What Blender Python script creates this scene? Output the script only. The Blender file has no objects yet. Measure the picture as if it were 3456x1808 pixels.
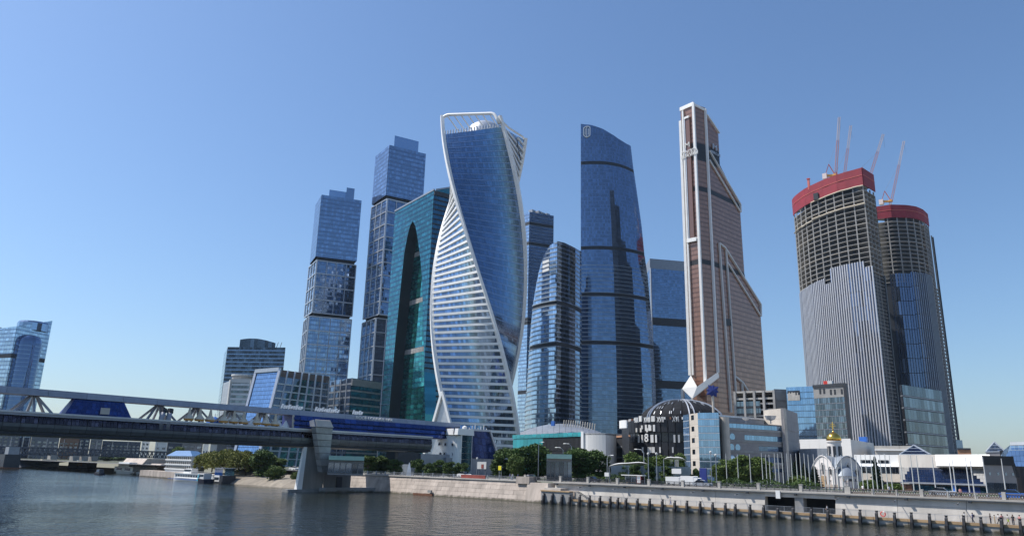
import bpy, bmesh, math, random
from math import sin, cos, radians, pi, hypot, atan2
from mathutils import Vector

# ---------------------------------------------------------------- camera, sky, sun, exposure
S = bpy.context.scene
COL = S.collection
RW, RH, FPX = 3456.0, 1808.0, 2495.0            # photograph size and focal length in its pixels
PITCH, ROLL, YAW, CAMZ = radians(15.06), radians(1.44), radians(132.17), 8.8
fwd = Vector((cos(YAW)*cos(PITCH), sin(YAW)*cos(PITCH), sin(PITCH)))
rgt = Vector((sin(YAW), -cos(YAW), 0))
upv = rgt.cross(fwd)
cam = bpy.data.cameras.new('camera'); camo = bpy.data.objects.new('camera', cam); COL.objects.link(camo)
cr, sr = cos(ROLL), sin(ROLL)
# the phone was rolled: the picture's x axis is rgt turned by the roll
cx_ = rgt*cr + upv*sr
cy_ = upv*cr - rgt*sr
from mathutils import Matrix
mw = Matrix((cx_, cy_, -fwd)).transposed().to_4x4(); mw.translation = (0, 0, CAMZ)
camo.matrix_world = mw
cam.sensor_width = 36; cam.lens = 36*FPX/RW; cam.clip_start = .5; cam.clip_end = 12000
S.camera = camo

SUN_EL, SUN_AZ = radians(53), radians(237)     # azimuth clockwise from +Y
W = bpy.data.worlds.new('World'); S.world = W; W.use_nodes = True
wn = W.node_tree.nodes; wl = W.node_tree.links
bg = wn['Background']; sky = wn.new('ShaderNodeTexSky'); sky.sky_type = 'NISHITA'; sky.sun_disc = False
sky.sun_elevation = SUN_EL; sky.sun_rotation = SUN_AZ; sky.air_density = 1.2; sky.dust_density = 1.0; sky.ozone_density = 8; sky.altitude = 0
wl.new(sky.outputs[0], bg.inputs[0]); bg.inputs[1].default_value = .134
sl = bpy.data.lights.new('sun', 'SUN'); sl.energy = 5.0; sl.angle = radians(.53); sl.color = (1, .955, .89)
so = bpy.data.objects.new('sun', sl); COL.objects.link(so)
sd = Vector((sin(SUN_AZ)*cos(SUN_EL), cos(SUN_AZ)*cos(SUN_EL), sin(SUN_EL)))
so.rotation_euler = sd.to_track_quat('Z', 'Y').to_euler(); so.location = sd*900
S.view_settings.view_transform = 'Standard'; S.view_settings.look = 'None'; S.view_settings.gamma = 1
S.view_settings.exposure = 0.16; S.view_settings.use_curve_mapping = False

random.seed(7)
GZ = 5.4                                          # level of the embankment
C0 = Vector((0, 0, CAMZ))

# ---------------------------------------------------------------- survey helpers: where a measured direction meets a known height, distance or wall
def ray(p):
    u, v = p[0]-RW/2, p[1]-RH/2
    u, v = u*cr+v*sr, -u*sr+v*cr
    return fwd*FPX + rgt*u - upv*v
def PR(p, r):
    d = ray(p); return C0 + d*(r/hypot(d.x, d.y))
def PZ(p, z):
    d = ray(p); return C0 + d*((z-CAMZ)/d.z)
def PY(p, Y):
    d = ray(p); return C0 + d*(Y/d.y)
def PX(p, X):
    d = ray(p); return C0 + d*(X/d.x)
def PP(p, a, b):                                  # on the vertical plane through plan points a, b
    d = ray(p); n = Vector((b[1]-a[1], a[0]-b[0], 0))
    return C0 + d*((Vector((a[0], a[1], 0))-C0).dot(n)/d.dot(n))
def proj(q):
    q = Vector(q)-C0; z = q.dot(fwd); u = q.dot(rgt)/z*FPX; v = -q.dot(upv)/z*FPX
    return (RW/2+u*cr-v*sr, RH/2+u*sr+v*cr)
def Zm(x0, y0, s):
    return lambda x, y: (x0+x/s, y0+y/s)
V = Zm(0, 0, 1/1.3416)                            # whole-picture view
def XYr(p, r):
    q = PR(p, r); return (q.x, q.y)
def lerp(a, b, t): return tuple(a[i]+(b[i]-a[i])*t for i in range(len(a)))
def interp(tab, x):
    if x <= tab[0][0]: return tab[0][1]
    for (a, b), (c, d) in zip(tab, tab[1:]):
        if x <= c: return b+(d-b)*(x-a)/(c-a)
    return tab[-1][1]

# ---------------------------------------------------------------- meshes and objects
ORG = {}
class M:
    def __init__(s): s.v = []; s.f = []; s.m = []; s.t = []
    def add(s, vs, fs, mi=0, t=None):
        o = len(s.v); s.v += [tuple(x) for x in vs]
        for f in fs:
            s.f.append([i+o for i in f]); s.m.append(mi); s.t.append(random.random() if t is None else t)
        return s
    def quad(s, a, b, c, d, mi=0, t=None): return s.add([a, b, c, d], [(0, 1, 2, 3)], mi, t)
    def box(s, x0, x1, y0, y1, z0, z1, mi=0):
        return s.add([(x0,y0,z0),(x1,y0,z0),(x1,y1,z0),(x0,y1,z0),(x0,y0,z1),(x1,y0,z1),(x1,y1,z1),(x0,y1,z1)],
                     [(0,3,2,1),(4,5,6,7),(0,1,5,4),(1,2,6,5),(2,3,7,6),(3,0,4,7)], mi)
    def hexa(s, b, t, mi=0):                      # 4 bottom points, 4 top points
        return s.add(list(b)+list(t), [(0,3,2,1),(4,5,6,7),(0,1,5,4),(1,2,6,5),(2,3,7,6),(3,0,4,7)], mi)
    def beam(s, p, q, w, h=None, mi=0, side=None):
        p, q = Vector(p), Vector(q); d = (q-p); h = w if h is None else h
        a = Vector(side) if side else d.cross(Vector((0, 0, 1)))
        if a.length < 1e-5: a = Vector((1, 0, 0))
        a.normalize(); b = d.cross(a); b.normalize(); a = a*(w/2); b = b*(h/2)
        return s.hexa([p-a-b, p+a-b, p+a+b, p-a+b], [q-a-b, q+a-b, q+a+b, q-a+b], mi)
    def prism(s, poly, z0, z1, mi=0, mtop=None):
        n = len(poly); zt = z1 if callable(z1) else (lambda x, y: z1)
        s.add([(x, y, z0) for x, y in poly]+[(x, y, zt(x, y)) for x, y in poly],
              [(i, (i+1) % n, n+(i+1) % n, n+i) for i in range(n)], mi)
        s.add([(x, y, zt(x, y)) for x, y in poly], [list(range(n))], mi if mtop is None else mtop)
        return s
    def tube(s, pts, r, n=6, mi=0, cap=True):
        pts = [Vector(p) for p in pts]; k = len(pts); rs = r if isinstance(r, (list, tuple)) else [r]*k
        vs = []
        for i, p in enumerate(pts):
            d = pts[min(i+1, k-1)]-pts[max(i-1, 0)]; d.normalize()
            a = d.cross(Vector((0, 0, 1)))
            if a.length < 1e-3: a = Vector((1, 0, 0))
            a.normalize(); b = d.cross(a)
            vs += [p+(a*cos(2*pi*j/n)+b*sin(2*pi*j/n))*rs[i] for j in range(n)]
        fs = [(i*n+j, i*n+(j+1) % n, (i+1)*n+(j+1) % n, (i+1)*n+j) for i in range(k-1) for j in range(n)]
        if cap: fs += [list(range(n))[::-1], list(range((k-1)*n, k*n))]
        return s.add(vs, fs, mi)
    def lathe(s, prof, c=(0, 0, 0), n=16, mi=0, a0=0, a1=2*pi, sx=1, sy=1):
        full = abs(a1-a0-2*pi) < 1e-6; k = n if full else n+1; vs = []
        for r, z in prof:
            vs += [(c[0]+r*sx*cos(a0+(a1-a0)*j/n), c[1]+r*sy*sin(a0+(a1-a0)*j/n), c[2]+z) for j in range(k)]
        fs = []
        for i in range(len(prof)-1):
            for j in range(n):
                j2 = (j+1) % k if full else j+1
                fs.append((i*k+j, i*k+j2, (i+1)*k+j2, (i+1)*k+j))
        return s.add(vs, fs, mi)
    def mesh(s, name, mats, org=(0, 0, 0), smooth=False):
        me = bpy.data.meshes.new(name)
        me.from_pydata([(x-org[0], y-org[1], z-org[2]) for x, y, z in s.v], [], s.f)
        for m in (mats if isinstance(mats, (list, tuple)) else [mats]): me.materials.append(m)
        if len(me.polygons) == len(s.m):
            me.polygons.foreach_set('material_index', s.m)
            at = me.attributes.new('tint', 'FLOAT', 'FACE'); at.data.foreach_set('value', s.t)
        if smooth: me.polygons.foreach_set('use_smooth', [True]*len(me.polygons))
        me.update(); return me
    def build(s, name, mats, parent=None, org=None, smooth=False):
        og = ORG[parent] if parent is not None else (org or (0, 0, 0))
        ob = bpy.data.objects.new(name, s.mesh(name, mats, og, smooth)); COL.objects.link(ob)
        if parent is not None: ob.parent = parent
        else: ob.location = og
        ORG[ob] = og
        return ob
def tag(o, label=None, cat=None, group=None, kind=None):
    if label: o['label'] = label
    if cat: o['category'] = cat
    if group: o['group'] = group
    if kind: o['kind'] = kind
    return o
def root(name, label, cat, loc, group=None):
    o = bpy.data.objects.new(name, None); COL.objects.link(o); o.location = loc; o.empty_display_size = .5
    ORG[o] = tuple(loc); return tag(o, label, cat, group)
def copy_tree(o, parent=None):
    c = o.copy(); COL.objects.link(c); ORG[c] = ORG.get(o, (0, 0, 0))
    if parent is not None: c.parent = parent
    for ch in list(o.children): copy_tree(ch, c)
    return c
def struct(name, m, mats, label, smooth=False):
    return tag(m.build(name, mats, smooth=smooth), label, None, None, 'structure')
def text_mesh(txt, size):                          # flat lettering as a mesh in its own x/y plane, thickened
    cu = bpy.data.curves.new('lettering', 'FONT'); cu.body = txt; cu.size = size; cu.align_x = 'CENTER'; cu.align_y = 'CENTER'
    cu.extrude = size*.06; cu.resolution_u = 3
    ob = bpy.data.objects.new('lettering', cu); COL.objects.link(ob)
    dg = bpy.context.evaluated_depsgraph_get(); dg.update()
    me = bpy.data.meshes.new_from_object(ob.evaluated_get(dg))
    vs = [v.co.copy() for v in me.vertices]; fs = [list(p.vertices) for p in me.polygons]
    bpy.data.objects.remove(ob); bpy.data.curves.remove(cu); bpy.data.meshes.remove(me)
    return vs, fs
def lettering(txt, size, c, xdir, ydir, mat, parent, name='lettering', wide=1.0):
    vs, fs = text_mesh(txt, size); X = Vector(xdir).normalized(); Y = Vector(ydir).normalized(); N = X.cross(Y)
    c = Vector(c); m = M(); m.add([c+X*v.x*wide+Y*v.y+N*v.z for v in vs], fs)
    return m.build(name, mat, parent)

# ---------------------------------------------------------------- materials
def nmat(name):
    m = bpy.data.materials.new(name); m.use_nodes = True; nt = m.node_tree
    return m, nt, nt.nodes['Principled BSDF']
def mat(name, col, rough=.6, metal=0, var=.18, scale=.6, bump=0, bscale=None, spec=.5, streak=0, stain=0):
    m, nt, b = nmat(name); n, l = nt.nodes, nt.links
    b.inputs['Roughness'].default_value = rough; b.inputs['Metallic'].default_value = metal
    b.inputs['Specular IOR Level'].default_value = spec
    tc = n.new('ShaderNodeTexCoord')
    nz = n.new('ShaderNodeTexNoise'); nz.inputs['Scale'].default_value = scale; nz.inputs['Detail'].default_value = 6; nz.inputs['Roughness'].default_value = .65
    l.new(tc.outputs['Object'], nz.inputs['Vector'])
    if streak:
        mp = n.new('ShaderNodeMapping'); mp.inputs['Scale'].default_value = (streak, streak, .12)
        l.new(tc.outputs['Object'], mp.inputs['Vector']); l.new(mp.outputs[0], nz.inputs['Vector'])
    rp = n.new('ShaderNodeMapRange'); rp.inputs['From Min'].default_value = .3; rp.inputs['From Max'].default_value = .7
    rp.inputs['To Min'].default_value = 1-var; rp.inputs['To Max'].default_value = 1+var
    l.new(nz.outputs['Fac'], rp.inputs['Value'])
    at = n.new('ShaderNodeAttribute'); at.attribute_name = 'tint'
    r2 = n.new('ShaderNodeMapRange'); r2.inputs['To Min'].default_value = 1-var*.5; r2.inputs['To Max'].default_value = 1+var*.5
    l.new(at.outputs['Fac'], r2.inputs['Value'])
    mu = n.new('ShaderNodeMath'); mu.operation = 'MULTIPLY'; l.new(rp.outputs[0], mu.inputs[0]); l.new(r2.outputs[0], mu.inputs[1])
    mx = n.new('ShaderNodeVectorMath'); mx.operation = 'SCALE'; mx.inputs[0].default_value = col[:3]
    l.new(mu.outputs[0], mx.inputs['Scale']); l.new(mx.outputs[0], b.inputs['Base Color'])
    if bump:
        bz = n.new('ShaderNodeTexNoise'); bz.inputs['Scale'].default_value = bscale or scale*6; bz.inputs['Detail'].default_value = 4
        l.new(tc.outputs['Object'], bz.inputs['Vector'])
        bp = n.new('ShaderNodeBump'); bp.inputs['Strength'].default_value = bump; bp.inputs['Distance'].default_value = .05
        l.new(bz.outputs['Fac'], bp.inputs['Height']); l.new(bp.outputs[0], b.inputs['Normal'])
    if stain:                                        # dark weedy waterline up to about `stain` metres above the river
        sp_ = n.new('ShaderNodeSeparateXYZ'); gm = n.new('ShaderNodeNewGeometry'); l.new(gm.outputs['Position'], sp_.inputs[0])
        n2 = n.new('ShaderNodeTexNoise'); n2.inputs['Scale'].default_value = .7; n2.inputs['Detail'].default_value = 5; l.new(tc.outputs['Object'], n2.inputs['Vector'])
        ad = n.new('ShaderNodeMath'); ad.operation = 'MULTIPLY_ADD'; ad.inputs[1].default_value = -1.3; l.new(n2.outputs['Fac'], ad.inputs[0]); l.new(sp_.outputs['Z'], ad.inputs[2])
        mr = n.new('ShaderNodeMapRange'); mr.inputs['From Min'].default_value = stain-.65-.3; mr.inputs['From Max'].default_value = stain-.65+.25; l.new(ad.outputs[0], mr.inputs['Value'])
        mi = n.new('ShaderNodeMix'); mi.data_type = 'RGBA'; mi.inputs['A'].default_value = (.085, .075, .05, 1); l.new(mr.outputs[0], mi.inputs['Factor']); l.new(mx.outputs[0], mi.inputs['B']); l.new(mi.outputs['Result'], b.inputs['Base Color'])
    return m
def glass(name, col, rough=.05, metal=.8, var=.2, wave=.02, wscale=.12, lit=0):
    m, nt, b = nmat(name); n, l = nt.nodes, nt.links
    b.inputs['Roughness'].default_value = rough; b.inputs['Metallic'].default_value = metal
    at = n.new('ShaderNodeAttribute'); at.attribute_name = 'tint'
    cv = n.new('ShaderNodeMapRange'); cv.inputs['To Min'].default_value = 1-var; cv.inputs['To Max'].default_value = 1+var
    pw = n.new('ShaderNodeMath'); pw.operation = 'POWER'; pw.inputs[1].default_value = 1.7
    l.new(at.outputs['Fac'], pw.inputs[0]); l.new(pw.outputs[0], cv.inputs['Value'])
    mx = n.new('ShaderNodeVectorMath'); mx.operation = 'SCALE'; mx.inputs[0].default_value = col[:3]
    l.new(cv.outputs[0], mx.inputs['Scale']); l.new(mx.outputs[0], b.inputs['Base Color'])
    tc = n.new('ShaderNodeTexCoord'); nz = n.new('ShaderNodeTexNoise'); nz.inputs['Scale'].default_value = wscale; nz.inputs['Detail'].default_value = 2
    l.new(tc.outputs['Object'], nz.inputs['Vector'])
    bp = n.new('ShaderNodeBump'); bp.inputs['Strength'].default_value = 1; bp.inputs['Distance'].default_value = wave
    l.new(nz.outputs['Fac'], bp.inputs['Height']); l.new(bp.outputs[0], b.inputs['Normal'])
    return m
G = dict(
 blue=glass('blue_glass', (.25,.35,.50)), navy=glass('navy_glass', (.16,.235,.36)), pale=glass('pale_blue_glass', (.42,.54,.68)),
 teal=glass('teal_glass', (.045,.22,.26), var=.3), tealin=glass('bright_teal_glass', (.05,.34,.33), var=.5), tealdark=glass('dark_teal_glass', (.04,.12,.18)),
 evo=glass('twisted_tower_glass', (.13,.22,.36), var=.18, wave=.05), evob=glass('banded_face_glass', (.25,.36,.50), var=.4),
 dark=glass('dark_glass', (.07,.095,.13), var=.5), smoke=glass('smoked_glass', (.06,.05,.065), var=.5),
 bronze=glass('bronze_glass', (.37,.20,.14), rough=.18, metal=.5, var=.10), bronzed=glass('dark_bronze_glass', (.28,.155,.115), rough=.18, metal=.55, var=.1),  # bronzed: darker bronze for spandrels, the bay and entrance panes
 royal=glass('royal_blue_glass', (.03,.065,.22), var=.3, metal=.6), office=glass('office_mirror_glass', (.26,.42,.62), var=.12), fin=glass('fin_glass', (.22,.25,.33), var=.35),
 grey=glass('grey_glass', (.17,.21,.25), var=.4), aqua=glass('aqua_glass', (.03,.30,.36), metal=.5, var=.2))
K = dict(
 white=mat('white_paint', (.78,.77,.74), .45, var=.06, scale=.15), offwhite=mat('weathered_white_panel', (.62,.61,.58), .55, var=.12, scale=.2, streak=.5),
 silver=mat('silver_panel', (.52,.54,.57), .38, .5, var=.1), ledge=mat('floor_ledge', (.36,.42,.48), .45, .3, var=.1), steel=mat('grey_steel', (.30,.32,.35), .45, .5, var=.15),
 dkmetal=mat('dark_metal', (.045,.048,.055), .5, .3, var=.2), core=mat('dark_core', (.018,.022,.03), .6, var=.2), spandrel=glass('spandrel_glass', (.20,.28,.42), rough=.14, var=.1),
 conc=mat('concrete', (.31,.30,.285), .85, var=.22, scale=.25, bump=.3, stain=.4), concd=mat('raw_concrete', (.25,.245,.235), .9, var=.3, scale=.4, bump=.3),
 stone=mat('embankment_granite', (.42,.355,.30), .85, var=.26, scale=.5, bump=.5, bscale=3, streak=.9, stain=.45), stoneg=mat('grey_granite', (.49,.455,.41), .85, var=.18, scale=.4, bump=.4, bscale=3, streak=.8, stain=.4),
 cap=mat('stone_cornice', (.46,.43,.385), .8, var=.15, scale=.5), asph=mat('asphalt', (.055,.055,.058), .9, var=.25, scale=.3), pave=mat('paving', (.27,.255,.235), .9, var=.18, scale=.4),
 soil=mat('dry_bank', (.24,.205,.16), .95, var=.3, scale=.3, bump=.5), grass=mat('grass', (.06,.09,.025), .95, var=.35, scale=.5),
 beige=mat('beige_panel', (.50,.45,.385), .7, var=.12, scale=.4), beigeg=mat('grey_beige_band', (.27,.255,.25), .7, var=.12, scale=.4), church=mat('church_whitewash', (.64,.60,.57), .75, var=.06, scale=.3),
 lead=mat('grey_sheet_roof', (.24,.27,.31), .5, .2, var=.12), gold=mat('gilded_dome', (.85,.50,.10), .17, 1, var=.06), red=mat('red_netting', (.24,.014,.028), .75, var=.16, scale=.15, bump=.3),
 crane=mat('crane_red', (.55,.13,.09), .5, var=.15), cranew=mat('crane_white', (.66,.54,.50), .5, var=.1), orange=mat('crane_orange', (.62,.30,.06), .5, var=.15),
 black=mat('black_cladding', (.012,.013,.017), .5, .0, var=.3), bluep=mat('blue_paint', (.03,.13,.45), .4, var=.1), navyp=mat('navy_banner', (.015,.03,.18), .5, var=.15),
 rust=mat('rusty_steel', (.20,.085,.045), .85, var=.4, scale=2), pile=mat('tarred_pile', (.035,.035,.04), .7, var=.35, scale=1.5), wood=mat('tan_fender_beam', (.40,.27,.15), .8, var=.2, scale=1),
 bark=mat('bark', (.10,.075,.055), .95, var=.3, scale=3), leaf=mat('leaf_green', (.10,.145,.035), .7, var=.45, scale=.35, spec=.25), leafd=mat('dark_leaf_green', (.07,.115,.03), .7, var=.5, scale=.35, spec=.25),
 willow=mat('willow_leaf', (.16,.165,.036), .7, var=.35, scale=.3, spec=.25), conif=mat('conifer_needle', (.028,.045,.025), .75, var=.4, scale=.5, spec=.2),
 hull=mat('bridge_hull_panel', (.13,.145,.16), .42, .5, var=.16), deckgrey=mat('bridge_grey', (.31,.32,.36), .5, .3, var=.12), cloth=mat('beige_canvas', (.62,.53,.40), .85, var=.12),
 skin=mat('skin', (.45,.27,.19), .6, var=.05), redp=mat('signal_red', (.60,.045,.03), .5, var=.1), yellow=mat('sign_yellow', (.75,.65,.03), .5, var=.1), green=mat('pale_green_roof', (.38,.56,.45), .6, var=.08),
 tyre=mat('tyre', (.02,.02,.02), .9), brick=mat('orange_brick', (.36,.19,.11), .9, var=.2), haze=mat('far_facade', (.17,.175,.19), .8, var=.12), hazed=mat('far_dark_facade', (.085,.095,.12), .8, var=.2),
 navyt=mat('dark_trousers', (.02,.022,.04), .9), wshirt=mat('white_shirt', (.72,.70,.70), .9), bshirt=mat('blue_shirt', (.06,.11,.30), .9), kshirt=mat('black_shirt', (.03,.03,.035), .9),
 pshirt=mat('pink_shirt', (.55,.25,.24), .9), gshirt=mat('lime_shorts', (.55,.75,.05), .9), hair=mat('dark_hair', (.03,.02,.015), .8), tan=mat('tan_cloth', (.42,.33,.22), .9))

K['shell'] = glass('tower_shell_glass', (.09,.13,.20), rough=.1); K['fin'] = mat('pale_metal_fin', (.60,.60,.62), .4, .25, var=.08); K['glossd'] = mat('dark_gloss_panel', (.012,.016,.024), .15, var=.3); G['deep'] = glass('deep_navy_glass', (.03,.05,.105), var=.25); K['redd'] = mat('faded_red_net', (.28,.06,.045), .8, var=.25); K['cranep'] = mat('faded_pink_crane', (.58,.27,.23), .6, var=.15); G['fin2'] = glass('slate_strip_glass', (.13,.17,.26), var=.15); K['domeb'] = mat('matt_black_dome', (.018,.019,.022), .85, var=.2, spec=.2); K['steeld'] = mat('shaded_pier_paint', (.20,.185,.165), .7, var=.25, scale=.5, streak=.8); K['scrub'] = mat('scrub_ground', (.075,.08,.05), .95, var=.35, scale=.05); K['brownstone'] = mat('brown_iron_panel', (.15,.12,.10), .8, var=.2); K['fascia'] = mat('brown_grey_fascia', (.13,.095,.085), .7, var=.12); K['aquap'] = mat('turquoise_paint', (.05,.42,.55), .5); K['bluep2'] = mat('blue_roof_paint', (.07,.17,.34), .5, var=.12)
# ---------------------------------------------------------------- facade builder: one part per storey of a face, panes with open joints in front of a dark core
def outn(XY, u, z, e=1e-3):
    a, b = XY(max(u-e, 0), z), XY(min(u+e, 1), z); dx, dy = b[0]-a[0], b[1]-a[1]; L = hypot(dx, dy) or 1
    return dy/L, -dx/L
def bands(rt, XY, zs, nc, mats, ztop=None, off=.15, sp=.28, jit=.25, gap=.045, dark=(), name='window_band', ledge=None, nseg=1, lh=.5, lp=.5, skip=None, lname='floor_ledge', ufn=None):
    """mats = [glass, spandrel, dark storey]; jit in degrees"""
    for i in range(len(zs)-1):
        za, zb = zs[i], zs[i+1]; h = zb-za; m = M(); isd = i in dark
        for j in range(nc):
            u0, u1 = (j+gap/2)/nc, (j+1-gap/2)/nc
            if skip and skip((u0+u1)/2, (za+zb)/2): continue
            rows = [(za+.02*h, zb-.02*h, 2)] if isd else [(za+.02*h, za+sp*h, 1), (za+(sp+.03)*h, zb-.02*h, 0)]
            for ra, rb, mi in rows:
                n0 = outn(XY, (u0+u1)/2, ra)
                w = hypot(XY(u1, ra)[0]-XY(u0, ra)[0], XY(u1, ra)[1]-XY(u0, ra)[1])
                ja = math.tan(radians(random.gauss(0, jit)))*(rb-ra)/2; jb = math.tan(radians(random.gauss(0, jit)))*w/2
                o = off - (.12 if mi == 2 else 0)
                if mi: ja = jb = 0
                P = []
                for u, z, d in ((u0, ra, o-ja-jb), (u1, ra, o-ja+jb), (u1, rb, o+ja+jb), (u0, rb, o+ja-jb)):
                    x, y = XY(u, z)
                    if ztop: z = min(z, ztop(x, y)-.3)
                    P.append((x+n0[0]*d, y+n0[1]*d, z))
                if P[2][2] <= P[1][2]+.05 and P[3][2] <= P[0][2]+.05: continue
                m.quad(*P, mi=mi)
        if m.f: m.build(name, mats, rt)
        if ledge is not None:
            l = M()
            for k in range(nseg):
                ua, ub = k/nseg, (k+1)/nseg
                A, B = XY(ua, za), XY(ub, za); n0 = outn(XY, ua, za); n1 = outn(XY, ub, za)
                if ztop and (za+lh > ztop(*A) or za+lh > ztop(*B)): continue
                if skip and skip((ua+ub)/2, za): continue
                l.hexa([(A[0]-n0[0]*.1, A[1]-n0[1]*.1, za-lh/2), (A[0]+n0[0]*lp, A[1]+n0[1]*lp, za-lh/2), (B[0]+n1[0]*lp, B[1]+n1[1]*lp, za-lh/2), (B[0]-n1[0]*.1, B[1]-n1[1]*.1, za-lh/2)],
                       [(A[0]-n0[0]*.1, A[1]-n0[1]*.1, za+lh/2), (A[0]+n0[0]*lp, A[1]+n0[1]*lp, za+lh/2), (B[0]+n1[0]*lp, B[1]+n1[1]*lp, za+lh/2), (B[0]-n1[0]*.1, B[1]-n1[1]*.1, za+lh/2)])
            if l.f: l.build(lname, ledge, rt)
def seg(a, b): return lambda u, z: (a[0]+(b[0]-a[0])*u, a[1]+(b[1]-a[1])*u)
def poly_xy(pts):
    L = [0]
    for a, b in zip(pts, pts[1:]): L.append(L[-1]+hypot(b[0]-a[0], b[1]-a[1]))
    def f(u, z):
        d = u*L[-1]
        for i in range(len(pts)-1):
            if d <= L[i+1]+1e-9:
                t = (d-L[i])/(L[i+1]-L[i]); return (pts[i][0]+(pts[i+1][0]-pts[i][0])*t, pts[i][1]+(pts[i+1][1]-pts[i][1])*t)
        return pts[-1]
    return f
def inset(poly, d):
    cx = sum(p[0] for p in poly)/len(poly); cy = sum(p[1] for p in poly)/len(poly)
    return [(x-(x-cx)/hypot(x-cx, y-cy)*d, y-(y-cy)/hypot(x-cx, y-cy)*d) for x, y in poly]
def loft(rt, foot, zs, material, name='core', ins=.35, roof=None, ztop=None):
    m = M(); rings = []
    for z in zs:
        r = inset(foot(z), ins)
        rings.append([(x, y, min(z, ztop(x, y)-.4) if ztop else z) for x, y in r])
    n = len(rings[0]); vs = [p for r in rings for p in r]
    m.add(vs, [(k*n+i, k*n+(i+1) % n, (k+1)*n+(i+1) % n, (k+1)*n+i) for k in range(len(zs)-1) for i in range(n)])
    m.add(rings[-1], [list(range(n))], 1 if roof else 0)
    return m.build(name, [material]+([roof] if roof else []), rt)
def floors(z0, z1, h):
    n = max(1, round((z1-z0)/h)); return [z0+(z1-z0)*i/n for i in range(n+1)]
def away(p, d): L = hypot(*p); return (p[0]+p[0]/L*d, p[1]+p[1]/L*d)
def par(a, b, c): return (a[0]+c[0]-b[0], a[1]+c[1]-b[1])     # fourth corner of a parallelogram a,b,c
def xy(p): return (p[0], p[1])
def centre(poly): return (sum(p[0] for p in poly)/len(poly), sum(p[1] for p in poly)/len(poly))
def block(rt, L, F, R, z0, z1, fh, ncl, ncr, ml, mr, ledge=None, corem=None, roof=None, dark=(), **kw):
    """rectangular block seen at its front corner F with a left face L-F and a right face F-R"""
    B = par(L, F, R); fp = [L, F, R, B]
    loft(rt, lambda z: fp, [z0, z1], corem or K['core'], roof=roof or K['steel'])
    zs = floors(z0, z1, fh)
    bands(rt, seg(L, F), zs, ncl, ml, ledge=ledge, dark=dark, **kw); bands(rt, seg(F, R), zs, ncr, mr, ledge=ledge, dark=dark, **kw)
    bands(rt, seg(R, B), [z0, z1], 1, mr, name='rear_face', jit=0); bands(rt, seg(B, L), [z0, z1], 1, ml, name='rear_face', jit=0)
    return fp
# ================================================================ TOWERS
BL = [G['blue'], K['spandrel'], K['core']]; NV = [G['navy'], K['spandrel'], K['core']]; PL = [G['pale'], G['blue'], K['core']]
z1 = Zm(950, 400, 1.348); z2 = Zm(1380, 350, 2.246); z4 = Zm(1740, 380, 2.175); z5 = Zm(1740, 900, 2.246)
z6 = Zm(2250, 320, 1.2255); z7 = Zm(2600, 380, 2.174); z8 = Zm(2600, 900, 2.074)
def zat(p, r): return PR(p, r).z

# ---- far left tower with slanted top and dark cylinder
def far_left_tower():
    A, B, C = XYr(V(-75, 860), 985), XYr(V(41, 830), 930), XYr(V(127, 832), 955)
    D = away(C, 50); E_ = away(A, 50)
    rt = root('glass_tower', 'pale blue slant-topped glass tower with dark cylinder, beyond the bridge at far left', 'tower', (*B, GZ))
    pa, pb, pc = PR(V(-60, 832), 975), PR(V(43, 819), 930), PR(V(131, 809), 955)
    zt = lambda x, y: interp([(-75, 0), (0, 1)], -75) if False else None
    def ztop(x, y):
        q = proj((x, y, 130)); px = q[0]/1.3416
        return interp([(-75, pa.z), (42, pb.z), (131, pc.z+3)], px)
    fp = [A, B, C, D, E_]
    loft(rt, lambda z: fp, [GZ, 200], K['core'], ztop=ztop, roof=K['steel'])
    zs = floors(GZ, 165, 4.2); dk = [k for k in range(len(zs)) if abs(zs[k]-PR(V(30, 902), 930).z) < 2.2]
    bands(rt, seg(A, B), zs, 16, [G['pale'], G['blue'], K['core']], ztop=ztop, dark=dk)  # pale glass on both faces stands in for distance haze
    bands(rt, seg(B, C), zs, 16, [G['pale'], G['blue'], K['core']], ztop=ztop, dark=dk)
    c = lerp(B, C, .42); m = M(); R = 12.5; zt_ = zat(V(78, 838), 925)
    m.lathe([(R, GZ), (R, zt_-9), (R*.93, zt_-5), (R*.78, zt_-2), (R*.45, zt_-.4), (0, zt_)], (c[0], c[1], 0), 24)
    m.build('dark_cylinder', G['navy'], rt, smooth=True)
    for k in range(1, 30):
        z = GZ+k*4.2*1.05
        if z < zt_-9: M().lathe([(R+.25, -.35), (R+.25, .35)], (c[0], c[1], z), 24).build('cylinder_ring', K['spandrel'], rt)
    c2 = away(lerp(B, C, .45), 14); m = M(); zb = pb.z-2; m.lathe([(15, 0), (15, 8), (13.5, 10), (0, 10.5)], (c2[0], c2[1], zb+1), 20)
    m.build('roof_drum', G['blue'], rt)
    for t in (.1, .35, .6):
        q = away(lerp(A, B, t), 6); M().box(q[0]-2, q[0]+2, q[1]-2, q[1]+2, zat(V(0, 830), 960)-3, zat(V(0, 830), 960)+2.5).build('roof_plant', K['steel'], rt)
far_left_tower()

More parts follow.
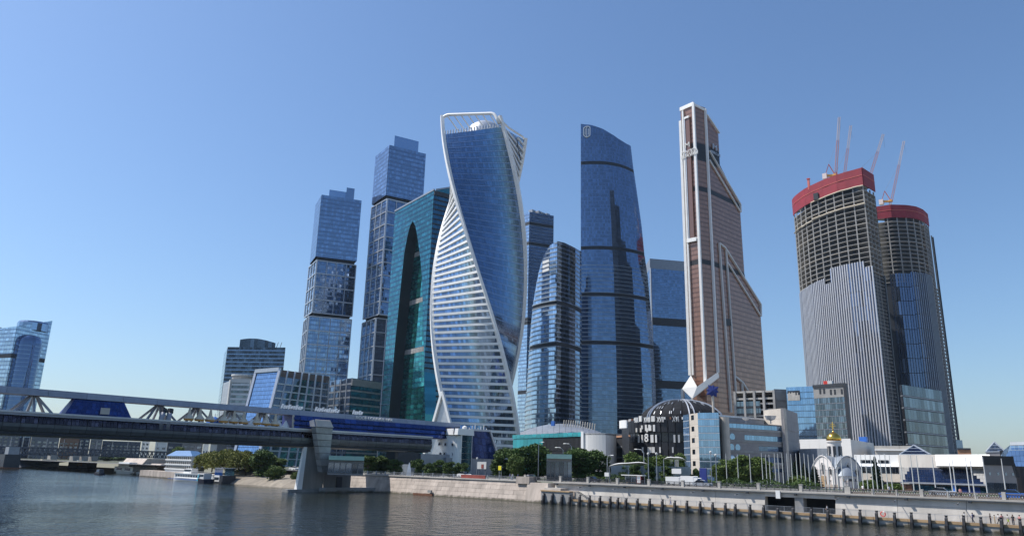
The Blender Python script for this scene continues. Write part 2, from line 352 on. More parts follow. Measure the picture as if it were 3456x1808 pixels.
# ---- dark slab with curved roof, pale block in front
def slab():
    L, F, R = XYr(V(566, 875), 842), XYr(V(573, 872), 790), XYr(V(717, 888), 765)
    zt = zat(V(573, 872), 790)
    rt = root('office_tower', 'dark slab office tower with raised curved roof, left of the paired stacked towers', 'tower', (*F, GZ))
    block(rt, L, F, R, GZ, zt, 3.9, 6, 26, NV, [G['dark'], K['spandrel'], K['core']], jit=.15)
    m = M(); a, b = lerp(F, R, .2), lerp(F, R, .82); n = 10
    top = [lerp(a, b, i/n) for i in range(n+1)]; zz = [zt+4.5+4.5*sin(pi*min(1, .25+i/n*.75)) for i in range(n+1)]
    for i in range(n):
        p, q = away(top[i], 1.5), away(top[i+1], 1.5); p2, q2 = away(p, 26), away(q, 26)
        m.hexa([(*p, zt), (*q, zt), (*q2, zt), (*p2, zt)], [(*p, zz[i]), (*q, zz[i+1]), (*q2, zz[i+1]), (*p2, zz[i])])
    m.build('curved_roof', G['dark'], rt)
    for t in (.84, .9): q = away(lerp(F, R, t), 8); M().beam((*q, zt), (q[0]+3, q[1], zt+6), .4).build('roof_mast', K['steel'], rt)
    # pale block
    L, F, R = XYr(V(563, 960), 660), XYr(V(581, 957), 636), XYr(V(633, 955), 630)
    zt = zat(V(581, 957), 636)
    rt = root('office_block', 'pale grey office block with beige roof drum, in front of the dark slab tower', 'building', (*F, GZ))
    block(rt, L, F, R, GZ, zt, 3.8, 3, 6, [K['silver'], K['silver'], K['core']], [G['grey'], K['silver'], K['core']], corem=K['silver'], sp=.45)
    for q in (F, R):
        M().box(q[0]-1, q[0]+1, q[1]-1, q[1]+1, GZ, zt+.5).build('corner_pier', K['offwhite'], rt)
    M().beam((*F, zt), (*R, zt), 1.5, 3).build('parapet', K['offwhite'], rt)
    c = away(lerp(F, R, .55), 14)
    M().lathe([(8.2, 0), (8.2, 4.6)], (*c, zt), 20).build('roof_drum', K['beige'], rt)
    M().lathe([(9, 4.6), (9, 6), (0, 6.6)], (*c, zt), 20).build('drum_cap', K['offwhite'], rt)
slab()

# ---- slanted glass podium with gridded side
def podium():
    TL, TR = PR(V(645, 934), 566), PR(V(705, 929), 548); z = TR.z
    FR = PZ(V(828, 946), z)
    rt = root('podium_building', 'slanted blue glass podium building with gridded side, above the footbridge roof', 'building', (TR.x, TR.y, GZ))
    BLp, BR = PR(V(612, 1060), 556), PR(V(672, 1064), 538)
    def ext(t, b):                                  # carry the slant down to the ground
        s = (GZ-t.z)/(b.z-t.z); return t+(b-t)*s
    bl, br = ext(TL, BLp), ext(TR, BR)
    nrm = (br-bl).cross(TL-bl).normalized(); nrm = -nrm if nrm.dot(C0-bl) < 0 else nrm
    m = M(); back = [Vector((*away(xy(p), 40), p.z)) for p in (TL, bl)]
    rbl = Vector((FR.x, FR.y, GZ))
    fp_b = [xy(bl), xy(br), (FR.x, FR.y), par(xy(bl), xy(br), (FR.x, FR.y))]
    core = M(); bt = [(TL.x, TL.y, z-.5), (TR.x, TR.y, z-.5), (FR.x, FR.y, z-.5), (*par(xy(TL), xy(TR), xy(FR)), z-.5)]
    core.hexa([(*p, GZ) for p in fp_b], bt); nr_ = outn(seg(xy(br), xy(FR)), .5, 0); core.v = [tuple(Vector(v)-nrm*.3-Vector((nr_[0], nr_[1], 0))*2.6) for v in core.v]
    core.build('core', K['core'], rt)
    nr, ncol = 22, 14
    for i in range(nr):
        m = M()
        for j in range(ncol):
            u0, u1, v0, v1 = (j+.04)/ncol, (j+.96)/ncol, (i+.04)/nr, (i+.96)/nr
            f = lambda u, v: (bl+(br-bl)*u)*(1-v)+(TL+(TR-TL)*u)*v+nrm*(.1+random.gauss(0, .006))
            m.quad(f(u0, v0), f(u1, v0), f(u1, v1), f(u0, v1))
        m.build('glass_row', G['office'], rt)
    for a, b, w in ((bl, TL, 1.6), (br, TR, 1.8), (TL, TR, 2.6)): M().beam(a+nrm*.3, b+nrm*.3, w).build('frame_edge', K['silver'], rt)
    M().beam(TL+nrm*.1-Vector((0, 0, 3.2)), TR+nrm*.1-Vector((0, 0, 3.2)), 1, 2.2).build('top_fascia', K['fascia'], rt)
    XYf = lambda u, zz: lerp(lerp((br.x, br.y), (TR.x, TR.y), (zz-GZ)/(z-GZ)), (FR.x, FR.y), u)
    zs = floors(GZ, z-5, 5.2)
    bands(rt, XYf, zs, 7, [G['grey'], G['grey'], K['core']], gap=.1, sp=.06, ledge=K['silver'], lh=.9, lp=.7, jit=.8, off=.2, name='window_row')
    bands(rt, XYf, [z-5, z], 7, [K['fascia']]*3, name='top_fascia', off=.3)
    for k in range(8):
        a = XYf(k/7, GZ); b = XYf(k/7, z); n0 = outn(XYf, .5, z)
        M().beam((a[0]+n0[0]*.6, a[1]+n0[1]*.6, GZ), (b[0]+n0[0]*.6, b[1]+n0[1]*.6, z), 1.0).build('mullion', K['silver'], rt)
podium()

# ---- paired towers of stacked blocks
def stacked(label, zr, roofL, roofF, roofR, crown, cuts, name='stacked_tower'):
    L, F, R = (xy(PZ(p, zr)) for p in (roofL, roofF, roofR)); rF = hypot(*F)
    rt = root(name, label, 'tower', (*F, GZ), 'paired towers of stacked glass blocks')
    zc = [zat(p, rF) for p in cuts]                 # block boundaries measured on the front corner
    B = par(L, F, R); c = centre([L, F, R, B])
    lv = [GZ]+sorted(zc)+[zr]
    for k in range(len(lv)-1):
        za, zb = lv[k], lv[k+1]; top = k == len(lv)-2
        sc = 1.0 if top else (.955 if (len(lv)-2-k) % 2 else 1.0)
        ang = radians(0 if top else (3.5 if (len(lv)-2-k) % 2 else -1.5))
        def tf(p):
            x, y = (p[0]-c[0])*sc, (p[1]-c[1])*sc; return (c[0]+x*cos(ang)-y*sin(ang), c[1]+x*sin(ang)+y*cos(ang))
        l, f, r = tf(L), tf(F), tf(R)
        if top:
            block(rt, l, f, r, za+3.5, zb, 4.0, 10, 18, [G['blue'], K['spandrel'], K['core']], [G['blue'], K['spandrel'], K['core']], jit=.18)
            for q in (.25, .55, .8): pass
        else:
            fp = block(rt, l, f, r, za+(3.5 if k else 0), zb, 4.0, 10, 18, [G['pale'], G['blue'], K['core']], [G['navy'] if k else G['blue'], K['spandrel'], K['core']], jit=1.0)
            nf = floors(za+3.5, zb, 12)
            for a, b, nv in ((l, f, 3), (f, r, 4)):  # white grid framing every third storey
                n0 = outn(seg(a, b), .5, 0); o = .55
                for zz in nf: M().beam((a[0]+n0[0]*o, a[1]+n0[1]*o, zz), (b[0]+n0[0]*o, b[1]+n0[1]*o, zz), .7, .9).build('grid_rail', K['silver'], rt)
                for t in [i/nv for i in range(nv+1)]:
                    q = lerp(a, b, t); M().beam((q[0]+n0[0]*o, q[1]+n0[1]*o, za+3.5), (q[0]+n0[0]*o, q[1]+n0[1]*o, zb), .6).build('grid_post', K['silver'], rt)
        if k:
            fpn = inset([l, f, r, par(l, f, r)], 2.2); M().prism(fpn, za, za+3.6).build('recessed_storey', K['core'], rt)
    for (a, b, d, h0, h1) in crown:                 # roof boxes: along F-R from a to b, set back d
        p, q = away(lerp(F, R, a), d), away(lerp(F, R, b), d); p2, q2 = away(p, 16), away(q, 16)
        M().prism([p, q, q2, p2], zr, zr+h1).build('roof_box', G['blue'], rt)
    return rt
stacked('shorter stacked glass tower with notched roof, left one of the pair', 250, z1(155, 392), z1(183, 346), z1(365, 373),
        [(.18, .8, 8, 0, 9), (.6, .8, 6, 0, 13)], [z1(163, 645), z1(127, 898)])
stacked('taller stacked glass tower between its twin and the teal tower', 296, z1(428, 172), z1(492, 120), z1(657, 161),
        [(.12, .78, 5, 0, 13)], [z1(481, 366), z1(443, 908)])

# ---- low linking block in front of the taller twin
def link_block():
    L, F, R = XYr(V(828, 955), 590), XYr(V(885, 950), 560), XYr(V(960, 948), 580)
    zt = zat(V(885, 950), 560)
    rt = root('link_building', 'dark glass low block between the gridded podium and the teal tower', 'building', (*F, GZ))
    block(rt, L, F, R, GZ, zt, 5.0, 8, 10, [G['navy'], K['steel'], K['core']], [G['tealdark'], K['beigeg'], K['core']], jit=.8)
    M().beam((*F, zt-3), (*R, zt-3), 1.6, 5).build('parapet', K['beigeg'], rt)
    for t in (.3, .55, .8):
        a, b = lerp(L, F, t), lerp(L, F, t+.08); M().beam((*a, zt), (*b, GZ), 1.0).build('slanted_fin', K['steel'], rt)
link_block()

# ---- teal tower with arch
def teal():
    zr = 214
    L, F = xy(PZ(z1(517, 424), zr)), xy(PZ(z2(192, 657), zr)); R = xy(PZ(z2(330, 693), zr))
    R = lerp(F, R, 2.2)
    rt = root('teal_tower', 'teal green glass tower with tall dark arch recess, left of the twisted tower', 'tower', (*F, GZ))
    B = par(L, F, R); Lf = hypot(F[0]-L[0], F[1]-L[1]); n0 = outn(seg(L, F), .5, 0)
    of = lambda p, d: (p[0]-n0[0]*d, p[1]-n0[1]*d)
    M().prism([of(lerp(L, F, .01), 9.6), of(lerp(L, F, .985), 9.6), lerp(R, B, .015), B], GZ, zr-1).build('core', K['core'], rt)
    M().prism([L, F, R, B], zr-1, zr-.2).build('roof', K['steel'], rt)
    def uz(p): q = PP(p, L, F); return (hypot(q.x-L[0], q.y-L[1])/Lf, q.z)
    lc = [uz(z1(*p)) for p in ((490, 1345), (503, 1200), (515, 1050), (530, 900), (545, 750), (560, 610), (575, 530), (586, 488), (598, 466))]
    rc = [uz(z1(*p)) for p in ((655, 1345), (651, 1200), (648, 1050), (645, 900), (641, 750), (633, 640), (620, 545), (610, 490), (598, 466))]
    lt = sorted((z, u) for u, z in lc); rtb = sorted((z, u) for u, z in rc); zap = lt[-1][0]
    lt = [(GZ, lt[0][1])]+lt; rtb = [(GZ, rtb[0][1])]+rtb
    uL = lambda z: interp(lt, z); uR = lambda z: interp(rtb, z)
    zs = floors(GZ, zr, 3.9); zlo = [z for z in zs if z < zap]; zlo.append(zap); zhi = [zap]+[z for z in zs if z > zap+.5]
    T = [G['teal'], G['tealdark'], K['core']]; TI = [G['tealin'], G['teal'], K['concd']]
    P = lambda u: lerp(L, F, u)
    bands(rt, lambda u, z: P(u*uL(min(z, zap))), zlo, 10, T, jit=.12)
    bands(rt, lambda u, z: P(uR(min(z, zap))+(1-uR(min(z, zap)))*u), zlo, 9, T, jit=.12)
    bands(rt, seg(L, F), zhi, 24, T, jit=.12)
    dp = 9.0
    dk = [k for k in range(len(zlo)) if any(abs(zlo[k]-q) < 2.0 for q in (uz(z1(600, 612))[1], uz(z1(585, 832))[1], uz(z1(562, 1058))[1]))]
    bands(rt, lambda u, z: (lambda q: (q[0]-n0[0]*dp, q[1]-n0[1]*dp))(P(uL(min(z, zap))+(uR(min(z, zap))-uL(min(z, zap)))*u)), zlo, 10, TI, jit=.15, dark=dk, name='recessed_band')
    for tab in (lt, rtb):                            # dark reveal of the arch
        m = M()
        zz = [GZ+(zap-GZ)*i/40 for i in range(41)]
        for a, b in zip(zz, zz[1:]):
            p, q = P(interp(tab, a)), P(interp(tab, b))
            m.quad((p[0]+n0[0]*.2, p[1]+n0[1]*.2, a), (q[0]+n0[0]*.2, q[1]+n0[1]*.2, b), (q[0]-n0[0]*dp, q[1]-n0[1]*dp, b), (p[0]-n0[0]*dp, p[1]-n0[1]*dp, a))
        m.build('arch_reveal', K['core'] if tab is lt else G['teal'], rt)
    bands(rt, seg(F, R), zs, 18, [G['tealdark'], K['core'], K['core']], jit=.12)
    M().beam((*L, zr+.5), (*F, zr+.5), 1.2, 1.4).build('parapet', K['steel'], rt); M().beam((*F, zr-2), (*R, zr-2), 2, 3.5).build('parapet', K['dkmetal'], rt)
    # glazed roof wedge behind
    a, b = away(F, 6), away(R, 8); a2, b2 = away(a, 26), away(b, 26)
    m = M(); m.add([(*a, zr), (*b, zr), (*b2, zr), (*a2, zr), (*lerp(a, b, .05), zr+3), (*b, zr+17), (*b2, zr+17), (*lerp(a2, b2, .05), zr+3)],
          [(4, 5, 6, 7), (0, 1, 5, 4), (1, 2, 6, 5), (2, 3, 7, 6), (3, 0, 4, 7)]); m.build('roof_wedge', G['teal'], rt)
    M().beam((*lerp(a, b, .05), zr+3.4), (*b, zr+17.4), 1.2).build('wedge_edge', K['steel'], rt)
    for t in (.74, .8, .86, .92):
        q = away(lerp(L, F, t), 3); M().tube([(*q, zr), (q[0], q[1], zr+2.5), (q[0]+2, q[1]+2, zr+3)], .5, 6).build('roof_rail', K['silver'], rt)
teal()

# ---- twisted tower
def evolution():
    c = XYr(V(1204, 760), 456); t = Vector((-c[0], -c[1], 0)).normalized(); rg = Vector((-t.y, t.x, 0))
    R = 29.0; z0 = GZ; ztopA = zat(V(1117, 288), hypot(*c)-7); zg = zat(V(1250, 316), hypot(*c)-28)
    rt = root('twisted_tower', 'twisted glass tower wrapped in white spiral edges with white banded faces', 'tower', (*c, GZ))
    def al(z): return 77-155*(z-z0)/(ztopA-z0)
    def cp(k, z, rr=R):
        a = radians(al(z)+90*k); p = t*(cos(a)*rr)+rg*(sin(a)*rr); return (c[0]+p.x, c[1]+p.y)
    nf = 55; zs = floors(z0, zg, (zg-z0)/nf)
    loft(rt, lambda z: [cp(k, z) for k in range(4)], zs, K['core'], ins=.9, roof=K['steel'])
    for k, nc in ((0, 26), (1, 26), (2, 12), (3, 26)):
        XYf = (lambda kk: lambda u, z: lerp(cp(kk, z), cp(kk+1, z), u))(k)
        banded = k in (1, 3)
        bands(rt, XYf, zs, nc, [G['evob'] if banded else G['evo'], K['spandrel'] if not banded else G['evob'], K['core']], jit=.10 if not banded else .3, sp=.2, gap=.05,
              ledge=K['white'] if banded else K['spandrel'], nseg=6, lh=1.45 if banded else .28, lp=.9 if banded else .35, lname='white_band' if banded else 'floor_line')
    Bx, By = cp(1, zg); XY1 = lambda u, z: lerp(cp(1, z), cp(2, z), u)
    bands(rt, XY1, [zg, zg+4, zg+8], 26, [G['evob'], G['evob'], K['core']], ztop=lambda x, y: zg+.4+8*min(1, hypot(x-Bx, y-By)/41), ledge=K['white'], nseg=6, lh=1.1, lp=.9, lname='white_band', name='parapet_glass')
    # four spiral edges
    for k in range(4):
        zt = {0: ztopA, 1: zat(V(1243, 290), hypot(*cp(1, ztopA))), 2: max(zat(V(1322, 352), hypot(*c)+6), zg+9), 3: zg+6}[k]
        m = M(); n = 70; ring = []
        for i in range(n+1):
            z = z0+(zt-z0)*i/n; x, y = cp(k, z, R+.7); a = radians(al(z)+90*k)
            o = t*cos(a)+rg*sin(a); s_ = Vector((-o.y, o.x, 0)); w = 1.05
            ring.append([Vector((x, y, z))-s_*w-o*1.5, Vector((x, y, z))-s_*w*.8+o*.7, Vector((x, y, z))+s_*w*.8+o*.7, Vector((x, y, z))+s_*w-o*1.5])
        vs = [p for r in ring for p in r]
        m.add(vs, [(i*4+j, i*4+(j+1) % 4, i*4+4+(j+1) % 4, i*4+4+j) for i in range(n) for j in range(4)]+[(n*4, n*4+1, n*4+2, n*4+3)])
        m.build('spiral_edge', K['white'], rt)
    # crown arch between the two front edges
    zB_ = zat(V(1243, 285), hypot(*cp(1, ztopA))); A, B = cp(0, ztopA, R+.2), cp(1, zB_, R+.2); m = M(); pts = []
    for i in range(31):
        u = i/30; e = min(u, 1-u); dz = -7*(1-e/.13)**2 if e < .13 else 0
        if u < .5: dz *= .35
        pts.append((*lerp(A, B, u), ztopA+(zB_-ztopA)*u+.4+dz))
    m.tube(pts, 1.05, 8); m.build('crown_arch', K['white'], rt, smooth=True)
    D_ = cp(2, zg+10); m = M()
    for i in range(7):
        u = .1+i/8; p = (*lerp(A, B, u), ztopA+(zB_-ztopA)*u-.8); q = lerp(cp(3, zg), cp(2, zg), u*.9)
        mid = (*lerp(p[:2], q, .5), (p[2]+zg)/2+3)
        M().tube([p, mid, (*q, zg+3)], .4, 5).build('crown_slat', K['white'], rt)
    # right crown rail from the front edge to the far right edge
    Bt, Dt = cp(1, zg+4), cp(2, zat(V(1322, 352), hypot(*c)+6), R)
    zD = zat(V(1322, 352), hypot(*c)+6)
    M().tube([(*Bt, zg+4), (*lerp(Bt, Dt, .3), zg+4.6), (*lerp(Bt, Dt, .7), zg+7.5), (*lerp(Bt, Dt, .9), max(zD, zg+9)), (*Dt, max(zD, zg+9)-1)], .7, 6).build('crown_rail', K['white'], rt)
    for i in range(22):                               # fins above the top storey
        q = lerp(cp(0, zg), cp(1, zg), (i+.5)/22); M().beam((*q, zg), (*q, zg+2.6), .35, .9).build('parapet_fin', K['silver'], rt)
    cc = away(c, 4); M().lathe([(12, 0), (12, 9), (10.5, 13), (6.5, 16), (0, 17)], (*cc, zg), 24).build('roof_drum', K['silver'], rt, smooth=True)
    # splayed foot at lower left
    zf = zat(V(1113, 985), hypot(*c)-24); ap = PR(V(1113, 985), hypot(*c)-26)
    f1, f2 = PR(V(1091, 1062), hypot(*c)-22), PR(V(1133, 1066), hypot(*c)-30)
    g1 = ap+(f1-ap)*((GZ-ap.z)/(f1.z-ap.z)); g2 = ap+(f2-ap)*((GZ-ap.z)/(f2.z-ap.z))
    m = M(); m.add([ap, g1, g2, ap+Vector((*[x*6 for x in (-t)[:2]], 0)), g1-t*6, g2-t*6], [(0, 1, 2), (0, 3, 4, 1), (1, 4, 5, 2), (2, 5, 3, 0)]); m.build('foot_panel', K['silver'], rt)
    for g in (g1, g2): M().beam(ap+t*.6, g+t*.6, 1.5).build('foot_edge', K['white'], rt)
    # lettering on the upper right face
    u = .62; zz = zat(V(1295, 385), hypot(*c)); b0, d0 = cp(1, zz), cp(2, zz); q = lerp(b0, d0, .6); nx, ny = outn(seg(b0, d0), .5, 0)
    M().beam((q[0]+nx*2.2-5*(d0[0]-b0[0])/42, q[1]+ny*2.2-5*(d0[1]-b0[1])/42, zz+6), (q[0]+nx*2.2+5*(d0[0]-b0[0])/42, q[1]+ny*2.2+5*(d0[1]-b0[1])/42, zz-4), .4, .9).build('dark_sign', K['dkmetal'], rt)
evolution()

# ---- plain blue tower behind
def behind():
    zr = 309; L, F, R = (xy(PZ(p, zr)) for p in (z4(45, 747), z4(103, 727), z4(280, 757)))
    rt = root('blue_tower', 'plain blue flat-roofed tower seen between the twisted tower and the curved tower', 'tower', (*F, GZ))
    block(rt, L, F, R, GZ, zr, 4.2, 8, 14, PL, [G['pale'], G['blue'], K['core']], jit=.15, ledge=K['ledge'], lh=.35, lp=.3, dark=(68, 62, 40, 39, 20))
    for t in (.1, .35, .5, .7): q = away(lerp(F, R, t), 5); M().box(q[0]-3, q[0]+3, q[1]-3, q[1]+3, zr, zr+random.uniform(1.5, 4)).build('roof_plant', K['steel'], rt)
behind()

# ---- curved tower with bowed storeys
def ztab(tab):
    def f(x, y):
        lo, hi = 0, 420
        for _ in range(26):
            mid = (lo+hi)/2; q = proj((x, y, mid))
            if q[1] > interp(tab, q[0]): lo = mid
            else: hi = mid
        return lo
    memo = {}
    def g(x, y):
        k = (round(x, 2), round(y, 2))
        if k not in memo: memo[k] = f(x, y)
        return memo[k]
    return g
def arc(a, b, s, n):                                # circular-ish arc a->b bulging to the right-hand side by s
    d = (b[0]-a[0], b[1]-a[1]); L = hypot(*d); nx, ny = d[1]/L, -d[0]/L
    return [(a[0]+d[0]*i/n+nx*s*4*(i/n)*(1-i/n), a[1]+d[1]*i/n+ny*s*4*(i/n)*(1-i/n)) for i in range(n+1)]
def curved():
    r0 = 640
    A, F, R = XYr((1776, 1400), r0+58), XYr((1877, 1300), r0), XYr((1962, 1300), r0+38)
    rt = root('curved_tower', 'glass tower with bowed horizontal storeys and sloping curved roof, left of the tallest blue tower', 'tower', (*F, GZ))
    ztop = ztab([(1770, 1450), (1780, 1290), (1787, 1167), (1798, 1034), (1809, 965), (1823, 899), (1837, 858), (1855, 828), (1879, 812), (1905, 818), (1930, 830), (1958, 845), (1985, 862)])
    lft = arc(A, F, 9, 26); rg = arc(F, R, 3, 8); bk = [away(R, 30), away(A, 20)]
    fp = lft+rg[1:]+bk
    loft(rt, lambda z: fp, [GZ, 420], K['shell'], ztop=ztop, roof=K['spandrel'])
    zmax = ztop(*F); zs = floors(GZ, zmax+2, 4.1)
    dk = [k for k in range(len(zs)) if any(abs(zs[k]-zat((1877, y), r0)) < 2.1 for y in (1022, 1172))]
    bands(rt, poly_xy(lft), zs, 32, [G['pale'], G['pale'], K['core']], ztop=ztop, ledge=K['ledge'], nseg=26, lh=.8, lp=.9, jit=.35, sp=.12, dark=dk)
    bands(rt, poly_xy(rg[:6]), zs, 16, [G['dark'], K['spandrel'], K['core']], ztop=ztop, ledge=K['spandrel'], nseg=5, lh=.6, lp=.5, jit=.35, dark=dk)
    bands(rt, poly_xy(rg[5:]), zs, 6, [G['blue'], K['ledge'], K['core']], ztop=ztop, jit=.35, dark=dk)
    q = PP((1860, 902), F, lft[20]); n0 = outn(seg(lft[17], lft[20]), .5, 0); d = Vector((F[0]-lft[17][0], F[1]-lft[17][1], 0)).normalized()
    for k in (-1, 0, 1): M().beam(q+Vector((*[x*6 for x in n0], 0))-d*4+Vector((0, 0, k*4.0)), q+Vector((*[x*6 for x in n0], 0))+d*4+Vector((0, 0, k*4.0+.6)), .6, 2.6).build('roof_sign_bar', K['white'], rt)
curved()

# ---- tallest blue tower with a curved shoulder
def federation():
    r0 = 746; L = XYr((1960, 900), r0)
    rt = root('sail_tower', 'tall navy glass tower with curved shoulder roof and white outline emblem', 'tower', (*L, GZ))
    prof = [(491.7, 2128.5), (559, 2136), (646.7, 2149), (761.6, 2165), (858, 2174.5), (926.7, 2185), (1078, 2198.6), (1301, 2212), (1560, 2216)]
    zt_ = [(zat((x, y), r0+28), XYr((x, y), r0+28)) for y, x in prof][::-1]
    def Rz(z):
        if z <= zt_[0][0]: return zt_[0][1]
        for (a, p), (b, q) in zip(zt_, zt_[1:]):
            if z <= b: return lerp(p, q, (z-a)/(b-a))
        return zt_[-1][1]
    ztop = ztab([(1950, 417), (1959, 417.7), (1997, 421.4), (2034, 434), (2071, 456), (2103, 479), (2128, 491), (2140, 498)])
    def front(z): return arc(L, Rz(z), 11, 14)
    def XYf(u, z): return poly_xy(front(z))(u, z)
    memo = {}
    def XYm(u, z):
        k = (round(u, 5), round(z, 3))
        if k not in memo: memo[k] = XYf(u, z)
        return memo[k]
    zmax = ztop(*L)
    loft(rt, lambda z: front(z)+[away(Rz(z), 34), away(L, 44)], floors(GZ, zmax+4, 20), K['shell'], ztop=ztop, roof=K['spandrel'], ins=.8)
    zs = floors(GZ, zmax+1, 4.15)
    dk = [k for k in range(len(zs)) if any(abs(zs[k]-zat((1960, y), r0)) < 2.1 for y in (554, 841, 1002, 1157))]
    lowz = zat((1960, 870), r0)
    lo = [z for z in zs if z <= lowz]; hi = [z for z in zs if z >= lo[-1]]
    nlo = len(lo)-1
    bands(rt, XYm, lo, 44, [G['navy'], G['blue'], K['core']], ztop=ztop, ledge=K['ledge'], nseg=10, lh=.45, lp=.5, jit=.22, sp=.15, dark=[k for k in dk if k < nlo])
    bands(rt, XYm, hi, 44, [G['navy'], K['spandrel'], K['core']], ztop=ztop, ledge=K['spandrel'], nseg=10, lh=.3, lp=.35, jit=.15, sp=.15, dark=[k-nlo for k in dk if k >= nlo])
    sd_ = seg(away(L, 44), L); bands(rt, sd_, floors(GZ, zmax-1, 8.3), 8, NV, jit=.2, name='side_band')
    # emblem
    b = XYm(.26, 350); pt = lambda x, y: PP(z4(x, y), L, b)+Vector((*[q*1.6 for q in outn(seg(L, b), .5, 0)], 0))
    out = [(500, 122), (512, 110), (520, 108), (535, 107), (547, 113), (547, 170), (535, 180), (522, 187), (508, 178), (500, 170), (500, 122)]
    for a, c_ in zip(out, out[1:]): M().beam(pt(*a), pt(*c_), .9, .9).build('emblem_stroke', K['white'], rt)
    for a, c_ in (((523, 108), (523, 188)), ((512, 122), (512, 168)), ((536, 122), (536, 168))): M().beam(pt(*a), pt(*c_), .7 if a[0] != 523 else 1.1, .7).build('emblem_stroke', K['white'], rt)
federation()

# ---- boxy dark tower behind
def oko():
    zr = 245; F, R = xy(PZ((2193, 872), zr)), xy(PZ((2345, 885), zr)); L = away((F[0]-6, F[1]), 30)
    rt = root('frame_tower', 'boxy dark glass tower with thick grey top frame, behind the bronze tower', 'tower', (*F, GZ))
    zc = zat((2200, 905), hypot(*F))
    block(rt, L, F, R, GZ, zc, 4.1, 6, 24, BL, [G['navy'], K['spandrel'], K['core']], jit=.15)
    B = par(L, F, R); M().prism([L, F, R, B], zc, zr).build('top_frame', K['steel'], rt)
    n0 = outn(seg(F, R), .5, 0)
    for y in (1083, 1295):
        z = zat((2210, y), hypot(*F)); M().beam((F[0]+n0[0]*.6, F[1]+n0[1]*.6, z), (R[0]+n0[0]*.6, R[1]+n0[1]*.6, z), 1, 8.5).build('dark_storey', K['dkmetal'], rt)
    for q in (F,): M().beam((q[0]+n0[0], q[1]+n0[1], GZ), (q[0]+n0[0], q[1]+n0[1], zc), 1.4).build('corner_rib', K['silver'], rt)
oko()

